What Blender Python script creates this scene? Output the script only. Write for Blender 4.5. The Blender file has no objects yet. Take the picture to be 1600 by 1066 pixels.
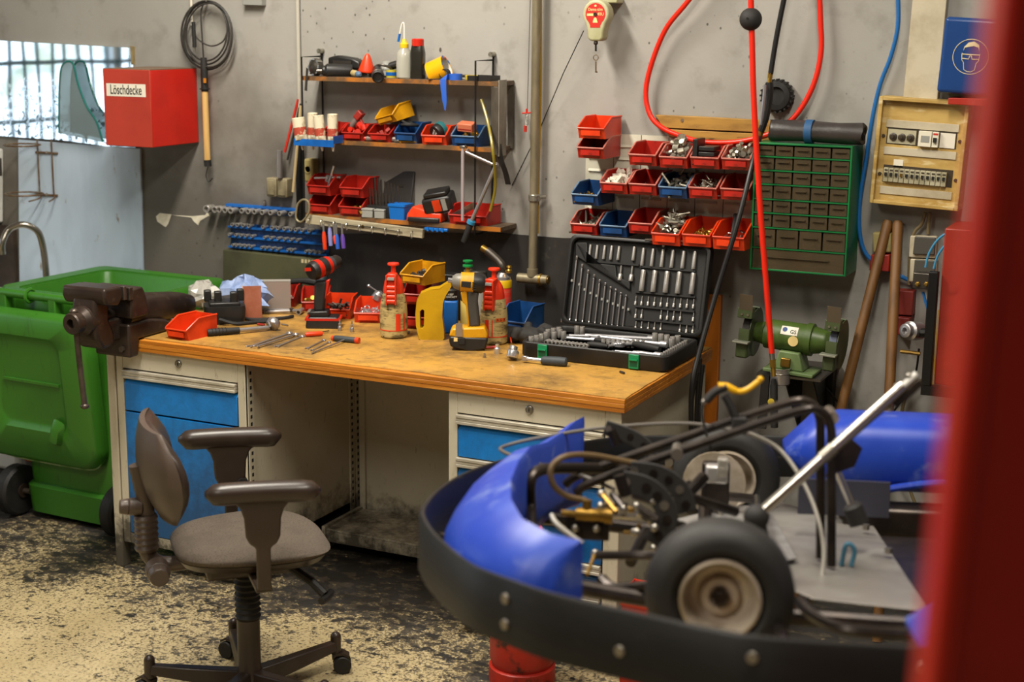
import bpy, math, random
import numpy as np
from mathutils import Vector, Matrix, Euler
random.seed(7)
SC = bpy.context.scene
COL = SC.collection
PI = math.pi
# ------------------------------------------------------------------ camera
CF, CP, CR, CY = 2356.3, .209826, .0094249, -.447928      # focal length (px of 1600), pitch, roll, yaw
CAMPOS = np.array([0., 0., 1.91])
def _cam():
    cy, sy = math.cos(CY), math.sin(CY); A = np.array([[cy, -sy, 0], [0, 0, -1], [sy, cy, 0]])
    cp, sp = math.cos(CP), math.sin(CP); B = np.array([[1, 0, 0], [0, cp, -sp], [0, sp, cp]])
    cr, sr = math.cos(CR), math.sin(CR); Cm = np.array([[cr, -sr, 0], [sr, cr, 0], [0, 0, 1]])
    return Cm @ B @ A
CM = _cam()
def _ray(px, py): return CM.T @ np.array([(px - 800) / CF, (py - 533) / CF, 1.])
def PY(px, py, Y): d = _ray(px, py); return Vector(CAMPOS + d * (Y - CAMPOS[1]) / d[1])   # point of the photo on the plane y = Y
def PZ(px, py, Z): d = _ray(px, py); return Vector(CAMPOS + d * (Z - CAMPOS[2]) / d[2])   # ... on the height z = Z
def PX(px, py, X): d = _ray(px, py); return Vector(CAMPOS + d * (X - CAMPOS[0]) / d[0])
def PL(px, py, o, n):                                                                     # ... on any plane
    d = _ray(px, py); t = (Vector(o) - Vector(CAMPOS)).dot(Vector(n)) / Vector(d).dot(Vector(n)); return Vector(CAMPOS + d * t)
cam = bpy.data.cameras.new('camera'); camo = bpy.data.objects.new('camera', cam); COL.objects.link(camo)
cam.sensor_width = 36; cam.lens = CF / 1600 * 36; cam.clip_start = .05; cam.clip_end = 100
R3 = Matrix([[*CM[0]], [*(-CM[1])], [*(-CM[2])]]).transposed()
camo.matrix_world = Matrix.Translation(Vector(CAMPOS)) @ R3.to_4x4()
cam.dof.use_dof = True; cam.dof.focus_distance = 4.85; cam.dof.aperture_fstop = cam.lens / 1000 / .021 
SC.camera = camo
vs = SC.view_settings
vs.view_transform = 'Standard'; vs.look = 'None'; vs.gamma = 1; vs.use_curve_mapping = False
vs.exposure = 0.0
# ------------------------------------------------------------------ world and lamps
wd = bpy.data.worlds.new('world'); SC.world = wd; wd.use_nodes = True
wd.node_tree.nodes['Background'].inputs[0].default_value = (.55, .6, .7, 1); wd.node_tree.nodes['Background'].inputs[1].default_value = .3
def area(name, loc, sx, sy, power, col, rot=(0, 0, 0)):
    l = bpy.data.lights.new(name, 'AREA'); l.shape = 'RECTANGLE'; l.size = sx; l.size_y = sy; l.energy = power; l.color = col
    o = bpy.data.objects.new(name, l); COL.objects.link(o); o.location = loc; o.rotation_euler = rot; return o
WARM = (1, .93, .81)
area('lamp_bench', (-2.75, 3.25, 3.45), .35, 1.5, 150, WARM)
area('lamp_fill_bay', (-.6, 2.5, 3.7), .35, 1.5, 105, WARM)  # unseen lamp added as fill on the kart side
area('lamp_fill_front', (-2.2, -.2, 3.7), .5, 1.5, 85, WARM)  # unseen lamp added as fill from the front

# ------------------------------------------------------------------ materials
def lin(c):
    if isinstance(c, str): c = [int(c[i:i + 2], 16) / 255 for i in (0, 2, 4)]
    return tuple(x / 12.92 if x <= .04045 else ((x + .055) / 1.055) ** 2.4 for x in c) + (1,)
MATS = {}
def mat(name, c1, rough=.5, metal=0., c2=None, scale=6., lo=.45, hi=.65, bump=0., bscale=None, c3=None, s3=40., l3=.6, h3=.7, coat=0., trans=0., alpha=1., emit=None, es=0., stretch=None, ior=1.45, detail=5.):
    if name in MATS: return MATS[name]
    m = bpy.data.materials.new(name); m.use_nodes = True; nt = m.node_tree; N = nt.nodes; L = nt.links
    b = N['Principled BSDF']; b.inputs['Base Color'].default_value = lin(c1); b.inputs['Roughness'].default_value = rough
    b.inputs['Metallic'].default_value = metal; b.inputs['Coat Weight'].default_value = coat; b.inputs['IOR'].default_value = ior
    b.inputs['Transmission Weight'].default_value = trans; b.inputs['Alpha'].default_value = alpha
    if emit: b.inputs['Emission Color'].default_value = lin(emit); b.inputs['Emission Strength'].default_value = es
    tc = None
    def coord():
        t = N.new('ShaderNodeTexCoord'); mp = N.new('ShaderNodeMapping'); L.new(t.outputs['Object'], mp.inputs[0])
        if stretch: mp.inputs['Scale'].default_value = stretch
        return mp
    def noise(s, a, z, dt=detail):
        n = N.new('ShaderNodeTexNoise'); n.inputs['Scale'].default_value = s; n.inputs['Detail'].default_value = dt; n.inputs['Roughness'].default_value = .6
        L.new(tc.outputs[0], n.inputs['Vector'])
        r = N.new('ShaderNodeMapRange'); r.inputs[1].default_value = a; r.inputs[2].default_value = z; L.new(n.outputs['Fac'], r.inputs[0]); return n, r
    if c2 or bump or c3: tc = coord()
    last = None
    if c2:
        n, r = noise(scale, lo, hi); mx = N.new('ShaderNodeMix'); mx.data_type = 'RGBA'
        mx.inputs[6].default_value = lin(c1); mx.inputs[7].default_value = lin(c2); L.new(r.outputs[0], mx.inputs[0]); last = mx
    if c3:
        n, r = noise(s3, l3, h3); mx = N.new('ShaderNodeMix'); mx.data_type = 'RGBA'
        if last: L.new(last.outputs[2], mx.inputs[6])
        else: mx.inputs[6].default_value = lin(c1)
        mx.inputs[7].default_value = lin(c3); L.new(r.outputs[0], mx.inputs[0]); last = mx
    if last: L.new(last.outputs[2], b.inputs['Base Color'])
    if bump:
        n, r = noise(bscale or scale * 4, .3, .7); bp = N.new('ShaderNodeBump'); bp.inputs['Strength'].default_value = bump; bp.inputs['Distance'].default_value = .01
        L.new(n.outputs['Fac'], bp.inputs['Height']); L.new(bp.outputs[0], b.inputs['Normal'])
    MATS[name] = m; return m
# ------------------------------------------------------------------ mesh builder
class MB:
    def __init__(s): s.v = []; s.f = []
    def add(s, vs_, fs, M=None):
        o = len(s.v)
        s.v += [tuple(M @ Vector(v)) for v in vs_] if M is not None else [tuple(v) for v in vs_]
        s.f += [tuple(o + i for i in f) for f in fs]; return s
    def box(s, x0, x1, y0, y1, z0, z1, M=None):
        return s.add([(x0, y0, z0), (x1, y0, z0), (x1, y1, z0), (x0, y1, z0), (x0, y0, z1), (x1, y0, z1), (x1, y1, z1), (x0, y1, z1)],
                     [(0, 3, 2, 1), (4, 5, 6, 7), (0, 1, 5, 4), (1, 2, 6, 5), (2, 3, 7, 6), (3, 0, 4, 7)], M)
    def cbox(s, c, sx, sy, sz, M=None): return s.box(c[0] - sx / 2, c[0] + sx / 2, c[1] - sy / 2, c[1] + sy / 2, c[2] - sz / 2, c[2] + sz / 2, M)
    def cyl(s, p0, p1, r, r2=None, n=12, M=None):
        r2 = r if r2 is None else r2; p0 = Vector(p0); p1 = Vector(p1); d = (p1 - p0).normalized()
        a = d.orthogonal().normalized(); b = d.cross(a)
        vs_ = []
        for p, rr in ((p0, r), (p1, r2)):
            vs_ += [p + (a * math.cos(2 * PI * i / n) + b * math.sin(2 * PI * i / n)) * rr for i in range(n)]
        fs = [(i, (i + 1) % n, n + (i + 1) % n, n + i) for i in range(n)] + [tuple(range(n))[::-1], tuple(range(n, 2 * n))]
        return s.add(vs_, fs, M)
    def lathe(s, prof, n=16, M=None, caps=True):                      # prof: (r, z) from bottom to top round local z; closes at ends
        vs_ = []; fs = []; m = len(prof)
        for r, z in prof: vs_ += [(max(r, 1e-4) * math.cos(2 * PI * i / n), max(r, 1e-4) * math.sin(2 * PI * i / n), z) for i in range(n)]
        for k in range(m - 1): fs += [(k * n + i, k * n + (i + 1) % n, (k + 1) * n + (i + 1) % n, (k + 1) * n + i) for i in range(n)]
        if caps and prof[0] != prof[-1]: fs += [tuple(range(n))[::-1], tuple((m - 1) * n + i for i in range(n))]
        return s.add(vs_, fs, M)
    def tube(s, pts, r, n=8, closed=False, M=None, flat=None):
        P = [Vector(p) for p in pts]; m = len(P); R = r if isinstance(r, (list, tuple)) else [r] * m
        T = []
        for i in range(m):
            a = P[(i - 1) % m] if closed or i > 0 else P[i]; b = P[(i + 1) % m] if closed or i < m - 1 else P[i]
            T.append((b - a).normalized())
        u = T[0].orthogonal().normalized()
        if flat is not None:
            u = Vector(flat) - T[0] * Vector(flat).dot(T[0]); u.normalize()
        vs_ = []
        for i in range(m):
            u = (u - T[i] * u.dot(T[i])); u = u.normalized() if u.length > 1e-6 else T[i].orthogonal().normalized()
            w = T[i].cross(u)
            vs_ += [P[i] + (u * math.cos(2 * PI * k / n) + w * math.sin(2 * PI * k / n)) * R[i] for k in range(n)]
        fs = []
        for i in range(m if closed else m - 1):
            j = (i + 1) % m
            fs += [(i * n + k, i * n + (k + 1) % n, j * n + (k + 1) % n, j * n + k) for k in range(n)]
        if not closed: fs += [tuple(range(n))[::-1], tuple((m - 1) * n + k for k in range(n))]
        return s.add(vs_, fs, M)
    def ribbon(s, pts, wv, t, M=None):                      # strap: path, width vector (or list), thickness
        P = [Vector(p) for p in pts]; m = len(P); vs_ = []; fs = []
        for i in range(m):
            a = P[max(i - 1, 0)]; b = P[min(i + 1, m - 1)]; T = (b - a).normalized()
            w = Vector(wv[i] if isinstance(wv, list) else wv) / 2; nn = T.cross(w).normalized() * t / 2
            vs_ += [P[i] - w - nn, P[i] + w - nn, P[i] + w + nn, P[i] - w + nn]
        for i in range(m - 1):
            for k in range(4): fs.append((i * 4 + k, i * 4 + (k + 1) % 4, i * 4 + 4 + (k + 1) % 4, i * 4 + 4 + k))
        fs += [(3, 2, 1, 0), tuple((m - 1) * 4 + k for k in range(4))]
        return s.add(vs_, fs, M)
    def prism(s, poly, z0, z1, M=None):                     # poly in local xy, extruded along z
        n = len(poly); vs_ = [(x, y, z0) for x, y in poly] + [(x, y, z1) for x, y in poly]
        fs = [(i, (i + 1) % n, n + (i + 1) % n, n + i) for i in range(n)] + [tuple(range(n))[::-1], tuple(range(n, 2 * n))]
        return s.add(vs_, fs, M)
    def loft(s, rings, M=None, caps=True, closed=False):
        n = len(rings[0]); vs_ = [p for r in rings for p in r]; fs = []; m = len(rings)
        for k in range(m if closed else m - 1):
            j = (k + 1) % m
            fs += [(k * n + i, k * n + (i + 1) % n, j * n + (i + 1) % n, j * n + i) for i in range(n)]
        if caps and not closed: fs += [tuple(range(n))[::-1], tuple((m - 1) * n + i for i in range(n))]
        return s.add(vs_, fs, M)
    def ball(s, c, r, n=12, m=8, sc=(1, 1, 1), M=None):
        prof = [(math.sin(PI * k / m) * r, -math.cos(PI * k / m) * r) for k in range(m + 1)]
        Mt = Matrix.Translation(Vector(c)) @ Matrix.Diagonal((*sc, 1)); return s.lathe(prof, n, M @ Mt if M is not None else Mt)
    def torus(s, c, R, r, axis=(0, 0, 1), n=24, k=8, M=None, a0=0, a1=2 * PI):
        ax = Vector(axis).normalized(); a = ax.orthogonal().normalized(); b = ax.cross(a); c = Vector(c)
        full = abs(a1 - a0 - 2 * PI) < 1e-3
        return s.tube([c + (a * math.cos(a0 + (a1 - a0) * i / n) + b * math.sin(a0 + (a1 - a0) * i / n)) * R for i in range(n if full else n + 1)], r, k, closed=full, M=M)
    def obj(s, name, m, parent=None, w=False, smooth=35, bevel=0, seg=2, sub=0):
        vv = s.v
        if w and parent is not None:
            Mi = parent.matrix_basis.inverted(); vv = [tuple(Mi @ Vector(v)) for v in s.v]
        me = bpy.data.meshes.new(name); me.from_pydata(vv, [], s.f); me.update()
        o = bpy.data.objects.new(name, me); COL.objects.link(o); o.parent = parent
        if m is not None: me.materials.append(m if not isinstance(m, str) else MATS[m])
        if smooth: me.shade_smooth(); me.set_sharp_from_angle(angle=math.radians(smooth))
        if bevel:
            md = o.modifiers.new('bevel', 'BEVEL'); md.width = bevel; md.segments = seg; md.limit_method = 'ANGLE'; md.harden_normals = False
        if sub:
            md = o.modifiers.new('sub', 'SUBSURF'); md.levels = sub; md.render_levels = sub
        return o
def spl(pts, n=8, closed=False):                            # Catmull-Rom
    P = [Vector(p) for p in pts]; m = len(P); out = []
    g = (lambda i: P[i % m]) if closed else (lambda i: P[min(max(i, 0), m - 1)])
    for i in range(m if closed else m - 1):
        a, b, c, d = g(i - 1), g(i), g(i + 1), g(i + 2)
        for k in range(n):
            t = k / n; out.append(.5 * ((2 * b) + (c - a) * t + (2 * a - 5 * b + 4 * c - d) * t * t + (3 * b - a - 3 * c + d) * t ** 3))
    if not closed: out.append(P[-1])
    return out
def tag(o, label=None, cat=None, group=None, kind=None):
    if label: o['label'] = label
    if cat: o['category'] = cat
    if group: o['group'] = group
    if kind: o['kind'] = kind
    return o
def thing(name, label, cat, loc=(0, 0, 0), rz=0., group=None, rot=None):
    o = bpy.data.objects.new(name, None); COL.objects.link(o); o.empty_display_size = .05
    o.location = loc; o.rotation_euler = rot if rot else (0, 0, rz)
    o.matrix_basis = Matrix.LocRotScale(Vector(loc), Euler(rot if rot else (0, 0, rz)), None)
    return tag(o, label, cat, group)
def solo(mb, name, m, label, cat, group=None, kind=None, **kw):   # one-mesh thing, origin moved to its base
    a = np.array(mb.v); c = ((a[:, 0].min() + a[:, 0].max()) / 2, (a[:, 1].min() + a[:, 1].max()) / 2, a[:, 2].min())
    mb.v = [(x - c[0], y - c[1], z - c[2]) for x, y, z in mb.v]
    o = mb.obj(name, m, **kw); o.location = c; o.matrix_basis = Matrix.Translation(c); return tag(o, label, cat, group, kind)
def struct(mb, name, m, **kw): return tag(mb.obj(name, m, **kw), kind='structure')
def dup(root, loc=None, rz=None, label=None, group=None, rot=None):
    r = root.copy(); COL.objects.link(r)
    if loc is not None: r.location = loc
    if rz is not None: r.rotation_euler = (0, 0, rz)
    if rot is not None: r.rotation_euler = rot
    if label: r['label'] = label
    if group: r['group'] = group
    for ch in list(root.children):
        c = ch.copy(); COL.objects.link(c); c.parent = r
        for g in ch.children: d = g.copy(); COL.objects.link(d); d.parent = c
    return r
def T_(x, y, z): return Matrix.Translation((x, y, z))
def R_(a, ax): return Matrix.Rotation(a, 4, ax)
def frame(o, x, z):                                          # matrix with origin o, local x along x, local z near z
    x = Vector(x).normalized(); z = Vector(z); y = z.cross(x).normalized(); z = x.cross(y)
    return Matrix(((x.x, y.x, z.x, o[0]), (x.y, y.y, z.y, o[1]), (x.z, y.z, z.z, o[2]), (0, 0, 0, 1)))
def rrect(w, h, r, n=4, cx=0, cy=0):
    out = []
    for qx, qy, a0 in ((1, 1, 0), (-1, 1, PI / 2), (-1, -1, PI), (1, -1, 1.5 * PI)):
        for k in range(n + 1):
            a = a0 + PI / 2 * k / n; out.append((cx + qx * (w / 2 - r) + r * math.cos(a), cy + qy * (h / 2 - r) + r * math.sin(a)))
    return out
def text(body, size, m, parent, M, name='lettering', ext=.0004, align='CENTER', sx=1., bold=.004):
    cu = bpy.data.curves.new(name, 'FONT'); cu.body = body; cu.size = size; cu.extrude = ext; cu.offset = size * bold; cu.align_x = align; cu.align_y = 'CENTER'
    to = bpy.data.objects.new(name, cu); me = to.to_mesh(); me2 = me.copy(); to.to_mesh_clear(); bpy.data.objects.remove(to); bpy.data.curves.remove(cu)
    me2.transform(M @ Matrix.Diagonal((sx, 1, 1, 1))); me2.name = name
    o = bpy.data.objects.new(name, me2); COL.objects.link(o); o.parent = parent; me2.materials.clear(); me2.materials.append(m); return o
ORD = ['first', 'second', 'third', 'fourth', 'fifth', 'sixth', 'seventh', 'eighth', 'ninth', 'tenth', 'eleventh', 'twelfth', 'thirteenth', 'fourteenth', 'fifteenth', 'sixteenth', 'seventeenth', 'eighteenth', 'nineteenth', 'twentieth']
# ================================================================== the room
WY = 4.90                                                     # back wall plane
def W(px, py, d=0.): return PY(px, py, WY - d)                # point standing d in front of the back wall
def UP(px, py, d): q = W(px, py, d); return Vector((q.x, q.y, ZC_ - .01))       # the same run carried on to the ceiling
ZC_ = 4.1
def nodemat(name, rough, build):
    m = bpy.data.materials.new(name); m.use_nodes = True; nt = m.node_tree; b = nt.nodes['Principled BSDF']; b.inputs['Roughness'].default_value = rough
    tc = nt.nodes.new('ShaderNodeTexCoord')
    def n(t, **k):
        q = nt.nodes.new('ShaderNode' + t)
        for a, v in k.items(): setattr(q, a, v)
        return q
    def mapped(sc):
        q = n('Mapping'); q.inputs['Scale'].default_value = sc; nt.links.new(tc.outputs['Object'], q.inputs[0]); return q.outputs[0]
    def noise(vec, s, d=6, r=.6):
        q = n('TexNoise'); q.inputs['Scale'].default_value = s; q.inputs['Detail'].default_value = d; q.inputs['Roughness'].default_value = r; nt.links.new(vec, q.inputs['Vector']); return q.outputs['Fac']
    def rng(x, a, z, lo=0., hi=1.):
        q = n('MapRange'); q.inputs[1].default_value = a; q.inputs[2].default_value = z; q.inputs[3].default_value = lo; q.inputs[4].default_value = hi; nt.links.new(x, q.inputs[0]); return q.outputs[0]
    def mix(fac, a, c):
        q = n('Mix', data_type='RGBA')
        nt.links.new(fac, q.inputs[0])
        for x, i in ((a, 6), (c, 7)):
            if isinstance(x, (str, tuple)): q.inputs[i].default_value = lin(x)
            else: nt.links.new(x, q.inputs[i])
        return q.outputs[2]
    def mul(a, c, op='MULTIPLY'):
        q = n('Math', operation=op)
        for x, i in ((a, 0), (c, 1)):
            if isinstance(x, (int, float)): q.inputs[i].default_value = x
            else: nt.links.new(x, q.inputs[i])
        return q.outputs[0]
    def voro(vec, s, feat='F1'):
        q = n('TexVoronoi', feature=feat); q.inputs['Scale'].default_value = s; nt.links.new(vec, q.inputs['Vector']); return q.outputs['Distance']
    def sep(vec):
        q = n('SeparateXYZ'); nt.links.new(vec, q.inputs[0]); return q.outputs
    def bump(h, st, d=.01):
        q = n('Bump'); q.inputs['Strength'].default_value = st; q.inputs['Distance'].default_value = d; nt.links.new(h, q.inputs['Height']); nt.links.new(q.outputs[0], b.inputs['Normal'])
    build(locals(), b, nt); MATS[name] = m; return m
def _wall(e, b, nt):
    v = e['mapped']((1, 1, 1)); g = e['globals'] if 'globals' in e else None
    base = e['mix'](e['rng'](e['noise'](v, 1.1, 5), .35, .65), '9a9791', '8d8a83')
    base = e['mix'](e['rng'](e['noise'](v, 9, 7), .55, .85), base, '76726a')
    # grime, plus light falloff painted in, on the lower part of the old concrete
    xyz = e['sep'](v)
    low = e['mul'](e['rng'](e['mul'](xyz[2], e['mul'](e['noise'](v, 2.2, 6), .9), 'SUBTRACT'), 1.3, .8), e['rng'](e['mul'](xyz[0], e['mul'](e['noise'](v, 3.1, 6), .8), 'ADD'), -2.2, -3.0, .25, 1.))
    base = e['mix'](e['mul'](low, .8), base, '453e34')
    sp = e['rng'](e['voro'](e['mapped']((1, 1, .8)), 26), .12, .07); spn = e['rng'](e['noise'](v, 2.3, 3), .5, .62)
    base = e['mix'](e['mul'](e['mul'](sp, spn), .8), base, '2c2822')
    sp2 = e['rng'](e['voro'](e['mapped']((1, 1, .6)), 7), .045, .03)
    base = e['mix'](e['mul'](sp2, .85), base, '26221d')
    nt.links.new(base, b.inputs['Base Color'])
    e['bump'](e['noise'](v, 30, 8), .25, .004)
nodemat('wall_concrete', .72, _wall)
def _floor(e, b, nt):
    v = e['mapped']((1, 1, 1))
    base = e['mix'](e['rng'](e['noise'](v, 1.3, 4), .35, .65), 'b6a680', '9f8e66')
    base = e['mix'](e['mul'](e['rng'](e['noise'](v, 70, 6, .7), .45, .7), .55), base, '83704a')
    # oily grime worn in along the bench and round the bin, breaking up into specks
    xyz = e['sep'](v)
    d = e['mul'](e['mul'](e['noise'](v, 2.3, 5, .6), 1.25), e['mul'](xyz[1], .6), 'ADD')
    gr = e['rng'](d, 2.62, 3.3)
    fine = e['noise'](v, 34, 8, .72); mid = e['noise'](e['mapped']((1, 1.5, 1)), 13, 8, .7); tiny = e['noise'](v, 95, 5, .7)
    s1 = e['rng'](e['mul'](mid, e['mul'](gr, .2), 'ADD'), .63, .66)
    s2 = e['rng'](e['mul'](fine, e['mul'](gr, .2), 'ADD'), .582, .62)
    s3 = e['rng'](e['mul'](tiny, e['mul'](gr, .2), 'ADD'), .56, .61)
    base = e['mix'](e['mul'](s3, .8), base, '45392a'); base = e['mix'](e['mul'](s2, .9), base, '2f2a24'); base = e['mix'](s1, base, '221f1b')
    nt.links.new(base, b.inputs['Base Color'])
    nt.links.new(e['rng'](e['noise'](v, 7, 6), .3, .7, .4, .75), b.inputs['Roughness'])
    e['bump'](fine, .2, .004)
nodemat('floor_epoxy', .55, _floor)
mat('ceiling_paint', 'a8a49a', .8, c2='98948a')
mat('side_wall_paint', 'a39e92', .8, c2='8d887c')
XL, XR, YB, ZC = -6.6, 3.2, -3.2, 4.1
struct(MB().box(XL - .1, XR + .1, YB - .1, WY + .1, -.1, 0), 'floor', MATS['floor_epoxy'])
struct(MB().box(XL - .1, XR + .1, WY, WY + .1, 0, ZC), 'wall_back', MATS['wall_concrete'])
struct(MB().box(XR, XR + .1, YB, WY, 0, ZC), 'wall_right', MATS['side_wall_paint'])
struct(MB().box(XL - .1, XR + .1, YB - .1, YB, 0, ZC), 'wall_front', MATS['side_wall_paint'])
struct(MB().box(XL - .1, XR + .1, YB - .1, WY + .1, ZC, ZC + .1), 'ceiling', MATS['ceiling_paint'])
# left wall with the barred window that the mirror shows
wy0, wy1, wz0, wz1 = 1.55, 3.75, .95, 2.5
mb = MB(); mb.box(XL - .1, XL, YB, wy0, 0, ZC); mb.box(XL - .1, XL, wy1, WY, 0, ZC); mb.box(XL - .1, XL, wy0, wy1, 0, wz0); mb.box(XL - .1, XL, wy0, wy1, wz1, ZC)
struct(mb, 'wall_left', MATS['side_wall_paint'])
def _sky(e, b, nt):                                           # daylight, with the pale yard seen outside
    b.inputs['Emission Strength'].default_value = 2.5
    nt.links.new(e['mix'](e['rng'](e['noise'](e['mapped']((1, 1, 1.6)), 2.6, 5, .6), .48, .68), (.84, .91, 1), (.52, .60, .58)), b.inputs['Emission Color'])
nodemat('sky_glow', .5, _sky)
mat('bar_paint', '35505a', .5); mat('window_frame_paint', 'c8ccd0', .5)
wf = MB()
for a in (wy0, wy1 - .06, wy0 + .42): wf.box(XL - .06, XL + .0, a, a + .06, wz0, wz1)
wf.box(XL - .06, XL, wy0, wy1, wz0, wz0 + .05); wf.box(XL - .06, XL, wy0, wy1, wz1 - .05, wz1)
win = struct(wf, 'window_1', MATS['window_frame_paint'])
MB().box(XL - .1, XL - .09, wy0, wy1, wz0, wz1).obj('pane', MATS['sky_glow'], win)
for i in range(18):
    y = wy0 + .09 + i * .12; MB().cyl((XL + .03, y, wz0 - .02), (XL + .03, y, wz1 + .02), .011, n=8).obj('bar', MATS['bar_paint'], win)
for z in (wz0 + .1, 1.28, 1.62, 2.1): MB().box(XL + .015, XL + .04, wy0 - .05, wy1 + .05, z, z + .025).obj('cross_bar', MATS['bar_paint'], win)
# ceiling luminaires over the lamps; two of them house added fill lamps
mat('lamp_housing', 'd8d8d4', .4)
for nm, (x, y, z), L_ in (('bench', (-2.75, 3.25, 3.45), 'white ceiling light hung over the workbench'), ('bay_fill', (-.6, 2.5, 3.7), 'white ceiling light added as fill over the kart'), ('front_fill', (-2.2, -.2, 3.7), 'white ceiling light added as fill from the front')):
    t = thing('ceiling_light', L_, 'lamp', (x, y, z + .02)); MB().box(-.22, .22, -.8, .8, 0, .07).obj('housing', MATS['lamp_housing'], t, bevel=.01)
    for sy in (-.6, .6): MB().cyl((0, sy, .07), (0, sy, ZC - z - .02), .006).obj('hanger', MATS['lamp_housing'], t)
# mirror, boards on the wall ---------------------------------------------------
def _mir(e, b, nt):
    v = e['mapped']((1, 1, 1)); b.inputs['Metallic'].default_value = 1.
    fl = e['rng'](e['noise'](v, 38, 8, .7), .53, .6); xyz = e['sep'](v)
    reg = e['rng'](e['mul'](e['noise'](v, 4, 4), e['mul'](xyz[2], 1.6), 'SUBTRACT'), .1, .32); fac = e['mul'](fl, reg)
    nt.links.new(e['mix'](fac, 'eaf2f2', '6f8890'), b.inputs['Base Color'])
    nt.links.new(e['rng'](fac, 0., 1., .03, .5), b.inputs['Roughness'])
    e['bump'](e['noise'](e['mapped']((1.2, 1, .5)), 3.2, 1, .4), .02, .05)
nodemat('mirror_silver', .03, _mir)
a, b_, c, d = W(-40, 63), W(209, 75), W(166, 228), W(-40, 212)
def slab(poly_px, d0, d1):                                    # sheet on the back wall traced at its real place, d0..d1 off the wall
    P = [W(*q, d0) for q in poly_px]; mbs = MB(); n = len(P)
    mbs.add([(p.x, WY - d0, p.z) for p in P] + [(p.x, WY - d1, p.z) for p in P], [tuple(range(n)), tuple(range(n, 2 * n))[::-1]] + [(i, n + i, n + (i + 1) % n, (i + 1) % n) for i in range(n)]); return mbs
solo(slab([(-60, 60), (209, 75), (214, 231), (166, 228), (100, 219), (-60, 208)], .004, .012), 'wall_mirror', MATS['mirror_silver'], 'old frameless mirror with flaking silver reflecting a barred window', 'mirror', smooth=0)
mat('mirror_edge', '8a7a52', .5, c2='5d5138', scale=30)
solo(slab([(207, 72), (211, 73), (211, 101), (209, 101)], .0005, .016), 'mirror_trim', MATS['mirror_edge'], 'thin brass strip along the right edge of mirror', 'trim')
mat('clear_plastic', '9aa8aa', .18, trans=.6, ior=1.1); mat('plastic_rim', '2f7f78', .15, trans=.4)
# rounded clear plastic shield standing in front of the mirror
mb = MB(); pts = [W(x, y, .05) for x, y in ((92, 208), (92, 150), (94, 115), (98, 101), (106, 96), (114, 101), (121, 130), (134, 165), (150, 190), (160, 222))]
P2 = spl(pts, 4); n = len(P2)
mb.add([(p.x, WY - .045, p.z) for p in P2] + [(p.x, WY - .05, p.z) for p in P2], [tuple(range(n)), tuple(range(n, 2 * n))[::-1]] + [(i, n + i, n + (i + 1) % n, (i + 1) % n) for i in range(n)])
t = thing('plastic_shield', 'rounded clear plastic shield standing in front of the mirror', 'shield', (W(120, 210).x, WY - .05, W(120, 210).z))
mb.obj('sheet', MATS['clear_plastic'], t, w=True); MB().tube([(p.x, WY - .0475, p.z) for p in P2], .0045).obj('rim', MATS['plastic_rim'], t, w=True)
mat('board_white_daylit', 'b0c0d0', .36, c2='9dabba', scale=3, c3='7b6a4a', s3=26, l3=.66, h3=.74, stretch=(1, 1, .35))  # white paint tinted blue to carry the window's daylight
solo(slab([(31, 218), (222, 232), (227, 470), (33, 470)], .0, .012), 'splash_board', MATS['board_white_daylit'], 'large white board tinted with blue window light below the mirror, beside bare concrete', 'board', bevel=.003)
mat('dark_iron', '24211e', .5, c2='3c332a', scale=12); mat('white_enamel', 'd0d0ca', .4)
t = thing('towel_dispenser', 'white dispenser with black front strip cut off at the left edge', 'dispenser', tuple(W(-30, 350)))
slab([(-60, 228), (6, 232), (6, 348), (-60, 344)], .0, .12).obj('housing', MATS['white_enamel'], t, w=True, bevel=.008)
slab([(-60, 245), (3, 247), (4, 275), (-60, 272)], .12, .13).obj('front_strip', MATS['dark_iron'], t, w=True, bevel=.003)
solo(slab([(-60, 350), (26, 352), (32, 470), (-60, 470)], .0, .03), 'dark_board', mat('dark_board', '3a2f25', .6, c2='191512', scale=5), 'dark grimy board behind the chrome tap', 'board')
# plaster chips showing white
mat('bare_plaster', 'd8d0bd', .9, c2='c3b99f', scale=20)
for lab, poly in (('left larger patch of bare white plaster showing through chipped grey paint', [(244, 338), (250, 333), (268, 335), (266, 341), (263, 350), (259, 355), (253, 351), (246, 346)]), ('right smaller patch of bare white plaster showing through chipped grey paint', [(268, 336), (300, 338), (321, 336), (324, 331), (327, 337), (313, 345), (310, 352), (303, 346), (299, 340)])):
    solo(slab(poly, 0, .0015), 'plaster_patch', MATS['bare_plaster'], lab, 'plaster', smooth=0)
# dark splash panels behind the bench
mat('splash_black', '2f2d2b', .5, c2='222120', scale=4, c3='48443c', s3=14, l3=.6, h3=.7); mat('splash_olive', '4a4a32', .55, c2='3b3a28', scale=5)
solo(slab([(505, 366), (780, 364), (880, 372), (905, 372), (1100, 385), (1112, 560), (505, 560)], .001, .008), 'splash_backboard', MATS['splash_black'], 'long matt black splashback board on wall behind the bench', 'panel')
t = thing('olive_panel', 'olive green metal panel under the blue socket rails', 'panel', tuple(W(430, 520)))
slab([(358, 388), (512, 404), (512, 560), (358, 560)], .008, .05).obj('sheet', MATS['splash_olive'], t, w=True, bevel=.003)
mat('pale_label', 'b9ad86', .6)
for i in range(7): slab([(471 + i * 5.2, 405 + i * .4), (474.5 + i * 5.2, 405.3 + i * .4), (474.5 + i * 5.2, 411 + i * .4), (471 + i * 5.2, 410.7 + i * .4)], .05, .051).obj('vent_slot', MATS['pale_label'], t, w=True, smooth=0)
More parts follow.
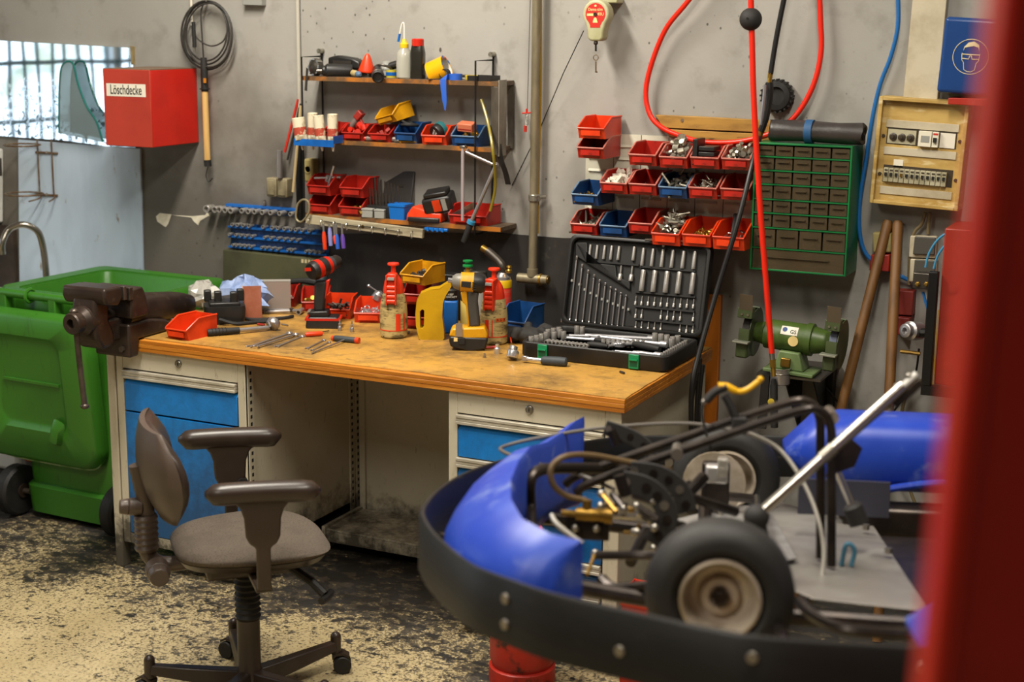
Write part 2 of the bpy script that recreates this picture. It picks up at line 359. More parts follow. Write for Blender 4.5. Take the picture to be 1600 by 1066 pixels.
# ================================================================== workbench
BX0, BX1, BY0, BY1, BZ = PY(168, 560, 3.975).x, -1.537, 3.955, 4.755, .84
FY = BY0 + .02                                                # front face of the cabinets
mat('wood_edge', 'b5701f', .45, c2='9a5a14', scale=3, lo=.4, hi=.6, c3='c98d3a', s3=9, l3=.55, h3=.7, stretch=(.5, 6, 14), bump=.05)
def _top(e, b, nt):
    v = e['mapped']((1, 1, 1))
    base = e['mix'](e['rng'](e['noise'](v, 3, 6), .35, .65), 'ba8c40', '9c7434')
    base = e['mix'](e['rng'](e['noise'](e['mapped']((1.5, 3, 1)), 4, 8, .7), .5, .74), base, '5d4a2e')
    base = e['mix'](e['mul'](e['rng'](e['noise'](v, 24, 7, .7), .58, .7), .7), base, '4a3c28')
    base = e['mix'](e['mul'](e['rng'](e['noise'](v, 2.4, 8, .68), .48, .66), .85), base, '3a2e20')
    base = e['mix'](e['mul'](e['rng'](e['noise'](v, 60, 5), .58, .7), .3), base, 'd0a860')
    nt.links.new(base, b.inputs['Base Color']); nt.links.new(e['rng'](e['noise'](v, 6, 6), .3, .7, .3, .62), b.inputs['Roughness']); e['bump'](e['noise'](v, 40, 6), .18, .003)
nodemat('worn_sheet', .5, _top)
wt = thing('worktop', 'thick wooden worktop with stained hardboard covering on the workbench', 'worktop', ((BX0 + BX1) / 2, BY0, .80))
for k in range(3):                                            # laminated edge layers
    MB().box(BX0, BX1, BY0 - .001 * (k % 2), BY1, .797 + k * .0135, .797 + (k + 1) * .0135 - .0004).obj('layer', MATS['wood_edge'], wt, w=True, bevel=.0012)
mb = MB(); n = 90; top = []; rnd = random.Random(3); e0 = 0
for i in range(n + 1):
    x = BX0 + (BX1 - BX0) * i / n; fr = i / n
    e0 = .6 * e0 + rnd.uniform(-.004, .004); inset = .012 + (.012 if fr < .35 else 0) + (.006 if .62 < fr < .66 else 0) + e0 * .7
    if fr > .72: inset = .004 + abs(e0) * .5
    top.append((x, BY0 + max(inset, .001)))
poly = top + [(BX1 - .004 - .004 * rnd.random(), BY0 + (BY1 - BY0) * k / 12) for k in range(1, 12)] + [(BX1 - .004, BY1), (BX0, BY1)]
mb.prism(poly, .8372, .8405); mb.obj('hardboard_sheet', MATS['worn_sheet'], wt, w=True, smooth=0)
BT = .8405
def _paint(e, b, nt):
    v = e['mapped']((1, 1, 1)); base = e['mix'](e['rng'](e['noise'](v, 2, 4), .35, .65), 'bcb4a0', 'aea690')
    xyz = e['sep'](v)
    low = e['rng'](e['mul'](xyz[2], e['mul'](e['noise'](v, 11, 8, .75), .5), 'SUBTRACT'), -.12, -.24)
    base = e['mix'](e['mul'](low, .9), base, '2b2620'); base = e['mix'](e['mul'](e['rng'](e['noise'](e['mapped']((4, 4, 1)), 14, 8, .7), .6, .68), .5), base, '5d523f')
    nt.links.new(base, b.inputs['Base Color'])
nodemat('bench_paint', .45, _paint)
mat('alu_strip', 'bdb7a8', .35, .3, c2='a49d8c', scale=8); mat('slot_black', '0c0b0a', .9)
def _blue(e, b, nt):
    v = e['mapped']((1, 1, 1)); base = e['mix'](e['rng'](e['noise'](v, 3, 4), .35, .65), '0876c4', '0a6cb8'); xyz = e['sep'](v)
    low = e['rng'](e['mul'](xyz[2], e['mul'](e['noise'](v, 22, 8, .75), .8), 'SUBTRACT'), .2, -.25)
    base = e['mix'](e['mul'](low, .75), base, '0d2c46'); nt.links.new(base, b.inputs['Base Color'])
nodemat('drawer_blue', .32, _blue)
mat('lock_steel', '8d8a84', .3, .9); mat('worn_edge_blue', '7fb4dc', .4, c2='3a86c0', scale=30)
def bench_x(px, py): return PY(px, py, FY).x
xa, xb = bench_x(182, 560), bench_x(384, 600)                 # left cabinet
xc, xd = bench_x(702, 620), bench_x(962, 650)                 # right cabinet
def z_at(px, py): return PY(px, py, FY).z
CZ0 = .115
def cabinet(x0, x1, label, side):
    t = thing('drawer_cabinet', label, 'cabinet', ((x0 + x1) / 2, FY, CZ0 - .02))
    m = MB(); P = m.box
    P(x0, x0 + .012, FY, BY1 - .02, CZ0, .796); P(x1 - .012, x1, FY, BY1 - .02, CZ0, .796); P(x0, x1, BY1 - .03, BY1 - .02, CZ0, .796); P(x0, x1, FY, BY1 - .02, CZ0, CZ0 + .02); P(x0, x1, FY, BY1 - .02, .78, .796)
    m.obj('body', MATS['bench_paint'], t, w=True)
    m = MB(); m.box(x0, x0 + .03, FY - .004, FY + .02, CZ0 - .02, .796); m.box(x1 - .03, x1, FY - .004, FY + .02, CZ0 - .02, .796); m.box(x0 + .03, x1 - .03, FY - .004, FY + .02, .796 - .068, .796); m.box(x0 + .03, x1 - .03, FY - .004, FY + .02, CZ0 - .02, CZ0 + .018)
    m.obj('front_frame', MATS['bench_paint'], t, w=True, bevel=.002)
    lk = MB().lathe([(.013, 0), (.013, .005), (.010, .007), (.010, .0055), (0, .0055)], 16, Matrix.Translation(((x0 + x1) / 2, FY - .004, .768)) @ R_(PI / 2, 'X')).obj('lock', MATS['lock_steel'], t, w=True)
    MB().box((x0 + x1) / 2 - .0012, (x0 + x1) / 2 + .0012, FY - .0105, FY - .0092, .763, .773).obj('keyhole', MATS['slot_black'], lk).location = -Vector(t.location)
    return t
def strip(t, x0, x1, z, par):
    m = MB(); 
    for k in range(3): m.box(x0, x1, FY - .016 + .002 * (k % 2), FY + .004, z - .010 * (k + 1) + .0005, z - .010 * k)
    o = m.obj('handle_strip', MATS['alu_strip'], t, w=True, bevel=.0015); o.parent = par; return o
def drawer(t, x0, x1, z0, z1, name='drawer', handle=True):
    zt = z1 - (.034 if handle else .0)
    m = MB()
    m.box(x0, x1, FY - .006, FY + .012, z0, zt - .014)
    m.add([(x0, FY - .006, zt - .014), (x1, FY - .006, zt - .014), (x1, FY + .006, zt), (x0, FY + .006, zt), (x0, FY + .012, zt - .014), (x1, FY + .012, zt - .014), (x1, FY + .012, zt), (x0, FY + .012, zt)],
          [(0, 1, 2, 3), (4, 7, 6, 5), (0, 3, 7, 4), (1, 5, 6, 2), (3, 2, 6, 7), (0, 4, 5, 1)])
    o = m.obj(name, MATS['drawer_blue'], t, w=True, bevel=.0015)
    MB().box(x0 + .01, x1 - .01, FY + .02, BY1 - .1, z0 + .01, z0 + .02).obj('drawer_tray', MATS['bench_paint'], o, w=False).location = -Vector(t.location)
    if handle: strip(t, x0 - .004, x1 - .002, z1, o)
    return o
cl = cabinet(xa, xb, 'white steel cabinet with one blue drawer and a blue door, under the vise end', 'l')
drawer(cl, xa + .034, xb - .033, .560 + .02, .724); 
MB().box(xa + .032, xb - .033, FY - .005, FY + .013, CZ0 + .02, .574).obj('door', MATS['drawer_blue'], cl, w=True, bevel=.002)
cr = cabinet(xc, xd, 'white steel cabinet with blue drawers behind the kart nose', 'r')
zz = .724
for h in (.137, .137, .137, .09, .09): drawer(cr, xc + .034, xd - .033, zz - h + .003, zz); zz -= h
# legs, knee space and side of the bench
def wb(t, nm, x0, x1, y0, y1, z0, z1, **k): return MB().box(x0, x1, y0, y1, z0, z1).obj(nm, MATS['bench_paint'], t, w=True, **k)
for t, x0, x1 in ((cl, BX0, BX0 + .034), (cr, BX1 - .05, BX1 - .014)):
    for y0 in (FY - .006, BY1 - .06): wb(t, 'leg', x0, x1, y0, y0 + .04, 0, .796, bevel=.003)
wb(cr, 'side_rail', BX1 - .045, BX1 - .02, FY + .04, BY1 - .06, .755, .796); wb(cr, 'filler_panel', xd, BX1 - .052, FY, FY + .02, .055, .796); wb(cr, 'side_panel', BX1 - .12, BX1 - .11, FY + .03, BY1 - .06, .09, .78)
for y0 in (FY + .006, BY1 - .145, BY1 - .105):
    u = wb(cl, 'slotted_upright', xb, xb + .004, y0, y0 + .03, .10, .796)
    m = MB(); z = .13
    while z < .78: m.box(xb + .004, xb + .0047, y0 + .010, y0 + .020, z, z + .012); z += .025
    s_ = m.obj('slots', MATS['slot_black'], u, smooth=0); s_.location = -Vector(cl.location); s_['kind'] = 'stuff'
fr = thing('knee_space_unit', 'white back panel and low dusty shelf in the knee space between the cabinets', 'shelf', ((xb + xc) / 2, FY + .44, .03))
wb(fr, 'back_panel', xb + .006, xc - .002, BY1 - .072, BY1 - .06, .09, .796); wb(fr, 'corner_post', xb + .006, xb + .03, BY1 - .085, BY1 - .073, .09, .796)
mb = MB(); mb.box(xb + .012, xc - .004, FY + .44, BY1 - .08, .085, .095); mb.box(xb + .012, xc - .004, FY + .44, FY + .446, .045, .085); mb.obj('low_shelf', MATS['bench_paint'], fr, w=True, bevel=.002)
wb(fr, 'shelf_rail', xb + .006, xb + .02, FY + .43, BY1 - .09, .05, .105); wb(fr, 'skirting', xb + .01, xc - .004, BY1 - .1, BY1 - .09, 0, .085)
# ================================================================== office chair
mat('chair_plastic', '2c221c', .36, c2='352a23', scale=8); mat('chair_fabric', '544a40', .95, c2='4a4138', scale=9, c3='3e362e', s3=260, l3=.5, h3=.62, bump=.2, bscale=300)
mat('chair_shell', '4c4038', .4, c2='423730', scale=6); mat('rubber_black', '151413', .6, c2='1f1d1b', scale=20)
ch = thing('office_chair', 'brown swivel office chair with grey seat and T-shaped armrests', 'chair', (-2.413, 3.308, 0), math.radians(45))
MB().lathe([(.04, .02), (.04, .075), (.033, .09), (.033, .24)], 20).obj('column', MATS['chair_plastic'], ch)
MB().lathe([(.030, .24)] + [(.031 + .006 * (k % 2), .24 + .0085 * k) for k in range(18)] + [(.03, .395)], 20).obj('bellows', MATS['rubber_black'], ch)
for k in range(5):
    a = math.radians(18 + 72 * k); d = Vector((math.cos(a), math.sin(a), 0)); M = R_(a, 'Z')
    m = MB(); m.loft([[(x, -w, z0), (x, w, z0), (x, w * .7, z1), (x, -w * .7, z1)] for x, w, z0, z1 in ((.02, .026, .03, .085), (.15, .022, .05, .092), (.28, .018, .072, .1))], M)
    lg = m.obj('base_leg', MATS['chair_plastic'], ch, bevel=.004)
    q = MB(); q.cyl((.285, 0, .06), (.285, 0, .112), .016, n=12, M=M); q.ball((.285, 0, .112), .016, M=M); q.obj('socket', MATS['chair_plastic'], lg)
    cs = MB(); sw = .7 if k % 2 else -.5; Mc = M @ T_(.285, 0, 0) @ R_(sw, 'Z')
    for s in (-1, 1): cs.cyl((.018, s * .008, .027), (.018, s * .024, .027), .027, n=18, M=Mc)
    cs.obj('caster', MATS['rubber_black'], lg, bevel=.003)
    MB().loft([[(x, -.018, z), (x, .018, z), (x, .018, z + .008), (x, -.018, z + .008)] for x, z in ((-.012, .045), (0, .056), (.02, .058), (.04, .046))], Mc).obj('caster_hood', MATS['chair_plastic'], lg)
# seat pad
def seat_ring(z, s, drop=0.):
    out = []
    for i in range(40):
        a = 2 * PI * i / 40; c, si = math.cos(a), math.sin(a); ex = .62
        x = math.copysign(abs(c) ** ex, c); y = math.copysign(abs(si) ** ex, si)
        w = .215 - .03 * (x < 0) * abs(x); out.append((.01 + x * (.215 - s), y * (w - s), z - drop * max(0, x) ** 3 + .008 * y * y))
    return out
MB().loft([seat_ring(.458, .02), seat_ring(.462, .004), seat_ring(.474, 0, .012), seat_ring(.482, .006, .016), seat_ring(.487, .03, .016), seat_ring(.488, .09, .006)]).obj('seat', MATS['chair_fabric'], ch, smooth=60)
MB().loft([seat_ring(.432, .06), seat_ring(.438, .02), seat_ring(.46, .004)]).obj('seat_shell', MATS['chair_plastic'], ch, smooth=60)
MB().box(-.12, .12, -.07, .07, .385, .432).obj('mechanism', MATS['chair_plastic'], ch, bevel=.012)
m = MB(); m.tube([(.10, -.05, .41), (.16, -.12, .375), (.19, -.15, .345)], [.012, .012, .013], 8); m.tube(spl([(.215, -.115, .335), (.2, -.145, .335), (.175, -.175, .335)], 4), .011, 8); m.obj('lever', MATS['rubber_black'], ch)
# armrests
for s in (-1, 1):
    y = s * .275; Ma = T_(0, y, 0) @ R_(math.radians(-9), 'Z') @ T_(0, -y, 0)
    a = MB(); rr = []
    for i in range(15):
        t = i / 14; x = -.145 + .30 * t; e = min(1, (t / .12 if t < .12 else (1 - t) / .12 if t > .88 else 1)); e = math.sqrt(max(.05, e * (2 - e)))
        rr.append([(x, y + .032 * e * math.cos(q), .700 + (.024 * e if math.sin(q) > 0 else .036 * e) * math.sin(q) + .012 * (1 - (2 * t - 1) ** 2) * .3) for q in [2 * PI * k / 14 for k in range(14)]])
    ar = a.loft(rr, Ma).obj('armrest', MATS['chair_plastic'], ch, smooth=70)
    prof = [(-.085, .685), (-.068, .672), (-.054, .655), (-.046, .63), (-.043, .58), (-.034, .56), (-.017, .548), (-.017, .43), (.021, .43), (.021, .548), (.038, .56), (.047, .58), (.05, .63), (.058, .655), (.072, .672), (.09, .685)]
    MB().prism([(x, z) for x, z in prof], -.016, .016, Ma @ Matrix.Translation((.0, y, 0)) @ R_(PI / 2, 'X')).obj('arm_post', MATS['chair_plastic'], ch, bevel=.006)
    MB().box(-.02, .024, min(y, y - s * .2), max(y, y - s * .2), .418, .436).obj('arm_bracket', MATS['chair_plastic'], ch, bevel=.004)
    if s > 0: MB().cyl((.035, y - .03, .56), (.035, y + .02, .56), .018).obj('arm_knob', MATS['rubber_black'], ar)
# backrest: shallow curved shell with pad
def back(d0, d1, grow, name, m_):
    rings = []
    for j in range(9):
        v = j / 8; ang = PI * (v - .5); hh = math.cos(ang) if 0 < j < 8 else .12; ring = []
        for i in range(24):
            a = 2 * PI * i / 24; yy = math.copysign(abs(math.cos(a)) ** .7, math.cos(a)) * (.2 + grow) * (.55 + .45 * hh ** .5); zz = .712 + (v - .5) * 2 * (.115 + grow)
            lean = -.13 * (zz - .56); dd = (d1 if math.sin(a) > 0 else d0) * (hh ** .5) * abs(math.sin(a)) ** .6
            ring.append((-.225 + lean + dd + 1.1 * yy * yy, yy, zz))
        rings.append(ring)
    return MB().loft(rings).obj(name, m_, ch, smooth=70)
back(-.045, .0, .012, 'back_shell', MATS['chair_shell']); back(-.004, .05, .006, 'back_pad', MATS['chair_plastic'])
sp = MB(); sp.tube(spl([(-.14, 0, .43), (-.235, 0, .43), (-.275, 0, .48), (-.268, 0, .58), (-.29, 0, .72)], 6), [.022] * 25, 12); sp.obj('back_stem', MATS['chair_shell'], ch)
m = MB(); m.lathe([(.03 + .004 * (k % 2), .475 + .0085 * k) for k in range(13)], 18, T_(-.272, 0, 0)); m.obj('stem_bellows', MATS['chair_shell'], ch)
for nm, (p0, p1, r) in {'tilt_knob': ((-.25, -.03, .43), (-.25, -.1, .425), .032), 'height_knob': ((-.28, .0, .60), (-.34, .0, .605), .024)}.items():
    k = MB(); p0, p1 = Vector(p0), Vector(p1); k.cyl(p0, p0.lerp(p1, .6), r * 1.05, r, n=20); k.cyl(p0.lerp(p1, .6), p1, r, r * .82, n=10); k.obj(nm, MATS['chair_shell'], ch, bevel=.003)
# ================================================================== wheeled green bin
def _bin(e, b, nt):
    v = e['mapped']((1, 1, 1)); base = e['mix'](e['rng'](e['noise'](v, 2, 4), .35, .65), '36701e', '2f6619')
    base = e['mix'](e['mul'](e['rng'](e['noise'](e['mapped']((6, 6, 1)), 7, 8, .7), .58, .7), .55), base, '1f4213'); nt.links.new(base, b.inputs['Base Color'])
nodemat('bin_green', .36, _bin)
mat('scuffed_green', '8fa982', .6, c2='4c8030', scale=18)
gb = thing('wheeled_bin', 'green wheeled refuse bin with its lid hanging open, beside the workbench', 'bin', (-3.9, 4.5, 0), math.radians(-2))
def rr3(w, d, z, r, cy): return [(x, y, z) for x, y in rrect(w, d, r, 4, 0, cy)]
m = MB(); m.loft([rr3(.43, .40, .05, .05, -.04), rr3(.45, .42, .16, .05, -.04), rr3(.50, .46, .55, .05, -.01), rr3(.54, .50, .84, .05, .03), rr3(.56, .52, .885, .05, .04), rr3(.53, .49, .885, .045, .04), rr3(.50, .46, .82, .045, .03), rr3(.46, .42, .5, .045, -.01), rr3(.40, .36, .07, .04, -.04)]); m.obj('body', MATS['bin_green'], gb, smooth=40)
m = MB(); o_, i_ = rr3(.66, .58, .80, .04, .04), rr3(.55, .51, .80, .05, .04)
m.loft([[(x, y, z + .005) for x, y, z in o_], [(x, y, z + .085) for x, y, z in o_], [(x, y, z + .098) for x, y, z in rr3(.64, .565, .80, .04, .04)], [(x, y, z + .092) for x, y, z in i_], [(x, y, z + .02) for x, y, z in rr3(.545, .505, .80, .05, .04)]], closed=True); m.obj('rim', MATS['bin_green'], gb, smooth=40)
m = MB(); m.cyl((-.34, -.285, .885), (.34, -.285, .885), .016); m.obj('handle_bar', MATS['bin_green'], gb)
for x in (-.25, .0, .16): MB().box(x - .018, x + .018, -.30, -.235, .80, .885).obj('handle_bracket', MATS['bin_green'], gb, bevel=.004)
m = MB(); m.torus((-.12, -.285, .885), .024, .007, (1, 0, 0), 16, 6); m.obj('lid_hinge', MATS['bin_green'], gb)
# lid: dished panel hanging down on the handle side
Ml = T_(-.10, -.325, .825) @ R_(math.radians(5), 'X')
def lidr(w, h, r, y, cz=-.285): return [(x, y, z) for x, z in rrect(w, h, r, 5, 0, cz)]
lid = MB(); lid.loft([lidr(.60, .58, .07, .03), lidr(.62, .60, .08, .0), lidr(.60, .58, .08, -.03), lidr(.57, .55, .08, -.04), lidr(.36, .37, .05, -.042, -.26), lidr(.33, .34, .045, -.028, -.26), lidr(.30, .31, .04, -.026, -.26)], Ml)
lo = lid.obj('lid', MATS['bin_green'], gb, smooth=40)
MB().tube(spl([(-.29, -.002, -.565), (-.15, -.002, -.587), (.15, -.002, -.587), (.26, -.002, -.575), (.30, -.002, -.525)], 5), .006, 6, M=Ml).obj('scuffed_edge', MATS['scuffed_green'], lo)
MB().box(-.13, .15, -.034, -.025, -.262, -.252, Ml).obj('rib', MATS['bin_green'], lo)
MB().loft([[(x * s, y, z0 + z * s) for x, z in rrect(.06, .1, .015, 2)] for s, y, z0 in ((1, -.04, -.46), (.6, -.06, -.47))], Ml @ T_(.26, 0, 0) @ R_(.3, 'Y')).obj('grip', MATS['bin_green'], lo)
for s in (-1, 1):
    w_ = MB(); w_.lathe([(.03, -.03), (.09, -.03), (.1, -.02), (.1, .02), (.09, .03), (.03, .03)], 24, Matrix.Translation((s * .265, -.265, .1)) @ R_(PI / 2, 'Y')); wo = w_.obj('wheel', MATS['rubber_black'], gb, smooth=40)
    MB().lathe([(.028, -.036), (.028, .036)], 14, Matrix.Translation((s * .265, -.265, .1)) @ R_(PI / 2, 'Y')).obj('hub', MATS['chair_plastic'], wo)
[MB().cyl((q * .2, -.262, .1), (q * .24, -.265, .1), .011).obj('axle', MATS['dark_iron'], gb) for q in (-1, 1)]
m = MB(); m.loft([rr3(.44, .43, .025, .05, -.05), rr3(.455, .445, .13, .05, -.05), rr3(.44, .42, .14, .05, -.05)]); m.obj('foot_skirt', MATS['bin_green'], gb)
# orange-ringed hose end on the floor behind the bin wheel
t = thing('floor_drain_pipe', 'grey drain pipe with orange seal behind the bin wheel', 'pipe', (-4.42, 4.62, 0))
MB().lathe([(.05, 0), (.05, .12), (.058, .12), (.058, .17), (.045, .17), (.045, .45)], 18).obj('pipe', mat('pipe_grey', '4c4640', .5), t); MB().torus((0, 0, .1), .05, .008).obj('seal', mat('seal_orange', 'a8501a', .5), t)
# ================================================================== bench vise
mat('vise_iron', '3a2e27', .36, .35, c2='2a211c', scale=6, c3='54463b', s3=30, l3=.6, h3=.75); mat('jaw_steel', '5d534b', .38, .7, c2='3f3730', scale=14)
vx = -3.372
vi = thing('bench_vise', 'large dark brown iron bench vise at the left end of the worktop', 'vise', (vx, 4.05, BT))
YZ = Matrix(((0, 0, 1, vx), (1, 0, 0, 0), (0, 1, 0, 0), (0, 0, 0, 1)))   # prism poly (y, z) extruded along x
m = MB(); m.prism([(3.90, .785), (3.945, .785), (3.952, .842), (4.12, .842), (4.14, .86), (4.10, .885), (4.02, .90), (3.90, .90)], -.075, .075, YZ); m.obj('base', MATS['vise_iron'], vi, w=True, bevel=.008)
rings = []
for y, zc, w, h in ((3.92, .945, .075, .065), (3.96, .94, .072, .06), (4.0, .925, .065, .055), (4.1, .92, .062, .052), (4.25, .905, .056, .046), (4.30, .90, .046, .036)):
    rings.append([(vx + w * math.copysign(abs(math.cos(a)) ** .6, math.cos(a)), y, zc + h * math.copysign(abs(math.sin(a)) ** .6, math.sin(a))) for a in [2 * PI * k / 20 for k in range(20)]])
m = MB(); m.loft(rings); m.obj('fixed_body', MATS['vise_iron'], vi, w=True, smooth=50)
m = MB(); m.prism([(3.90, .92), (3.99, .92), (3.985, .985), (3.965, 1.022), (3.912, 1.022), (3.905, .98)], -.088, .088, YZ); m.obj('fixed_jaw', MATS['vise_iron'], vi, w=True, bevel=.007)
MB().box(vx - .09, vx + .09, 3.893, 3.912, .985, 1.028).obj('jaw_plate', MATS['jaw_steel'], vi, w=True, bevel=.002)
m = MB(); m.prism([(3.785, 1.038), (3.862, 1.035), (3.866, .985), (3.842, .975), (3.836, .93), (3.86, .88), (3.86, .835), (3.80, .83), (3.77, .87), (3.762, .95), (3.772, 1.0)], -.05, .05, YZ); mj = m.obj('moving_jaw', MATS['vise_iron'], vi, w=True, bevel=.014, seg=3)
m = MB(); m.prism([(3.772, 1.042), (3.856, 1.040), (3.866, 1.005), (3.84, .975), (3.78, .985), (3.768, 1.01)], -.09, .09, YZ); m.obj('jaw_head', MATS['vise_iron'], vi, w=True, bevel=.01, seg=3)
MB().box(vx - .09, vx + .09, 3.866, 3.88, .99, 1.036).obj('jaw_plate', MATS['jaw_steel'], vi, w=True, bevel=.002)
MB().box(vx - .035, vx + .035, 3.84, 3.96, .845, .92).obj('slide_bar', MATS['jaw_steel'], vi, w=True, bevel=.006)
m = MB(); m.lathe([(.052, 0), (.05, .03), (.036, .045), (.036, .075), (.032, .08), (.016, .08), (.016, .055), (0, .055)], 24, Matrix.Translation((vx, 3.785, .93)) @ R_(PI / 2, 'X')); m.obj('spindle_head', MATS['vise_iron'], vi, w=True)
m = MB(); m.cyl((vx, 3.83, .93), (vx, 4.1, .93), .02); m.obj('screw', MATS['jaw_steel'], vi, w=True)
hb = MB().tube(spl([(vx - .004, 3.728, .965), (vx - .002, 3.73, .93), (vx + .004, 3.733, .80), (vx + .014, 3.736, .655)], 6), .0095, 10).obj('handle', MATS['jaw_steel'], vi, w=True)
for p in ((vx + .0145, 3.736, .65), (vx - .004, 3.728, .968)): MB().ball(p, .015, 12, 8, (1, 1, .7)).obj('handle_knob', MATS['jaw_steel'], hb).location = -Vector(vi.location)
MB().cyl((vx + .045, 3.90, .815), (vx + .045, 3.89, .815), .011, n=6).obj('bolt', MATS['jaw_steel'], vi, w=True)
# ================================================================== go-kart on its trolley
_n = Vector(CAMPOS + _ray(1125, 935) * 2.6); _f = Vector(CAMPOS + _ray(1115, 743) * 3.7)
ku = (_n - _f); KT = ku.length; ku.normalize(); kw = Vector((ku.y, -ku.x, 0)).normalized(); kz = kw.cross(ku); ko = (_n + _f) / 2
KMX = Matrix(((kw.x, ku.x, kz.x, ko.x), (kw.y, ku.y, kz.y, ko.y), (kw.z, ku.z, kz.z, ko.z), (0, 0, 0, 1)))
kart = thing('go_kart', 'go-kart chassis with blue nose and black wraparound bumper raised on a trolley', 'kart')
kart.matrix_basis = KMX
KI = KMX.inverted()
def KL(px, py, z=None, y=None, x=None):
    d = KI.to_3x3() @ Vector(_ray(px, py)); c = KI @ Vector(CAMPOS)
    t = (z - c.z) / d.z if z is not None else (y - c.y) / d.y if y is not None else (x - c.x) / d.x
    return c + d * t
mat('bumper_black', '0a0a0a', .45, c2='131211', scale=5, c3='34302c', s3=22, l3=.64, h3=.75, stretch=(1, 1, 5)); mat('bolt_steel', '9a958c', .35, .9)
mat('kart_blue', '1838a0', .42, c2='2646aa', scale=4, c3='6c7cb0', s3=11, l3=.56, h3=.76)
mat('tyre', '1b1a19', .62, c2='242220', scale=9); mat('mag_rim', 'b8ab9a', .4, .35, c2='94866f', scale=10); mat('tube_dark', '2a2421', .33, .6, c2='3a322c', scale=12)
mat('alu_plate', 'b4b2b0', .36, .6, c2='96928e', scale=7, c3='c8c6c2', s3=16, l3=.58, h3=.7); mat('grime_plate', '8a8580', .42, .5, c2='9c9892', scale=6)
mat('chrome_tube', 'b5b0a8', .22, .95); mat('brass', '8a6a2c', .38, .8, c2='6b5224', scale=20); mat('hose_brown', '5d4a30', .45); mat('cable_grey', '57524c', .5); mat('yellow_paint', 'd8a30a', .4); mat('rubber_soft', '211f1e', .7)
mat('bright_cable', '8f8a80', .4)
# bumper band
bp = [(-1.75, .93), (-1.0, .94), (-.28, .94), (-.07, .935), (.03, .90), (.128, .845), (.266, .765), (.35, .69), (.43, .60), (.514, .43), (.562, .30), (.588, .18), (.588, -.02), (.555, -.22), (.48, -.42), (.35, -.65), (.19, -.80), (-.2, -.90), (-.6, -.93), (-1.2, -.93), (-1.75, -.92)]
path = spl([(x, y, 0) for x, y in bp], 5); m = MB(); R = []
for i, p in enumerate(path):
    t = (path[min(i + 1, len(path) - 1)] - path[max(i - 1, 0)]).normalized(); nn = Vector((t.y, -t.x, 0)); pass
    R.append([p + nn * a + Vector((0, 0, b)) for a, b in ((.007, -.06), (.007, .045), (.003, .05), (-.003, .05), (-.007, .045), (-.007, -.06))])
bo = m.loft(R).obj('bumper', MATS['bumper_black'], kart, smooth=50)
for px, py in ((800, 935), (800, 975), (962, 1015), (1182, 1026), (1420, 1040)):
    p = KL(px, py, y=.8); best = min((q for q in path if q.y > .2), key=lambda q: abs(KL(px, py, y=q.y).x - q.x))
    i = path.index(best); t = (path[i + 1] - path[i - 1]).normalized(); nn = Vector((t.y, -t.x, 0)); nn = nn if nn.y > 0 else -nn
    q = best + nn * .007; q.z = KL(px, py, y=best.y).z; MB().cyl(q - nn * .002, q + nn * .004, .009, n=12).obj('bumper_bolt', MATS['bolt_steel'], bo, bevel=.001)
for px, py in ((1030, 690), (975, 722), (1045, 722)):
    p = KL(px, py, y=-.83); MB().cyl(p, p + Vector((0, .012, 0)), .012, n=12).obj('bumper_bolt', MATS['bolt_steel'], bo)
for x, y, s in ((-.1, .93, -1), (-.8, .935, -1), (-.3, -.9, 1), (-.9, -.92, 1), (.57, .1, 0)):
    MB().tube([(x, y, -.03), (x - (.25 if s == 0 else 0), y + s * .5, -.05)], .012).obj('bumper_bracket', MATS['tube_dark'], kart)
# blue nose
ns = [(.235, .60, .0, .10, .30, .64), (.29, .58, 0, .105, .36, .63), (.345, .52, 0, .115, .43, .57), (.375, .43, 0, .13, .49, .47), (.39, .30, 0, .14, .53, .30), (.395, .12, 0, .145, .54, .12), (.39, -.04, 0, .145, .525, -.06), (.37, -.18, 0, .13, .485, -.24), (.345, -.30, 0, .135, .44, -.40), (.325, -.37, 0, .15, .39, -.50), (.31, -.41, 0, .155, .345, -.55)]
R = []
for ix, iy, _, h, ox, oy in ns:
    i2 = Vector((ix, iy, 0)); o2 = Vector((ox, oy, 0)); L_ = lambda f, z: tuple(i2.lerp(o2, f) + Vector((0, 0, z)))
    R.append([L_(0, -.02), L_(0, h - .012), L_(.06, h), L_(.3, h - .012), L_(.7, h * .62), L_(.95, h * .25), L_(1.02, -.03), L_(.9, -.07), L_(.35, -.07), L_(.05, -.05)])
sm = MB(); nR = []
for k in range(len(R) - 1):
    for s in range(3): nR.append([tuple(Vector(a).lerp(Vector(b), s / 3)) for a, b in zip(R[k], R[k + 1])])
nR.append(R[-1]); sm.loft(nR).obj('nose_cone', MATS['kart_blue'], kart, smooth=60, bevel=.0)
# wheels
def wheel(x, y, side, r=.13, wd_=.115, nm='wheel', sub=True):
    M = Matrix.Translation((x, y, 0)) @ R_(-PI / 2 * side, 'X')                      # local z = outwards
    m = MB(); h = wd_ / 2
    m.lathe([(.072, -h + .012), (.085, -h), (r - .02, -h + .004), (r - .004, -h + .02), (r, -h * .4), (r, h * .4), (r - .004, h - .02), (r - .02, h - .004), (.098, h), (.085, h), (.072, h - .012), (.072, -h + .012)], 40, M); w_ = m.obj(nm, MATS['tyre'], kart, smooth=40)
    MB().lathe([(.0, -h + .03), (.05, -h + .03), (.06, -h + .01), (.071, -h + .01), (.071, h - .002), (.066, h), (.063, h - .004), (.06, h - .016), (.05, h - .034), (.034, h - .04), (.032, h - .028), (.02, h - .028), (.018, h - .034), (.0, h - .034)], 32, M).obj('rim', MATS['mag_rim'], w_, smooth=40)
    MB().lathe([(.016, h - .04), (.016, h - .02), (.011, h - .014), (0, h - .014)], 6, M).obj('hub_nut', MATS['tube_dark'], w_)
    return w_
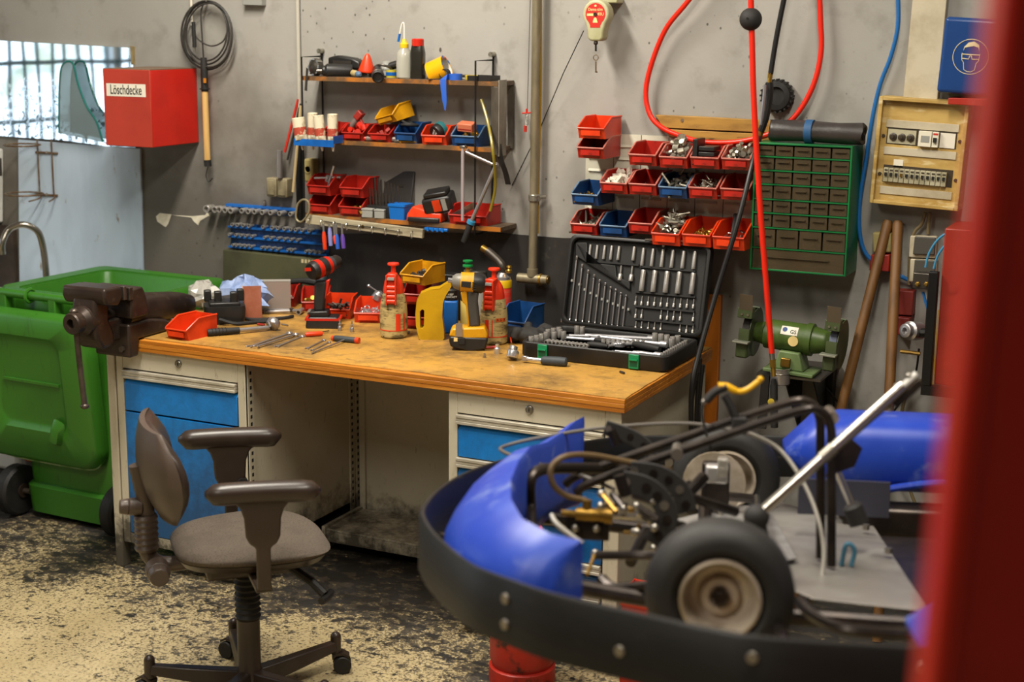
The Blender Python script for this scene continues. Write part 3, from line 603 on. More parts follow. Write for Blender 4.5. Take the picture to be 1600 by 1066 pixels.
wheel(0, KT / 2 - .04, 1); wheel(-.03, -KT / 2 - .0, 1)
for s in (1, -1): wheel(-1.04, s * .62, s, .14, .2, 'wheel')
MB().cyl((-1.04, -.6, 0), (-1.04, .6, 0), .02).obj('rear_axle', MATS['chrome_tube'], kart)
# chassis tubes, spindles, tray
K = lambda nm, pts, r, m_, n=8, s=5, par=kart: MB().tube(spl(pts, s) if s else pts, r, n).obj(nm, MATS[m_], par)
for s in (1, -1): K('frame_rail', [(.44, s * .16, -.045), (.36, s * .26, -.06), (0, s * .3, -.092), (-.5, s * .33, -.095), (-1.15, s * .3, -.095)], .016, 'tube_dark', 10)
K('front_crossmember', [(.02, -.42, -.05), (.02, 0, -.06), (.02, .42, -.05)], .016, 'tube_dark', 10); K('front_bow', [(.44, .16, -.045), (.47, 0, -.045), (.44, -.16, -.045)], .016, 'tube_dark', 10); K('mid_crossmember', [(-.52, -.33, -.06), (-.52, .33, -.06)], .014, 'tube_dark', 8, 0)
for s in (1, -1):
    y = s * (KT / 2 - .14); MB().box(-.035, .03, y - .02, y + .02, -.06, .06).obj('spindle_bracket', MATS['tube_dark'], kart, bevel=.006); MB().cyl((0, y, 0), (0, y + s * .13, 0), .0125, n=12).obj('stub_axle', MATS['chrome_tube'], kart); K('tie_rod', [(-.1, y, -.02), (-.09, s * .06, .0)], .007, 'chrome_tube', 8, 0)
    MB().lathe([(.02, -.004), (.075, -.004), (.075, .004), (.02, .004)], 24, Matrix.Translation((0, y + s * .045, 0)) @ R_(PI / 2, 'X')).obj('brake_disc', MATS['mag_rim'], kart)
    K('steering_arm', [(0, y, -.02), (-.1, y, -.025)], .011, 'tube_dark', 8, 0)
def plate(nm, pts, z, t, m_, bend=None):
    P = [KL(px, py, z=z) for px, py in pts]; MB().prism([(p.x, p.y) for p in P][::-1], z - t, z).obj(nm, MATS[m_], kart, bevel=.001)
plate('floor_tray', [(1050, 812), (1192, 778), (1365, 822), (1452, 955), (1270, 935), (1200, 905), (1150, 870)], -.072, .003, 'grime_plate')
plate('front_plate', [(1045, 815), (1192, 778), (1245, 872), (1205, 880), (1090, 850)], -.06, .003, 'alu_plate')
MB().box(-1.1, -.33, -.3, .3, -.078, -.075).obj('rear_tray', MATS['tube_dark'], kart)
for px, py in ((1075, 835), (1125, 803), (1353, 825), (1388, 862), (1195, 842)): p = KL(px, py, z=-.058); MB().cyl(p - Vector((0, 0, .004)), p + Vector((0, 0, .008)), .008, n=6).obj('plate_bolt', MATS['bolt_steel'], kart)
p = KL(1330, 885, z=-.07); MB().tube(spl([p + Vector((0, 0, .0)), p + Vector((-.005, 0, .035)), p + Vector((.012, 0, .045)), p + Vector((.02, 0, .0))], 5), .005).obj('cable_clip', mat('clip_blue', '3c6f86', .4), kart)
# steering hoop: twin tubes rising from the nose and dropping behind
for dy, ox, oy in ((.0, 0, 0), (-.07, -17, -13)):
    pts = [KL(900 + ox, 770 + oy, y=-.02 + dy), KL(935 + ox, 750 + oy, y=-.01 + dy), KL(1100 + ox, 692 + oy, y=.0 + dy), KL(1240 + ox, 645 + oy, y=.02 + dy), KL(1278 + ox, 641 + oy, y=.02 + dy), KL(1297 + ox, 664 + oy, y=.02 + dy), KL(1299 + ox, 720 + oy, y=.02 + dy), KL(1299 + ox, 885 + oy, y=.03 + dy)]
    K('steering_hoop', pts, .0095, 'tube_dark', 10, 6)
for px, py in ((1058, 708), (1300, 652)): p = KL(px, py, y=-.0); MB().cyl(p + Vector((0, .02, 0)), p + Vector((0, -.08, 0)), .013, n=10).obj('hoop_clamp', MATS['bolt_steel'], kart)
a, b = KL(1182, 808, y=.12), KL(1412, 603, y=.10); mt = MB(); mt.tube([a, a.lerp(b, .5), b], .012, 14); sc_ = mt.obj('steering_column', MATS['chrome_tube'], kart)
a2, b2 = a.lerp(b, .45), a.lerp(b, .53); MB().tube([a2, b2], .0135, 14).obj('column_sleeve', MATS['bolt_steel'], sc_)
t_ = (b - a).normalized(); m = MB(); m.cyl(b - t_ * .03, b + t_ * .035, .007, n=10); m.obj('column_tip', mat('white_plastic', 'c9c6c0', .4), sc_)
m = MB(); up = Vector((0, 0, 1)); m.box(-.04, .03, -.007, .007, -.024, -.008, frame(b, t_, up)); m.obj('wheel_plate', MATS['tube_dark'], sc_, bevel=.002)
for k in range(4): q = b + t_ * (-.035 + .016 * k) + up * (.011 if k % 2 else -.022); MB().ball(q, .0065, 8, 6).obj('bolt_head', MATS['bolt_steel'], sc_)
m = MB(); m.ball(a, .026, 14, 10, (1, 1, 1)); m.lathe([(.03, -.05), (.022, -.02), (.018, .0)], 14, Matrix.Translation(a)); m.obj('column_boot', MATS['rubber_soft'], kart)
m = MB(); p = KL(1322, 712, y=0.); m.prism([(-.035, -.05), (.02, -.02), (.03, .02), (.0, .04), (-.02, .03)], -.004, .004, frame(p, (-1, 0, -.1), (0, 1, 0))); m.obj('column_support', MATS['tube_dark'], kart)
a, b = KL(1308, 735, y=-.12), KL(1330, 788, y=-.12); MB().tube([a, b], .0085, 10).obj('side_strut', MATS['chrome_tube'], kart); c = b + (b - a).normalized() * .045; MB().tube([b, b.lerp(c, .15), c], [.016, .022, .022], 12).obj('strut_rubber', MATS['rubber_soft'], kart)
# yellow lever on a black bracket
b0 = KL(1155, 665, y=-.03); m = MB(); m.cbox((0, 0, .0), .03, .03, .035); m.v = [tuple(Vector(v) + b0) for v in m.v]; br = m.obj('lever_bracket', MATS['rubber_soft'], kart, bevel=.003)
K('lever_post', [KL(1152, 660, y=-.03), KL(1140, 632, y=-.03), KL(1132, 618, y=-.03)], .0085, 'rubber_soft', 8, 4); K('lever_body', [KL(1103, 627, y=-.03), KL(1118, 612, y=-.03), KL(1136, 604, y=-.03)], .009, 'rubber_soft', 8, 4)
K('lever', [KL(1122, 603, y=-.03), KL(1135, 604, y=-.03), KL(1152, 612, y=-.03), KL(1168, 609, y=-.03), KL(1188, 594, y=-.03)], [.0075] * 5 + [.008] * 5 + [.0065] * 11, 'yellow_paint', 10, 5)
MB().ball(KL(1188, 593, y=-.03), .0072, 10, 8).obj('lever_tip', MATS['yellow_paint'], kart); MB().ball(KL(1100, 628, y=-.03), .006, 8, 6).obj('cable_nut', MATS['bolt_steel'], kart)
# cables and hoses
K('lever_cable', [KL(1098, 632, y=-.03), KL(1097, 650, y=-.03), KL(1107, 690, y=-.03), KL(1112, 705, y=-.05)], .003, 'rubber_soft', 6)
K('throttle_cable', [KL(1180, 680, y=-.25), KL(1080, 662, y=-.3), KL(950, 668, y=-.3), KL(850, 683, y=-.3), KL(790, 697, y=-.28), KL(786, 706, y=-.2), KL(830, 722, y=-.1), KL(900, 740, y=-.05), KL(960, 765, y=0)], .0042, 'cable_grey', 8, 6)
K('brake_hose', [KL(1050, 735, y=-.02), KL(980, 722, y=.0), KL(925, 712, y=.05), KL(885, 713, y=.1), KL(862, 730, y=.12), KL(864, 757, y=.12), KL(885, 775, y=.1), KL(915, 782, y=.08)], .0065, 'hose_brown', 8, 6)
K('clutch_cable', [KL(1165, 675, y=-.1), KL(1215, 700, y=-.1), KL(1250, 745, y=-.05), KL(1275, 800, y=0), KL(1287, 860, y=.05), KL(1280, 920, y=.1), KL(1262, 945, y=.15)], .0045, 'bright_cable', 8, 6)
K('return_pipe', [KL(862, 805, y=.1), KL(868, 817, y=.12), KL(885, 832, y=.14), KL(910, 850, y=.15)], .006, 'bright_cable', 8, 4)
K('nose_hoop', [KL(832, 850, z=.0), KL(829, 800, y=.05), KL(828, 757, y=.05), KL(838, 738, y=.03), KL(870, 732, y=-.02), KL(960, 733, y=-.1), KL(1010, 738, y=-.16)], .0125, 'tube_dark', 10, 6)
# master cylinder
c0, c1 = KL(900, 803, y=.1), KL(948, 806, y=.1); ax = (c1 - c0).normalized(); mc = MB().tube([c0, c1], .014, 14).obj('master_cylinder', MATS['brass'], kart)
MB().tube([c1 - ax * .004, c1 + ax * .012], .017, 14).obj('end_cap', MATS['brass'], mc); MB().tube([c0 - ax * .03, c0], .007, 10).obj('inlet', MATS['brass'], mc); q = c0.lerp(c1, .35); MB().tube([q, q + Vector((0, 0, .03))], .010, 12).obj('reservoir_port', MATS['brass'], mc); K('push_rod', [c1, c1 + ax * .06], .006, 'chrome_tube', 8, 0, mc)
for px in (899, 932): p = KL(px, 826, y=.1); MB().ball(p, .0085, 10, 8).obj('mount_bolt', MATS['bolt_steel'], mc)
MB().cbox((0, 0, 0), .09, .012, .05).obj('mount_plate', MATS['tube_dark'], kart, bevel=.003).location = KL(918, 825, y=.085)
# drilled pedal arms
def pedal(pts, y, w, holes):
    P = [KL(px, py, y=y) for px, py in pts]; S = spl(P, 5); m = MB(); m.ribbon(S, [Vector((w, 0, w * .2)) if False else (S[min(i + 1, len(S) - 1)] - S[max(i - 1, 0)]).cross(Vector((0, 1, 0))).normalized() * w for i in range(len(S))], .008)
    o = m.obj('pedal_arm', MATS['rubber_soft'], kart, bevel=.002)
    for k in range(holes): q = S[int((k + .5) / holes * (len(S) - 1))]; MB().cyl(q + Vector((0, .0038, 0)), q + Vector((0, .0058, 0)), w * .22, n=10).obj('hole_bush', MATS['bolt_steel'] if k % 3 == 0 else MATS['tube_dark'], o)
    return o
pedal([(945, 668), (985, 682), (1010, 700), (1022, 722)], -.2, .034, 4); pedal([(972, 752), (1010, 762), (1035, 785), (1042, 812), (1020, 850)], .1, .045, 6); pedal([(985, 735), (1030, 742), (1062, 765), (1075, 800)], .02, .04, 5)
K('pedal_rod', [KL(955, 672, y=-.2), KL(965, 695, y=-.2)], .012, 'tube_dark', 8, 0); K('pedal_rod', [KL(968, 742, y=.1), KL(978, 775, y=.1)], .014, 'tube_dark', 8, 0)
rk = random.Random(11)
for k in range(16):
    p = KL(rk.uniform(930, 1075), rk.uniform(770, 880), y=rk.uniform(-.02, .18)); q = p + Vector((rk.uniform(-.06, .06), rk.uniform(-.06, .06), rk.uniform(-.03, .05)))
    K('linkage_rod', [p, q], rk.choice([.004, .006, .008]), rk.choice(['chrome_tube', 'tube_dark', 'tube_dark', 'brass']), 8, 0); MB().ball(p, .009, 8, 6).obj('rod_end', MATS['bolt_steel'], kart)
for p0, p1, r in (((1040, 810), (1100, 745), .013), ((1055, 770), (1150, 800), .011), ((985, 880), (1010, 830), .012)): K('support_tube', [KL(*p0, y=0), KL(*p1, y=-.1)], r, 'tube_dark', 10, 0)
K('frame_stay', [KL(930, 868, y=.2), KL(1010, 868, y=.2), KL(1060, 868, y=.25)], .009, 'tube_dark', 8, 3); K('frame_stay', [KL(940, 905, y=.22), KL(960, 920, y=.25), KL(1020, 915, y=.3)], .012, 'tube_dark', 8, 4)
K('side_bar', [KL(1250, 940, z=-.05), KL(1275, 965, z=-.05), KL(1330, 985, z=-.05), KL(1450, 992, z=-.05)], .011, 'tube_dark', 8, 5)
MB().box(-.012, .012, -.06, -.02, -.02, .02).obj('reservoir', mat('clear_tank', 'a9a49a', .2, trans=.4), kart, bevel=.004).location = KL(1130, 735, y=-.1) 
m = MB(); p = KL(1120, 740, y=-.2); m.cbox((0, 0, 0), .05, .04, .04); m.obj('caliper', MATS['alu_plate'], kart, bevel=.006).location = p
# blue side pods
def pod(x0, x1, y0, y1, nm, zc=.07, hz=.095):
    R = []
    for k in range(13):
        t = k / 12; x = x0 + (x1 - x0) * t; e = min(1, math.sqrt(max(.02, 1 - (1 - min(t / .16, 1)) ** 2)));
        if t > .9: e = min(e, math.sqrt(max(.1, 1 - ((t - .9) / .1) ** 2)))
        cy = (y0 + y1) / 2; w = (y1 - y0) / 2
        R.append([(x, cy + w * (.6 + .4 * e) * cc, zc + hz * e * ss * (1 if ss > 0 else .9)) for cc, ss in [(math.copysign(abs(math.cos(q)) ** .6, math.cos(q)), math.copysign(abs(math.sin(q)) ** .6, math.sin(q))) for q in [2 * PI * i / 20 for i in range(20)]]])
    return MB().loft(R).obj(nm, MATS['kart_blue'], kart, smooth=60)
po = pod(-.17, -.98, -.72, -.46, 'side_pod'); MB().tube(spl([(-.38, -.455, .0), (-.55, -.452, .028), (-.8, -.452, .02), (-.95, -.46, -.005)], 5), .009, 8).obj('pod_rib', MATS['kart_blue'], po)
pod(-.30, -.95, .60, .85, 'side_pod', .005, .055)
MB().box(-.8, -.3, -.5, -.40, -.12, -.03).obj('pod_bar', MATS['tube_dark'], kart, bevel=.01)
m = MB(); p = KL(1290, 770, y=-.25); m.box(-.14, .06, -.004, .004, -.05, .03); m.obj('guard_plate', mat('guard_violet', '4a4a55', .4, .4), kart).location = p
# trolley under the kart
def kw_(x, y, z=0.): q = KMX @ Vector((x, y, z)); return q
tr = thing('kart_trolley', 'dark steel tube trolley carrying the go-kart', 'trolley', (kw_(-.5, 0).x, kw_(-.5, 0).y, 0))
def TW(nm, pts, r=.016): MB().tube(pts, r, 10).obj(nm, MATS['tube_dark'], tr, w=True)
for sx in (-.85, -.12):
    for sy in (-.28, .28):
        p = kw_(sx, sy, -.11); TW('post', [(p.x, p.y, .09), tuple(p)]); MB().cyl((p.x - .02, p.y, .04), (p.x + .02, p.y, .04), .04, n=18).obj('caster', MATS['rubber_black'], tr, w=True); MB().box(p.x - .028, p.x + .028, p.y - .02, p.y + .02, .05, .095).obj('caster_fork', MATS['tube_dark'], tr, w=True)
    TW('cross_tube', [kw_(sx, -.34, -.128), kw_(sx, .34, -.128)]); a, b = kw_(sx, -.28), kw_(sx, .28); TW('foot_tube', [(a.x, a.y, .11), (b.x, b.y, .11)])
for sy in (-.28, .28): a, b = kw_(-.85, sy), kw_(-.12, sy); TW('long_tube', [(a.x, a.y, .11), (b.x, b.y, .11)])
# red gas bottle on the floor and red crate under the kart
mat('bottle_red', 'a3200f', .42, c2='8c1a0c', scale=5, c3='3a120a', s3=14, l3=.58, h3=.68)
g = PZ(811, 1066, 0); gbt = thing('gas_bottle', 'scuffed red gas bottle standing on the floor under the bumper', 'gas bottle', (g.x, g.y + .02, 0))
MB().lathe([(.09, 0), (.098, .004), (.098, .05), (.09, .055)], 28).obj('foot_ring', MATS['bottle_red'], gbt, smooth=40)
MB().lathe([(.06, .03), (.088, .05), (.096, .075), (.096, .33), (.085, .375), (.05, .40), (.022, .405), (.022, .43)], 28).obj('shell', MATS['bottle_red'], gbt, smooth=40)
MB().lathe([(.016, .43), (.016, .46), (.022, .46), (.022, .475), (0, .475)], 12).obj('valve', MATS['brass'], gbt); MB().torus((0, 0, .47), .05, .006).obj('collar', MATS['bottle_red'], gbt)
g = Vector((-1.44, 3.9, 0)); t = thing('red_crate', 'tall narrow red plastic tub on the floor behind the kart wheel', 'crate', (g.x, g.y, 0))
m = MB(); m.box(-.12, .12, -.1, .1, 0, .01); m.box(-.12, -.112, -.1, .1, .01, .2); m.box(.112, .12, -.1, .1, .01, .2); m.box(-.112, .112, -.1, -.092, .01, .2); m.box(-.112, .112, .092, .1, .01, .2); m.obj('tub', mat('crate_red', 'b3280f', .4), t, bevel=.002); [MB().box(-.126, .126, *yy, .17, .2).obj('lip', MATS['crate_red'], t) for yy in ((-.106, -.1), (.1, .106))]
t.scale = (.42, .5, 1.5)
# ================================================================== shared small makers
mat('bin_red', 'a82014', .38, c2='8f1a10', scale=10, c3='5a160e', s3=40, l3=.6, h3=.75); mat('bin_orange', 'd23a12', .36, c2='bb300e', scale=12); mat('bin_blue', '123f74', .4, c2='0e3058', scale=10); mat('bin_yellow', 'c98f10', .4, c2='a8730c', scale=12); mat('bin_lip', 'b4685a', .5, c2='9c4a3e', scale=25); mat('lip_blue', '54708c', .5, c2='3f5c78', scale=25)
mat('steel', 'a5a19a', .3, .9, c2='86827b', scale=20); mat('chrome', 'c8c8cc', .26, .8); mat('steel_dark', '55504a', .38, .8); mat('black_plastic', '1a1918', .42, c2='22201f', scale=15); mat('grip_black', '191817', .65); mat('red_plastic', 'b3200f', .36); mat('zinc', 'aaa596', .35, .8, c2='7e7a6c', scale=60)
mat('tool_blue', '0d5aa8', .38, c2='0a4a90', scale=12); mat('white_card', 'cfc8b8', .6); mat('grey_plastic', '8a8a84', .5); mat('brass_bright', 'b08a3c', .3, .85)
BINM = {}
def bin_meshes(w, d, h):
    k = (w, d, h)
    if k in BINM: return BINM[k]
    t = .0025; a = -d / 2; b = d / 2; prof = [(a + .012, 0), (a, h * .5), (a + .004, h * .56), (a + d * .38, h * .97), (a + d * .42, h), (b, h), (b, 0)]
    m = MB()
    for s in (-1, 1): x0, x1 = sorted((s * w / 2, s * (w / 2 - t))); m.prism(prof, x0, x1, Matrix(((0, 0, 1, 0), (1, 0, 0, 0), (0, 1, 0, 0), (0, 0, 0, 1))))
    m.box(-w / 2 + t, w / 2 - t, a + .012, b, 0, t); m.box(-w / 2 + t, w / 2 - t, b - t, b, t, h)
    m.prism([(a + .012, t), (a, h * .5), (a + t, h * .5), (a + .012 + t, t)], -w / 2 + t, w / 2 - t, Matrix(((0, 0, 1, 0), (1, 0, 0, 0), (0, 1, 0, 0), (0, 0, 0, 1))))
    l = MB(); P = []
    for s in (1, -1): pass
    rim = [(s * w / 2, y, z) for s, y, z in ((-1, b, h), (-1, a + d * .42, h), (-1, a + d * .38, h * .97), (-1, a + .003, h * .56), (-1, a - .001, h * .5), (1, a - .001, h * .5), (1, a + .003, h * .56), (1, a + d * .38, h * .97), (1, a + d * .42, h), (1, b, h))]
    lip = MB(); lip.tube(rim, .0032, 6); g = MB(); g.box(-w * .36, w * .36, a + .003, a + .008, h * .16, h * .40, Matrix.Translation((0, -.006, 0)))
    ms = []
    for q, nm in ((m, 'tub'), (lip, 'rim'), (g, 'label_slot')):
        o = q.obj(nm, None); me = o.data; bpy.data.objects.remove(o); ms.append(me)
    BINM[k] = ms; return ms
def open_bin(label, loc, rz=0., w=.1, d=.16, h=.075, m_='bin_red', lip=None, rot=None, group='open fronted storage bins', cat='bin'):
    t = thing('storage_bin', label, cat, loc, rz, group, rot)
    for me, nm, mm in zip(bin_meshes(w, d, h), ('tub', 'rim', 'label_slot'), (m_, lip or m_, m_)):
        o = bpy.data.objects.new(nm, me); COL.objects.link(o); o.parent = t
        if not me.materials: me.materials.append(MATS[mm])
        o.material_slots[0].link = 'OBJECT'; o.material_slots[0].material = MATS[mm]
    return t
def heap(label, cat, loc, rz, w, d, h, kind, n, m_, seed=1, slope=.3):
    """loose small parts lying in a bin: nobody could count them"""
    r = random.Random(seed); m = MB(); Mz = Matrix.Translation(Vector(loc)) @ R_(rz, 'Z')
    for i in range(n):
        x, y = r.uniform(-w / 2, w / 2), r.uniform(-d / 2, d / 2); z = h * (.35 + .65 * r.random()) * (1 - .5 * (2 * abs(x) / w) ** 2) + slope * h * (y / d)
        M = Mz @ T_(x, y, max(z, .006)) @ Euler((r.uniform(0, 6.3), r.uniform(0, 6.3), r.uniform(0, 6.3))).to_matrix().to_4x4()
        if kind == 'screw': L_ = r.uniform(.018, .034); m.cyl((0, 0, 0), (0, 0, L_), .0028, n=6, M=M); m.cyl((0, 0, -.004), (0, 0, 0), .0055, n=6, M=M)
        elif kind == 'bolt': L_ = r.uniform(.03, .05); m.cyl((0, 0, 0), (0, 0, L_), .0042, n=7, M=M); m.cyl((0, 0, -.006), (0, 0, 0), .008, n=6, M=M)
        elif kind == 'nut': m.cyl((0, 0, 0), (0, 0, .008), r.uniform(.007, .011), n=6, M=M)
        elif kind == 'ring': m.torus((0, 0, 0), r.uniform(.008, .012), .002, n=10, k=5, M=M)
        elif kind == 'block': m.box(-.014, .014, -.006, .006, -.008, .008, M)
        elif kind == 'sleeve': m.cyl((0, 0, 0), (0, 0, .02), r.uniform(.009, .012), n=10, M=M)
    return solo(m, 'loose_parts', MATS[m_], label, cat, kind='stuff', smooth=30)
def bottle(name, label, loc, prof, m_, cap=None, capm=None, rz=0, cat='bottle', n=20, M=None):
    t = thing(name, label, cat, loc, rz); MB().lathe(prof, n, M).obj('body', MATS[m_], t, smooth=40)
    if cap: MB().lathe(cap, n, M).obj('cap', MATS[capm], t, smooth=40)
    return t
def bar(pts, r, n=8, s=0): return MB().tube(spl(pts, s) if s else pts, r, n)
def bar_up(pts, r, n, s, start=True, end=False):                # hose or pipe carried on straight up to the ceiling
    S = spl(pts, s) if s else [Vector(p) for p in pts]
    if start: S = [Vector((S[0].x, S[0].y, 4.09))] + S
    if end: S = S + [Vector((S[-1].x, S[-1].y, 4.09))]
    return MB().tube(S, r, n)
SOCK = {}
def socket_mesh(r, L_, r2=None):
    k = (round(r, 4), round(L_, 4), r2)
    if k not in SOCK:
        r2 = r2 or r; m = MB(); m.lathe([(r * .35, 0), (r2 * .96, 0), (r2, .001), (r2, L_ * .45), (r, L_ * .55), (r, L_ - .001), (r * .95, L_), (r * .68, L_), (r * .68, L_ * .55), (0, L_ * .55)], 14)
        o = m.obj('socket', mat('socket_chrome', 'bab6b0', .3, .65, c2='98938c', scale=40)); SOCK[k] = o.data; bpy.data.objects.remove(o)
    return SOCK[k]
def put_mesh(me, name, M, label, cat, group): # one-mesh thing from shared data
    o = bpy.data.objects.new(name, me); COL.objects.link(o); o.matrix_basis = M; return tag(o, label, cat, group)
# ================================================================== wall shelf
SD = .135; SY = WY - SD; SZ1, SZ2, SZ3 = 1.70, 1.47, 1.19      # front plane and board tops
def SX(px, py, d=SD): return PY(px, py, WY - d).x
def sd(d): return d * .66
mat('shelf_board', '5a4a3a', .6, c2='443628', scale=8, stretch=(1, 6, 6)); mat('shelf_edge', 'a0601c', .5, c2='5d452c', scale=5, lo=.4, hi=.55, stretch=(2, 2, 2)); mat('wire_black', '1c1b1a', .45, .5); mat('shelf_metal', '6d655b', .45, .7, c2='4a443c', scale=9, stretch=(1, 1, .4)); mat('batten_white', 'a39a80', .6, c2='7d745e', scale=12, stretch=(.5, 3, 3))
x0, x1 = SX(470, 119), SX(774, 130)
sh = thing('wall_shelf', 'three-tier wooden wall shelf hung on black wire frames above the bench', 'shelf', ((x0 + x1) / 2, SY, SZ3 - .02))
for z, a, b in ((SZ1, x0, x1 + .01), (SZ2, SX(470, 225), x1), (SZ3, SX(475, 345), SX(782, 358))):
    bo = MB().box(a, b, SY + .004, WY - .003, z - .016, z).obj('board', MATS['shelf_board'], sh, w=True, bevel=.0015); e = MB().box(a, b, SY, SY + .004, z - .016, z - .0005).obj('front_edge', MATS['shelf_edge'], bo); e.location = -Vector(sh.location)
MB().box(x1 + .012, x1 + .015, SY + .0, SY + .06, 1.44, SZ1 + .005).obj('side_plate', mat('side_metal', '9a9488', .45, .3, c2='6f685c', scale=9, stretch=(1, 1, .4)), sh, w=True); MB().box(x1 - .01, x1 + .012, WY - .012, WY - .003, 1.46, SZ1 - .02).obj('wall_cleat', MATS['shelf_metal'], sh, w=True); MB().box(x1 - .015, x1 + .012, SY - .003, SY - .0005, 1.445, SZ1 - .018).obj('side_flange', MATS['shelf_metal'], sh, w=True, bevel=.001)
for px0, pyt, pxb in ((471, 89, 517), (743, 95, 781)):
    a = W(px0, pyt, SD + .01); b = W(pxb, pyt - 1, .004); zt = a.z
    m = bar([(a.x, WY - .006, zt + .02), (a.x, WY - .006, zt), (a.x, SY - .01, zt), (a.x, SY - .01, SZ3 - .03)], .0035, 8); m.obj('wire_frame', MATS['wire_black'], sh, w=True)
    m = bar([(a.x, WY - .008, zt), (a.x, WY - .008, SZ3 - .03), (a.x, SY - .01, SZ3 - .03)], .0035, 8); m.obj('wire_frame', MATS['wire_black'], sh, w=True)
    MB().cyl((a.x, WY - .001, zt + .02), (a.x, WY - .03, zt + .02), .009, n=10).obj('wall_hook', MATS['zinc'], sh, w=True)
# batten with hooks on the front of the low board
bl, brr = W(475, 338, SD + .03), W(658, 361, SD + .03)
Mb = frame(((bl.x + brr.x) / 2, SY - .013, (bl.z + brr.z) / 2 - .012), (brr.x - bl.x, 0, brr.z - bl.z), (0, 0, 1)); Lb = (brr - bl).length / 2
ba = thing('hook_batten', 'off-white wooden batten with small hooks along the lowest shelf', 'hook rail', tuple(Mb.translation))
MB().box(-Lb, Lb, -.008, .008, -.017, .017, Mb).obj('batten', MATS['batten_white'], ba, w=True, bevel=.002); MB().cyl((0, -.008, .0), (0, -.011, .0), .006, M=Mb).obj('round_stud', MATS['brass'], ba, w=True); MB().tube([Mb @ Vector((x, -.012, .002 * math.sin(x * 30))) for x in [-.17 + .0485 * k for k in range(8)]], .0016, 6).obj('wire', MATS['wire_black'], ba, w=True)
for k in range(9):
    x = -Lb * .92 + k * Lb * .22; bar([Mb @ Vector(p) for p in ((x, -.008, .006), (x, -.018, .004), (x, -.022, -.012), (x, -.016, -.02), (x + .002, -.011, -.014))], .0015, 6, 3).obj('hook', MATS['steel'], ba, w=True)
# --- things on the top board -------------------------------------------------
def P1(px, d=.12, z=SZ1, py=115): return (SX(px, py, sd(d)), WY - sd(d), z)
x, y, z = P1(494, .16); t = thing('clutch_hub', 'notched steel clutch hub at the left end of the top shelf', 'machine part', (x, y, z)); My = Matrix.Translation((0, 0, .028)) @ R_(PI / 2 - .1, 'X') @ R_(-.3, 'Y')
MB().lathe([(.02, -.015), (.026, -.01), (.026, .01), (.016, .016), (.008, .02), (0, .02)], 18, My).obj('drum', MATS['steel_dark'], t)
for k in range(8): MB().box(-.005, .005, .022, .0275, -.008, .013, My @ R_(k * PI / 4, 'Z')).obj('tooth', MATS['steel'], t)
x, y, z = P1(481, .215); solo(MB().prism([(-.004, -.045), (.006, -.045), (.004, .035), (-.005, .04)], -.001, .001, Matrix.Translation((x, SY - .016, z - .008)) @ R_(PI / 2, 'X') @ R_(-.12, 'Z')), 'saw_blade', MATS['steel_dark'], 'thin dark blade hanging over the left end of the top shelf', 'blade')
x, y, z = P1(527, .15); t = thing('electric_motor', 'black cylindrical motor lying beside the notched hub', 'motor', (x, y, z + .021), 0, None, (0, 0, .55)); m = MB(); m.lathe([(.018, -.045), (.0205, -.04), (.0205, .03), (.015, .036), (.015, .042)], 18, R_(-PI / 2, 'Y')); m.obj('case', MATS['black_plastic'], t, smooth=40); MB().cyl((-.045, 0, 0), (-.06, 0, 0), .004).obj('shaft', MATS['steel'], t)
x, y, z = P1(541, .07); t = thing('drill_housing', 'black power tool housing at the back of the top shelf', 'power tool', (x, y, z)); MB().loft([[(xx, -.02, .02), (xx, .02, .02), (xx, .02, .02 + h), (xx, -.02, .02 + h)] for xx, h in ((-.05, .03), (-.02, .036), (.03, .03), (.055, .02))]).obj('housing', MATS['black_plastic'], t, bevel=.005); MB().box(-.03, .03, -.024, -.02, .032, .042).obj('rail', MATS['steel_dark'], t); MB().box(-.02, .02, -.015, .015, 0, .022).obj('foot', MATS['black_plastic'], t)
x, y, z = P1(557, .17); t = thing('spray_nozzle', 'small beige and blue spray nozzle in front of the red funnel', 'nozzle', (x, y, z + .012), 0, None, (0, .1, -.5)); MB().lathe([(.006, -.03), (.012, -.025), (.012, .0), (.008, .006)], 14, R_(PI / 2, 'Y')).obj('sleeve', mat('beige', '9c8a5c', .5), t); MB().lathe([(.010, .004), (.012, .008), (.011, .02), (.005, .028)], 14, R_(PI / 2, 'Y')).obj('tip', mat('slate_blue', '4a627c', .5), t)
x, y, z = P1(573, .10); t = thing('funnel', 'orange red plastic funnel standing upside down on the top shelf', 'funnel', (x, y, z + .03), 0, None, (.05, .12, 0)); MB().lathe([(.030, -.012), (.031, -.01), (.030, -.005), (.016, .035), (.009, .05), (.004, .055)], 24).obj('cone', MATS['bin_orange'], t, smooth=40)
t['label'] = 'orange red plastic funnel standing upside down on the top shelf'; MB().box(-.022, .022, -.02, .02, -.03, -.012).obj('base_ring', MATS['steel_dark'], t, bevel=.004)
x, y, z = P1(604, .05); t = thing('angle_grinder', 'grey angle grinder gear head behind the flashlight', 'power tool', (x, y, z)); MB().lathe([(.02, 0), (.026, .006), (.026, .02), (.018, .03), (.014, .05), (0, .054)], 16).obj('gear_case', MATS['grey_plastic'], t, smooth=40); MB().torus((0, -.015, .03), .024, .004, (0, .5, 1)).obj('guard', MATS['steel_dark'], t); MB().cyl((.01, 0, .035), (.055, .01, .05), .013, n=12).obj('body', MATS['black_plastic'], t)
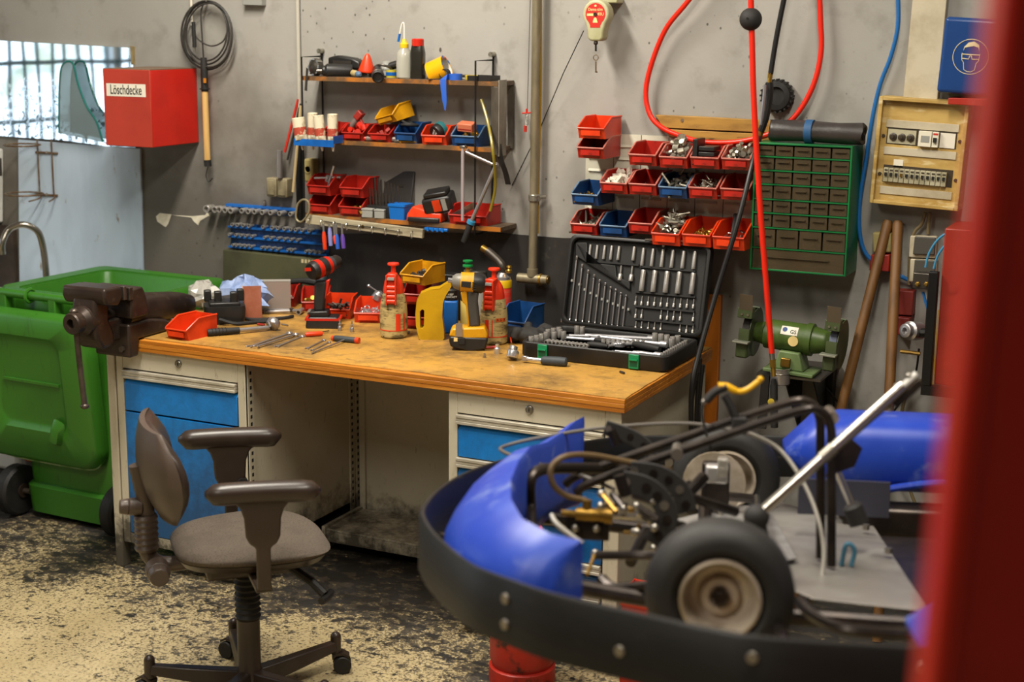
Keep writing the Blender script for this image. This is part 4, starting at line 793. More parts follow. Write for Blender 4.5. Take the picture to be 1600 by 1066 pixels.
x, y, z = P1(590, .19); t = thing('flashlight', 'black cylindrical flashlight poking over the edge of the top shelf', 'flashlight', (x, y, z + .017), 0, None, (.18, 0, .55)); Mf = R_(PI / 2, 'X'); MB().lathe([(.012, -.06), (.014, -.055), (.014, .02), (.018, .032), (.0185, .05), (.015, .052), (.013, .046), (0, .046)], 18, Mf).obj('body', MATS['black_plastic'], t, smooth=40); MB().torus((0, -.03, 0), .0175, .0018, (0, 1, 0)).obj('ring', MATS['steel_dark'], t)
x, y, z = P1(612, .10); t = thing('tape_dispenser_roll', 'small yellow and green tape reel beside the squeeze bottle', 'tape', (x, y, z)); MB().lathe([(.012, 0), (.02, 0), (.02, .028), (.012, .028)], 18).obj('reel', mat('lime', 'a89a2c', .5), t); MB().lathe([(.0205, .008), (.021, .008), (.021, .02), (.0205, .02)], 18).obj('label_band', MATS['tool_blue'], t)
x, y, z = P1(632, .15); t = bottle('squeeze_bottle', 'clear squeeze bottle with yellow cap and bent straw on the top shelf', (x, y, z), [(.020, 0), (.025, .004), (.025, .075), (.022, .095), (.012, .108), (.012, .112)], 'clear_bottle' if mat('clear_bottle', 'cfcdbf', .22, trans=.55) else '', [(.013, .108), (.0135, .122), (.008, .128), (.006, .14)], 'cap_yellow' if mat('cap_yellow', 'd2ae14', .4) else '')
bar([(0, 0, .138), (0, 0, .185), (-.004, 0, .197), (-.010, 0, .185), (-.018, 0, .145)], .0022, 8, 4).obj('straw', mat('straw_white', 'd9d6cc', .4), t); bar([(-.0155, 0, .158), (-.021, 0, .130)], .004, 8).obj('straw_tip', MATS['tool_blue'], t)
x, y, z = P1(653, .15); t = thing('oil_bottle', 'square black plastic bottle with red screw cap on the top shelf', 'bottle', (x, y, z), .2); MB().loft([[(xx * s, yy * s, zz) for xx, yy in rrect(.042, .036, .008)] for zz, s in ((0, .92), (.004, 1), (.05, .97), (.085, 1), (.10, .9), (.112, .8))]).obj('body', mat('bottle_black', '26241f', .22, trans=.15), t, smooth=40); MB().lathe([(.0185, .11), (.0185, .132), (.016, .135)], 22).obj('cap', MATS['red_plastic'], t)
x, y, z = P1(686, .12, SZ1, 108); t = thing('packing_tape_roll', 'tilted roll of yellow packing tape on the top shelf', 'tape', (x, y, z + .03), 0, None, (.15, 1.15, .3)); MB().lathe([(.030, -.026), (.034, -.026), (.034, .026), (.030, .026), (.030, -.026)], 28).obj('tape', mat('tape_yellow', 'dc9a08', .3), t, smooth=40); MB().lathe([(.0285, -.0255), (.030, -.0258), (.030, .0258), (.0285, .0255), (.0285, -.0255)], 28).obj('core', MATS['white_card'], t, smooth=40)
for k in range(5): MB().box(-.006, .006, -.003, .003, .0262, .0266, R_(2.0 + k * .55, 'Z') @ T_(.0305, 0, 0) @ R_(PI / 2, 'Z')).obj('print_mark', MATS['red_plastic' if k % 2 else 'tool_blue'], t)
x, y, z = P1(695, .16); t = thing('rubber_strap_roll', 'black rubber strap partly unrolled along the top shelf edge', 'strap', (x, y, z)); MB().ribbon([(.018 * math.cos(a) * (1 - a * .02) - .0, .0, .020 + .018 * math.sin(a) * (1 - a * .02)) for a in [k * .35 for k in range(26)]][::-1] + [(.012, 0, .003), (-.02, -.01, .002), (-.05, -.03, .0015)], (0, .024, 0), .002).obj('strap', MATS['rubber_soft'] if 'rubber_soft' in MATS else mat('rubber_soft', '211f1e', .7), t, smooth=40)
x, y, z = P1(712, .165); t = thing('masking_tape_roll', 'roll of bright blue tape with a long tail hanging off the shelf', 'tape', (x, y, z)); mat('tape_blue', '2a56b0', .4); MB().lathe([(.018, 0), (.024, 0), (.024, .022), (.018, .022), (.018, 0)], 20).obj('roll', MATS['tape_blue'], t, smooth=40)
MB().ribbon([(-.02, -.012, .011), (-.024, -.03, .012), (-.026, -.045, .002), (-.023, -.048, -.03), (-.019, -.048, -.07), (-.016, -.048, -.105)], [(.0, .0, .022), (.012, 0, .016), (.024, 0, .0), (.022, 0, 0), (.018, 0, 0), (.004, 0, 0)], .0008).obj('tape_tail', MATS['tape_blue'], t)
x, y, z = P1(737, .14); solo(MB().lathe([(.022, 0), (.024, .002), (.024, .016), (.022, .018), (.020, .016), (0, .016)], 18, Matrix.Translation((x, y, z))), 'small_tin', mat('tin_yellow', 'a8912a', .4), 'small round yellow lidded tin next to the blue tape', 'tin', smooth=40)
x, y, z = P1(752, .14); t = thing('plastic_tray', 'flat black plastic tray at the right end of the top shelf', 'tray', (x + .01, y, z)); m = MB(); m.box(-.045, .045, -.04, .04, 0, .003); m.box(-.045, .045, -.04, -.037, .003, .018); m.box(-.045, .045, .037, .04, .003, .018); m.box(-.045, -.042, -.037, .037, .003, .018); m.box(.042, .045, -.037, .037, .003, .018); m.obj('tray', MATS['black_plastic'], t); MB().box(-.035, .03, -.02, .02, .003, .01).obj('insert', MATS['rubber_soft'], t)
x, y, z = P1(722, .06); t = thing('pliers', 'dark pliers lying at the back of the top shelf', 'pliers', (x, y, z + .008)); 
for s in (-1, 1): bar([(-.05, s * .02, 0), (-.01, s * .008, .004), (.0, 0, .004), (.03, -s * .004, .004)], [.006] * 8 + [.005] * 5, 8, 4).obj('jaw_arm', MATS['steel_dark' if s > 0 else 'grip_black'], t)
# --- middle board -----------------------------------------------------------------
def P2(px, d=.12, z=SZ2, py=205): return (SX(px, py, sd(d)), WY - sd(d), z)
B2 = dict(d=.115, h=.058)
open_bin('dark red open bin at the far left of the middle shelf, behind the cartridges', P2(531, .11), 0, .07, m_='bin_red', **B2)
open_bin('red open bin with red grips on the middle shelf', P2(562, .12), .05, .09, m_='bin_red', **B2); open_bin('red open bin on the middle shelf, right under the yellow bin', P2(604, .12), 0, .09, m_='bin_red', **B2)
open_bin('dark blue open bin with black cable on the middle shelf', P2(645, .12), 0, .088, d=.115, h=.072, m_='bin_blue'); open_bin('orange red open bin holding a black disc on the middle shelf', P2(687, .125), .1, .094, d=.115, h=.065, m_='bin_orange'); open_bin('wide blue open bin at the right end of the middle shelf', P2(738, .115), 0, .11, d=.115, h=.07, m_='bin_blue', lip='lip_blue')
t = open_bin('tilted yellow open bin lying on top of the red bins', (P2(620, .1)[0], WY - .07, SZ2 + .075), 0, .10, .10, .055, 'bin_yellow', rot=(.2, -.22, -.35))
x, y, z = P2(553, .10); t = thing('caulking_gun', 'worn red and grey caulking gun leaning on the middle shelf bins', 'caulking gun', (x, y, z + .06), 0, None, (0, -.85, 0)); MB().lathe([(.008, -.05), (.012, -.045), (.012, .05), (.009, .055)], 12, R_(PI / 2, 'Y')).obj('barrel', mat('gun_grey', '7a6c66', .5, .4), t); MB().box(.02, .055, -.014, .014, -.012, .014).obj('frame', mat('gun_red', '8c241a', .5), t, bevel=.004); bar([(.03, 0, -.01), (.02, 0, -.04), (.0, 0, -.06)], .006, 8, 3).obj('trigger', MATS['gun_red'], t)
x, y, z = P2(685, .135); t = thing('black_disc_tool', 'black round fan motor with white print sitting in the orange bin', 'motor', (x, y, z + .045), 0, None, (.35, 0, -.35)); MB().lathe([(.026, -.02), (.028, -.015), (.028, .015), (.026, .018), (0, .018)], 24, R_(PI / 2, 'X')).obj('case', MATS['black_plastic'], t, smooth=40); text('MAX\n24V', .011, mat('print_white', 'c8c4ba', .6), t, Matrix.Translation((0, -.0182, 0)) @ R_(PI / 2, 'X') @ R_(.9, 'Z')); MB().lathe([(.029, -.01), (.031, -.008), (.031, .006), (.029, .008)], 24, R_(PI / 2, 'X') @ T_(0, 0, -.012)).obj('teal_ring', mat('teal', '1c5c60', .5), t)
x, y, z = P2(640, .12); t = thing('cable_coil', 'coil of black cable piled in the dark blue bin', 'cable', (x, y, z + .062)); 
for k, (dx, r_) in enumerate(((0, .03), (.006, .026), (-.006, .024))): MB().torus((dx, 0, .004 * k), r_, .005, (.2 * k, .1, 1), 20, 8).obj('loop', MATS['grip_black'], t)
x, y, z = P2(730, .13); t = thing('terminal_box', 'pale orange plastic box lying in the wide blue bin', 'box', (x, y, z + .052), 0, None, (.25, .05, 0)); MB().box(-.03, .03, -.02, .02, 0, .03).obj('box', mat('salmon', 'c06a4c', .45), t, bevel=.003); MB().box(-.026, .026, -.0205, -.02, .008, .012).obj('groove', MATS['gun_red'], t)
x, y, z = P2(722, .155); heap('mixed small brass and red fittings in the wide blue bin', 'fittings', (x + .03, y + .02, z + .02), 0, .08, .06, .03, 'nut', 14, 'brass_bright', 5)
x, y, z = P2(566, .13); heap('red and grey tool grips piled in the red bin', 'grips', (x, y, z + .015), 0, .07, .08, .045, 'sleeve', 14, 'red_plastic', 6); x, y, z = P2(606, .13); heap('small blue and red parts in the red bin under the yellow bin', 'parts', (x, y, z + .01), 0, .07, .08, .035, 'block', 12, 'gun_red', 7)
for i, (px, rz_, lab, mm) in enumerate(((590, .35, 'left grey-handled screwdriver lying on the middle shelf edge', 'gun_grey'), (607, .25, 'right grey-handled screwdriver lying on the middle shelf edge', 'gun_grey'))):
    x, y, z = P2(px, .175, SZ2, 215); t = thing('screwdriver', lab, 'screwdriver', (x, y, z + .0105), rz_, 'screwdrivers on the middle shelf'); MB().lathe([(.006, -.045), (.0095, -.038), (.0085, -.02), (.010, .0), (.009, .03), (.005, .036)], 10, R_(PI / 2, 'Y')).obj('handle', MATS[mm], t, smooth=30); bar([(.03, 0, 0), (.085, 0, 0)], .003).obj('shaft', MATS['steel'], t); MB().lathe([(.004, -.052), (.007, -.048), (.007, -.04)], 10, R_(PI / 2, 'Y')).obj('end_cap', MATS['red_plastic'], t)
x, y, z = P2(640, .19, SZ2, 222); t = thing('brass_bolt', 'long brass bolt lying on the middle shelf edge', 'bolt', (x, y, z + .006), .1); bar([(-.03, 0, 0), (.03, 0, 0)], .0042, 10).obj('shank', MATS['brass_bright'], t); MB().cyl((-.038, 0, 0), (-.03, 0, 0), .0075, n=6).obj('head', MATS['brass_bright'], t)
x, y, z = P2(621, .185, SZ2, 220); solo(MB().cyl((x - .01, y, z + .007), (x + .012, y, z + .007), .007, n=12), 'steel_roller', MATS['steel'], 'short steel roller beside the brass bolt', 'roller', bevel=.001)
# cartridges in the blue bracket
a, b = W(470, 226, SD + .03), W(532, 231, SD + .03); t = thing('cartridge_rack', 'blue sheet metal rack with holes holding sealant cartridges', 'rack', ((a.x + b.x) / 2, SY - .035, 1.462)); MB().box(a.x, b.x, SY - .075, SY - .012, 1.462, 1.465).obj('plate', MATS['tool_blue'], t, w=True); MB().box(a.x, b.x, SY - .0755, SY - .0735, 1.45, 1.475).obj('front_flange', MATS['tool_blue'], t, w=True); MB().box(b.x - .003, b.x, SY - .075, SY - .012, 1.465, 1.49).obj('end_flange', MATS['tool_blue'], t, w=True)
mat('tube_label', 'c9bfa6', .5, c2='8a7a5c', scale=22, lo=.5, hi=.6); 
for i, (px, py0, d, lean, r_, L_, lab) in enumerate(((471, 192, .19, -.16, .021, .075, 'short stained sealant cartridge, leftmost in the blue rack'), (489, 182, .165, 0., .017, .09, 'white and red sealant cartridge, second from left in the blue rack'), (502, 184, .19, -.12, .0175, .085, 'grey-streaked sealant cartridge, third from left in the blue rack'), (520, 182, .18, .0, .017, .09, 'yellow-topped sealant cartridge, rightmost in the blue rack'))):
    x = SX(px, 210, d); t = thing('sealant_cartridge', lab, 'cartridge', (x, WY - d, 1.4655), 0, 'sealant cartridges in the blue rack', (0, lean, 0))
    MB().lathe([(.010, 0), (r_, .004), (r_, L_), (r_ - .002, L_ + .002), (r_ - .003, L_ - .004), (0, L_ - .004)], 18).obj('tube', MATS['tube_label'], t, smooth=40); MB().lathe([(.003, -.03), (.006, -.012), (.010, .0)], 10).obj('nozzle', MATS['white_card'], t); MB().lathe([(r_ + .0004, .02), (r_ + .0004, .045)], 18).obj('print_band', mat('print_rust', '9c3a26', .6, c2='b9a88a', scale=40, lo=.5, hi=.55), t)
# --- low board -------------------------------------------------------------------
def P3(px, d=.12, z=SZ3, py=320): return (SX(px, py, sd(d)), WY - sd(d), z)
B3 = dict(w=.098, d=.12, h=.07)
for lab, px, dz in (('red open bin, lower left of the four stacked on the low shelf', 512, 0), ('red open bin, lower right of the four stacked on the low shelf', 560, 0), ('red open bin with steel tools, upper left of the four stacked on the low shelf', 511, .071), ('empty red open bin, upper right of the four stacked on the low shelf', 562, .071)): open_bin(lab, P3(px, .12, SZ3 + dz), 0, m_='bin_red', **B3)
x, y, z = P3(512, .14, SZ3 + .10); t = thing('gear_puller', 'chromed puller with crossed arms lying in the upper left red bin', 'tool', (x, y, z + .028), 0, None, (.3, .2, .3)); bar([(-.05, 0, -.008), (.05, 0, .02)], .0045).obj('arm', MATS['chrome'], t); bar([(.005, -.01, -.045), (.02, .0, .06)], .004).obj('spindle', MATS['chrome'], t); MB().cyl((0, 0, -.008), (.003, 0, .014), .009, n=8).obj('hub', MATS['chrome'], t)
heap('small copper and steel pieces in the lower right red bin', 'fittings', P3(560, .14, SZ3 + .01), 0, .08, .09, .03, 'nut', 20, 'brass', 9)
x, y, z = P3(608, .10); t = thing('drill_bit_case', 'open black plastic case of twist drill bits on the low shelf', 'case', (x, y, z), -.12); m = MB(); m.box(-.055, .055, -.05, .04, 0, .035); m.obj('tray', MATS['black_plastic'], t, bevel=.003); MB().box(-.055, .055, -.004, .004, 0, .10, Matrix.Translation((.0, .045, .035)) @ R_(-.25, 'X')).obj('lid', mat('case_grey', '33302e', .45), t, bevel=.003); MB().box(-.02, .02, -.0055, -.0045, .05, .053, Matrix.Translation((.0, .045, .035)) @ R_(-.25, 'X')).obj('lid_rib', MATS['steel_dark'], t)
rk = random.Random(4)
for k in range(16):
    px_, py_ = -.048 + (k % 8) * .0125, -.035 + (k // 8) * .03; L_ = .055 + .03 * (k // 8) - .003 * (k % 8); m = bar([(px_, py_, .03), (px_, py_ - .004, .03 + L_)], .0018 + .0018 * rk.random(), 6); m.obj('drill_bit', MATS['steel_dark'], t)
for i, (px, w_, lab) in enumerate(((576, .045, 'left light grey plastic screw box on the low shelf'), (595, .04, 'right light grey plastic screw box on the low shelf'))):
    x, y, z = P3(px, .185, SZ3, 338); t = thing('small_parts_box', lab, 'box', (x, y, z), .1, 'grey screw boxes on the low shelf'); MB().box(-w_ / 2, w_ / 2, -.015, .02, 0, .026).obj('box', MATS['grey_plastic'], t, bevel=.002); MB().box(-w_ / 2 - .001, w_ / 2 + .001, -.016, .021, .026, .034).obj('lid', MATS['grey_plastic'], t, bevel=.002)
x, y, z = P3(626, .15, SZ3, 335); t = thing('blue_tub', 'small bright blue plastic tub on the low shelf', 'tub', (x, y, z)); m = MB(); m.loft([[(a_, b_, 0) for a_, b_ in rrect(.062, .06, .006)], [(a_, b_, .055) for a_, b_ in rrect(.07, .068, .006)], [(a_, b_, .055) for a_, b_ in rrect(.064, .062, .006)], [(a_, b_, .01) for a_, b_ in rrect(.057, .055, .006)]]); m.obj('tub', mat('bright_blue', '0f62b4', .4), t); MB().loft([[(a_ * s, b_ * s, zz) for a_, b_ in rrect(.07, .068, .006)] for s, zz in ((1, .047), (1.06, .048), (1.06, .056), (1, .0565))]).obj('rim', MATS['bright_blue'], t)
x, y, z = P3(668, .155, SZ3, 335); t = thing('battery_charger', 'orange and black battery charger sloping on the low shelf', 'charger', (x, y, z), .15); MB().loft([[(xx, -.04, 0), (xx, .04, 0), (xx, .034, h), (xx, -.034, h)] for xx, h in ((-.06, .02), (-.04, .045), (.03, .03), (.06, .028))]).obj('case', MATS['bin_orange'], t, bevel=.005); MB().box(-.055, .055, -.043, .043, 0, .014).obj('base', MATS['black_plastic'], t, bevel=.004)
x, y, z = P3(690, .14, SZ3 + .01, 315); t = thing('battery_pack', 'black battery pack with red stripe resting on the orange charger', 'battery', (x, y, z + .032), 0, None, (.25, -.2, .2)); MB().box(-.045, .045, -.035, .035, 0, .05).obj('pack', MATS['black_plastic'], t, bevel=.008); MB().box(-.036, .036, -.03, .03, .05, .064).obj('rail_block', MATS['black_plastic'], t, bevel=.004); MB().box(-.012, .012, -.0365, -.035, .008, .044).obj('stripe', MATS['bin_orange'], t); MB().box(.016, .03, -.0365, -.035, .008, .044).obj('label', MATS['grey_plastic'], t)
open_bin('long red open bin at the right end of the low shelf', P3(742, .12), 0, .15, .12, .068, 'bin_red')
x, y, z = P3(728, .15, SZ3 + .02); t = thing('steel_tube_piece', 'bent grey sheet steel offcut in the long red bin', 'offcut', (x, y, z + .02), 0, None, (.3, -.5, 0)); MB().box(-.05, .05, -.012, .012, 0, .004).obj('flange', MATS['steel'], t); MB().box(-.05, .05, -.012, -.008, .004, .022).obj('web', MATS['steel'], t)
# --- hanging tools ------------------------------------------------------------------
a = W(723, 232, SD + .03); t = thing('extension_bar', 'thin ribbed white spring bar hanging from the middle shelf', 'bar', (a.x, SY - .03, W(723, 345, SD + .03).z)); L_ = a.z - t.location.z
m = MB(); m.lathe([(.0055, 0), (.0055, L_ * .3)] + [(.0055 + .001 * (k % 2), L_ * (.3 + .65 * k / 40)) for k in range(41)] + [(.0055, L_)], 10); m.obj('rod', mat('pale_metal', 'b5a9ac', .35, .4), t); MB().box(-.011, .011, -.006, .006, L_, L_ + .01).obj('head', MATS['steel'], t, bevel=.002); bar([(0, 0, L_), (0, .02, L_ + .008), (0, .035, L_ + .004)], .003).obj('hook', MATS['steel'], t)
dB = SD + .035; q = [W(728, 238, dB), W(770, 257, dB), W(775, 258, dB), W(737, 345, dB), W(725, 378, dB)]
t = thing('breaker_bar', 'long chrome breaker bar with black grip and blue ring hanging from the shelf', 'wrench', tuple(q[4])); 
bar([q[0], q[1]], .0055, 10).obj('drive_arm', mat('satin', 'a8a4a4', .3, .8), t, w=True); m = MB(); m.ball(q[2], .011, 12, 8); m.obj('pivot', MATS['satin'], t, w=True); bar([q[2], q[3]], .007, 12).obj('shaft', MATS['satin'], t, w=True); ax = (q[4] - q[3]).normalized(); bar([q[3], q[3] + ax * .012], .0155, 14).obj('blue_ring', mat('ring_blue', '2f7fa6', .4), t, w=True); bar([q[3] + ax * .012, q[3] + ax * .02, q[4]], [.010, .012, .0115], 12).obj('grip', MATS['grip_black'], t, w=True); bar([q[0], q[0] + Vector((0, .012, .01)), q[0] + Vector((0, .03, .004))], .003).obj('hook', MATS['satin'], t, w=True)
q = [W(752, 156, .10), W(762, 190, .14), W(770, 235, .2), W(774, 290, SD + .02), W(766, 330, SD + .01)]
solo(bar(q, .0055, 8, 6), 'yellow_tube', mat('hose_yellow', '9a8a2c', .3, trans=.35), 'translucent yellow hose hanging down the right end of the shelf', 'hose')
solo(MB().ribbon(spl([W(779, 225, .12), W(783, 250, .12), W(790, 270, .1), W(794, 288, .08)], 4), (.02, 0, .0), .003), 'black_strap', MATS['rubber_soft'], 'black rubber strap hanging at the right end of the shelf', 'strap')
q = [(W(445 + 2 * i, 238, .05), W(466 + i * 1.5, 155 + 4 * i, .02)) for i in range(3)]
solo(bar([q[0][0], q[0][1]], .005, 8), 'red_rod', MATS['red_plastic'], 'thin red rod leaning left of the shelf', 'rod'); solo(bar([W(449, 250, .07), W(470, 162, .045)], .004, 8), 'black_rod', MATS['grip_black'], 'thin black rod leaning next to the red rod', 'rod'); solo(bar([W(458, 300, .085), W(470, 165, .07)], .006, 8), 'wooden_stick', mat('pale_wood', 'a8946c', .6), 'pale wooden slat leaning left of the shelf', 'slat')
solo(bar([W(437, 278, .05), W(437, 235, .05)], .011, 14), 'chrome_tube', MATS['satin'], 'short shiny metal tube on the grey junction box', 'tube')
a, b = W(426, 276, .0), W(463, 308, .0); t = thing('junction_box', 'weathered beige electrical junction box left of the shelf', 'junction box', (a.x, WY, b.z)); mat('beige_box', '8a8064', .55, c2='6a614a', scale=14)
for i in range(2): xx = a.x + i * .05; MB().box(xx, xx + .045, WY - .045, WY - .001, b.z, a.z).obj('housing', MATS['beige_box'], t, w=True, bevel=.005); MB().box(xx + .006, xx + .039, WY - .049, WY - .045, b.z + .008, a.z - .008).obj('cover', MATS['beige_box'], t, w=True, bevel=.002)
a = W(480, 278, .06); t = thing('wall_socket', 'yellowed round wall socket beside the junction box', 'socket', (a.x, WY, W(480, 285, .05).z)); MB().box(a.x - .022, a.x + .018, WY - .05, WY - .001, t.location.z, t.location.z + .09).obj('housing', mat('old_cream', '9c8e5c', .5), t, w=True, bevel=.008); MB().lathe([(.014, 0), (.016, .004), (.012, .004), (.011, 0)], 16, Matrix.Translation((a.x - .002, WY - .05, t.location.z + .05)) @ R_(PI / 2, 'X')).obj('socket_ring', MATS['old_cream'], t, w=True)
a, b = W(463, 165, .03), W(467, 345, .03); solo(MB().box(a.x - .010, a.x + .012, WY - .03, WY - .002, b.z, a.z - .06), 'steel_upright', MATS['wire_black'], 'dark vertical steel strip left of the shelf', 'upright', bevel=.002)
q = [W(x_, y_, SD + .04) for x_, y_ in ((466, 318), (474, 312), (482, 316), (483, 330), (478, 340), (470, 347), (463, 342), (463, 330))]; solo(MB().tube(spl(q, 5, True), .0042, 8, closed=True), 'carabiner', mat('ivory_metal', '8f8568', .4, .5), 'large ivory spring hook hanging at the left end of the low shelf', 'carabiner')
solo(bar([W(466, 330, .15), W(467, 318, SD + .04)], .003), 'hook_nail', MATS['wire_black'], 'small dark nail carrying the large spring hook', 'nail')
# colour-handled tools on the batten
for i, (px, py0, py1, c, lab) in enumerate(((508, 362, 390, 'bin_orange', 'orange-handled feeler tool, leftmost on the hook batten'), (517, 356, 384, 'lilac', 'pale violet-handled feeler tool on the hook batten'), (525, 368, 381, 'bin_orange', 'short orange-handled feeler tool on the hook batten'), (528, 366, 389, 'tape_blue', 'blue-handled feeler tool on the hook batten'), (537, 366, 388, 'violet', 'deep violet-handled feeler tool, rightmost on the hook batten'))):
    mat('lilac', '7c80b8', .45); mat('violet', '5c3f96', .45)
    a, b = W(px - 2, py0, SD + .045), W(px, py1, SD + .045); c0 = W(px - 3, 350, SD + .045)
    t = thing('feeler_tool', lab, 'hand tool', tuple(b), 0, 'coloured tools on the hook batten'); bar([c0, a], .0042, 8).obj('blade', MATS['satin'], t, w=True); bar([a, a.lerp(b, .3), b], [.0055, .0085, .0075], 8).obj('handle', MATS[c], t, w=True)
a, b = W(661, 358, SD + .02), W(697, 362, SD + .02); t = thing('blue_clip_strip', 'bright blue plastic strip on the low shelf edge', 'clip strip', (a.x, SY - .012, b.z)); MB().box(a.x, b.x, SY - .012, SY - .001, b.z - .002, b.z + .008).obj('strip', MATS['bright_blue'], t, w=True, bevel=.002)
for k in range(4): MB().box(a.x + .012 + k * .02, a.x + .02 + k * .02, SY - .016, SY - .012, b.z - .004, b.z + .010).obj('clip', MATS['bright_blue'], t, w=True)
# --- blue socket rails left of the shelf ------------------------------------------
a, b = W(352, 320, .03), W(466, 330, .03); rl = thing('socket_rail', 'upper blue socket rail on bare concrete, left of the shelf', 'tool rail', ((a.x + b.x) / 2, WY, a.z - .02)); MB().box(a.x, b.x, WY - .03, WY - .002, -.006, .004, T_(0, 0, a.z)).obj('rail', MATS['tool_blue'], rl, w=True, bevel=.001); MB().box(a.x, b.x, WY - .004, WY - .001, a.z - .03, a.z).obj('back_plate', MATS['tool_blue'], rl, w=True)
xs = [(326, 326, .0155), (339, 327, .0135), (346, 327, .0125), (355, 328, .0115), (364, 329, .0115), (381, 329, .0105), (391, 330, .0105), (401, 330.5, .010), (413, 331.5, .010), (426, 332, .010), (440, 333, .0095), (457, 334, .009)]
for i, (px, py, r_) in enumerate(xs):
    p = W(px, py, .05); put_mesh(socket_mesh(r_, .045), 'socket', Matrix.Translation((p.x, WY - .022, p.z)) @ R_(PI / 2, 'X'), '%s steel socket from the left on the upper blue rail' % ORD[i], 'socket', 'sockets on the upper blue rail')
solo(MB().lathe([(.008, 0), (.008, .012), (.006, .014), (.006, .022)], 12, Matrix.Translation(W(413, 321, .016))), 'small_adapter', MATS['steel'], 'single small steel adapter standing on the upper blue rail', 'socket')
pa = [W(358, 350, .02), W(512, 366, .02), W(512, 400, .02), W(360, 392, .02)]
rp = thing('socket_holder', 'blue three-row socket holder above the olive panel', 'tool rail', ((pa[0].x + pa[1].x) / 2, WY, pa[2].z)); X0, X1 = pa[0].x, pa[1].x
MB().box(X0, X1, WY - .012, WY - .002, pa[2].z - .004, pa[0].z + .004).obj('back_plate', mat('deep_blue', '0a3c74', .45, c2='07264a', scale=12), rp, w=True)
rows = (((351, 366), (366, .0075), [366, 374, 383, 392, 414, 428, 437, 447, 457, 465, 475, 486]), ((0, 0), (378, .0062), [361, 371, 379, 387, 396, 416, 426, 437, 447, 457, 467]), ((0, 0), (391, .0058), [366, 372, 379, 386, 394, 411, 418, 427, 436, 452, 458, 480, 487, 495, 502]))
for k, z in enumerate((pa[0].z, (pa[0].z + pa[2].z) / 2 + .008, pa[2].z + .014)):
    MB().box(X0, X1, WY - .03, WY - .012, z - .014, z - .006).obj('shelf_rail', MATS['tool_blue'], rp, w=True, bevel=.001)
    r_ = rows[k][1][1]
    for i, px in enumerate(rows[k][2]):
        x = W(px, 370, .03).x; put_mesh(socket_mesh(r_, .03), 'socket', Matrix.Translation((x, WY - .014, z - .006 + r_ * 1.0 + .0005)) @ R_(PI / 2, 'X'), '%s small socket from the left in the %s row of the blue panel' % (ORD[i], ('top', 'middle', 'bottom')[k]), 'socket', 'sockets on the blue panel')

for o in list(COL.objects):                                    # measured again against the photograph
    k = {'squeeze_bottle': (1.18, 1.18, 1.), 'oil_bottle': (1.18, 1.18, 1.05), 'packing_tape_roll': (1.28, 1.28, 1.28), 'battery_pack': (1.22, 1.15, 1.2), 'battery_charger': (1.12, 1.1, 1.25), 'drill_bit_case': (1.22, 1.05, 1.25), 'sealant_cartridge': (1.14, 1.14, 1.12), 'electric_motor': (1.25, 1.25, 1.25), 'flashlight': (1.2, 1.2, 1.2), 'drill_housing': (1.3, 1.2, 1.35), 'clutch_hub': (1.15, 1.15, 1.15), 'angle_grinder': (1.2, 1.2, 1.1)}.get(o.name.split('.')[0])
    if k and o.parent is None: o.scale = k
# ================================================================== left wall things
mat('fire_red', 'b81e12', .42, c2='a81a10', scale=5); mat('dust_brown', '6d5a48', .8); mat('ink_black', '14140f', .6); mat('sticker', 'd8d2c2', .55)
bR = W(312, 228); bx = bR.x; fy = PX(238, 231, bx).y; xl = PY(163, 170, fy).x; z0, z1 = PY(238, 231, fy).z, PY(231, 108, fy).z
fb = thing('fire_blanket_box', 'red fire blanket box lettered Löschdecke on the wall beside the mirror', 'box', ((xl + bx) / 2, WY, z0))
MB().box(xl, bx, fy + .006, WY - .003, z0, z1 - .004).obj('housing', MATS['fire_red'], fb, w=True, bevel=.003); MB().box(xl, bx + .001, fy, fy + .006, z0, z1 - .004).obj('front_door', mat('fire_red_front', 'a8331f', .5, c2='9a2c1a', scale=4), fb, w=True, bevel=.002); MB().box(xl, bx, fy + .003, WY - .003, z1 - .004, z1 - .001).obj('dusty_top', MATS['dust_brown'], fb, w=True)
a, b = PY(166, 130, fy), PY(228, 152, fy); lb = MB().box(a.x, b.x, fy - .0008, fy, b.z, a.z).obj('label', MATS['sticker'], fb, w=True)
text('Löschdecke', .052, MATS['ink_black'], lb, Matrix.Translation(((a.x + b.x) / 2 - fb.location.x, fy - .0012 - fb.location.y, (a.z + b.z) / 2 - fb.location.z)) @ R_(PI / 2, 'X'), sx=.62)
a = PY(158, 115, fy + .02); MB().box(xl - .010, xl - .0015, fy + .012, fy + .05, PY(158, 206, fy).z, a.z).obj('pull_tape', mat('linen', 'b5aa8c', .8), fb, w=True, bevel=.003)
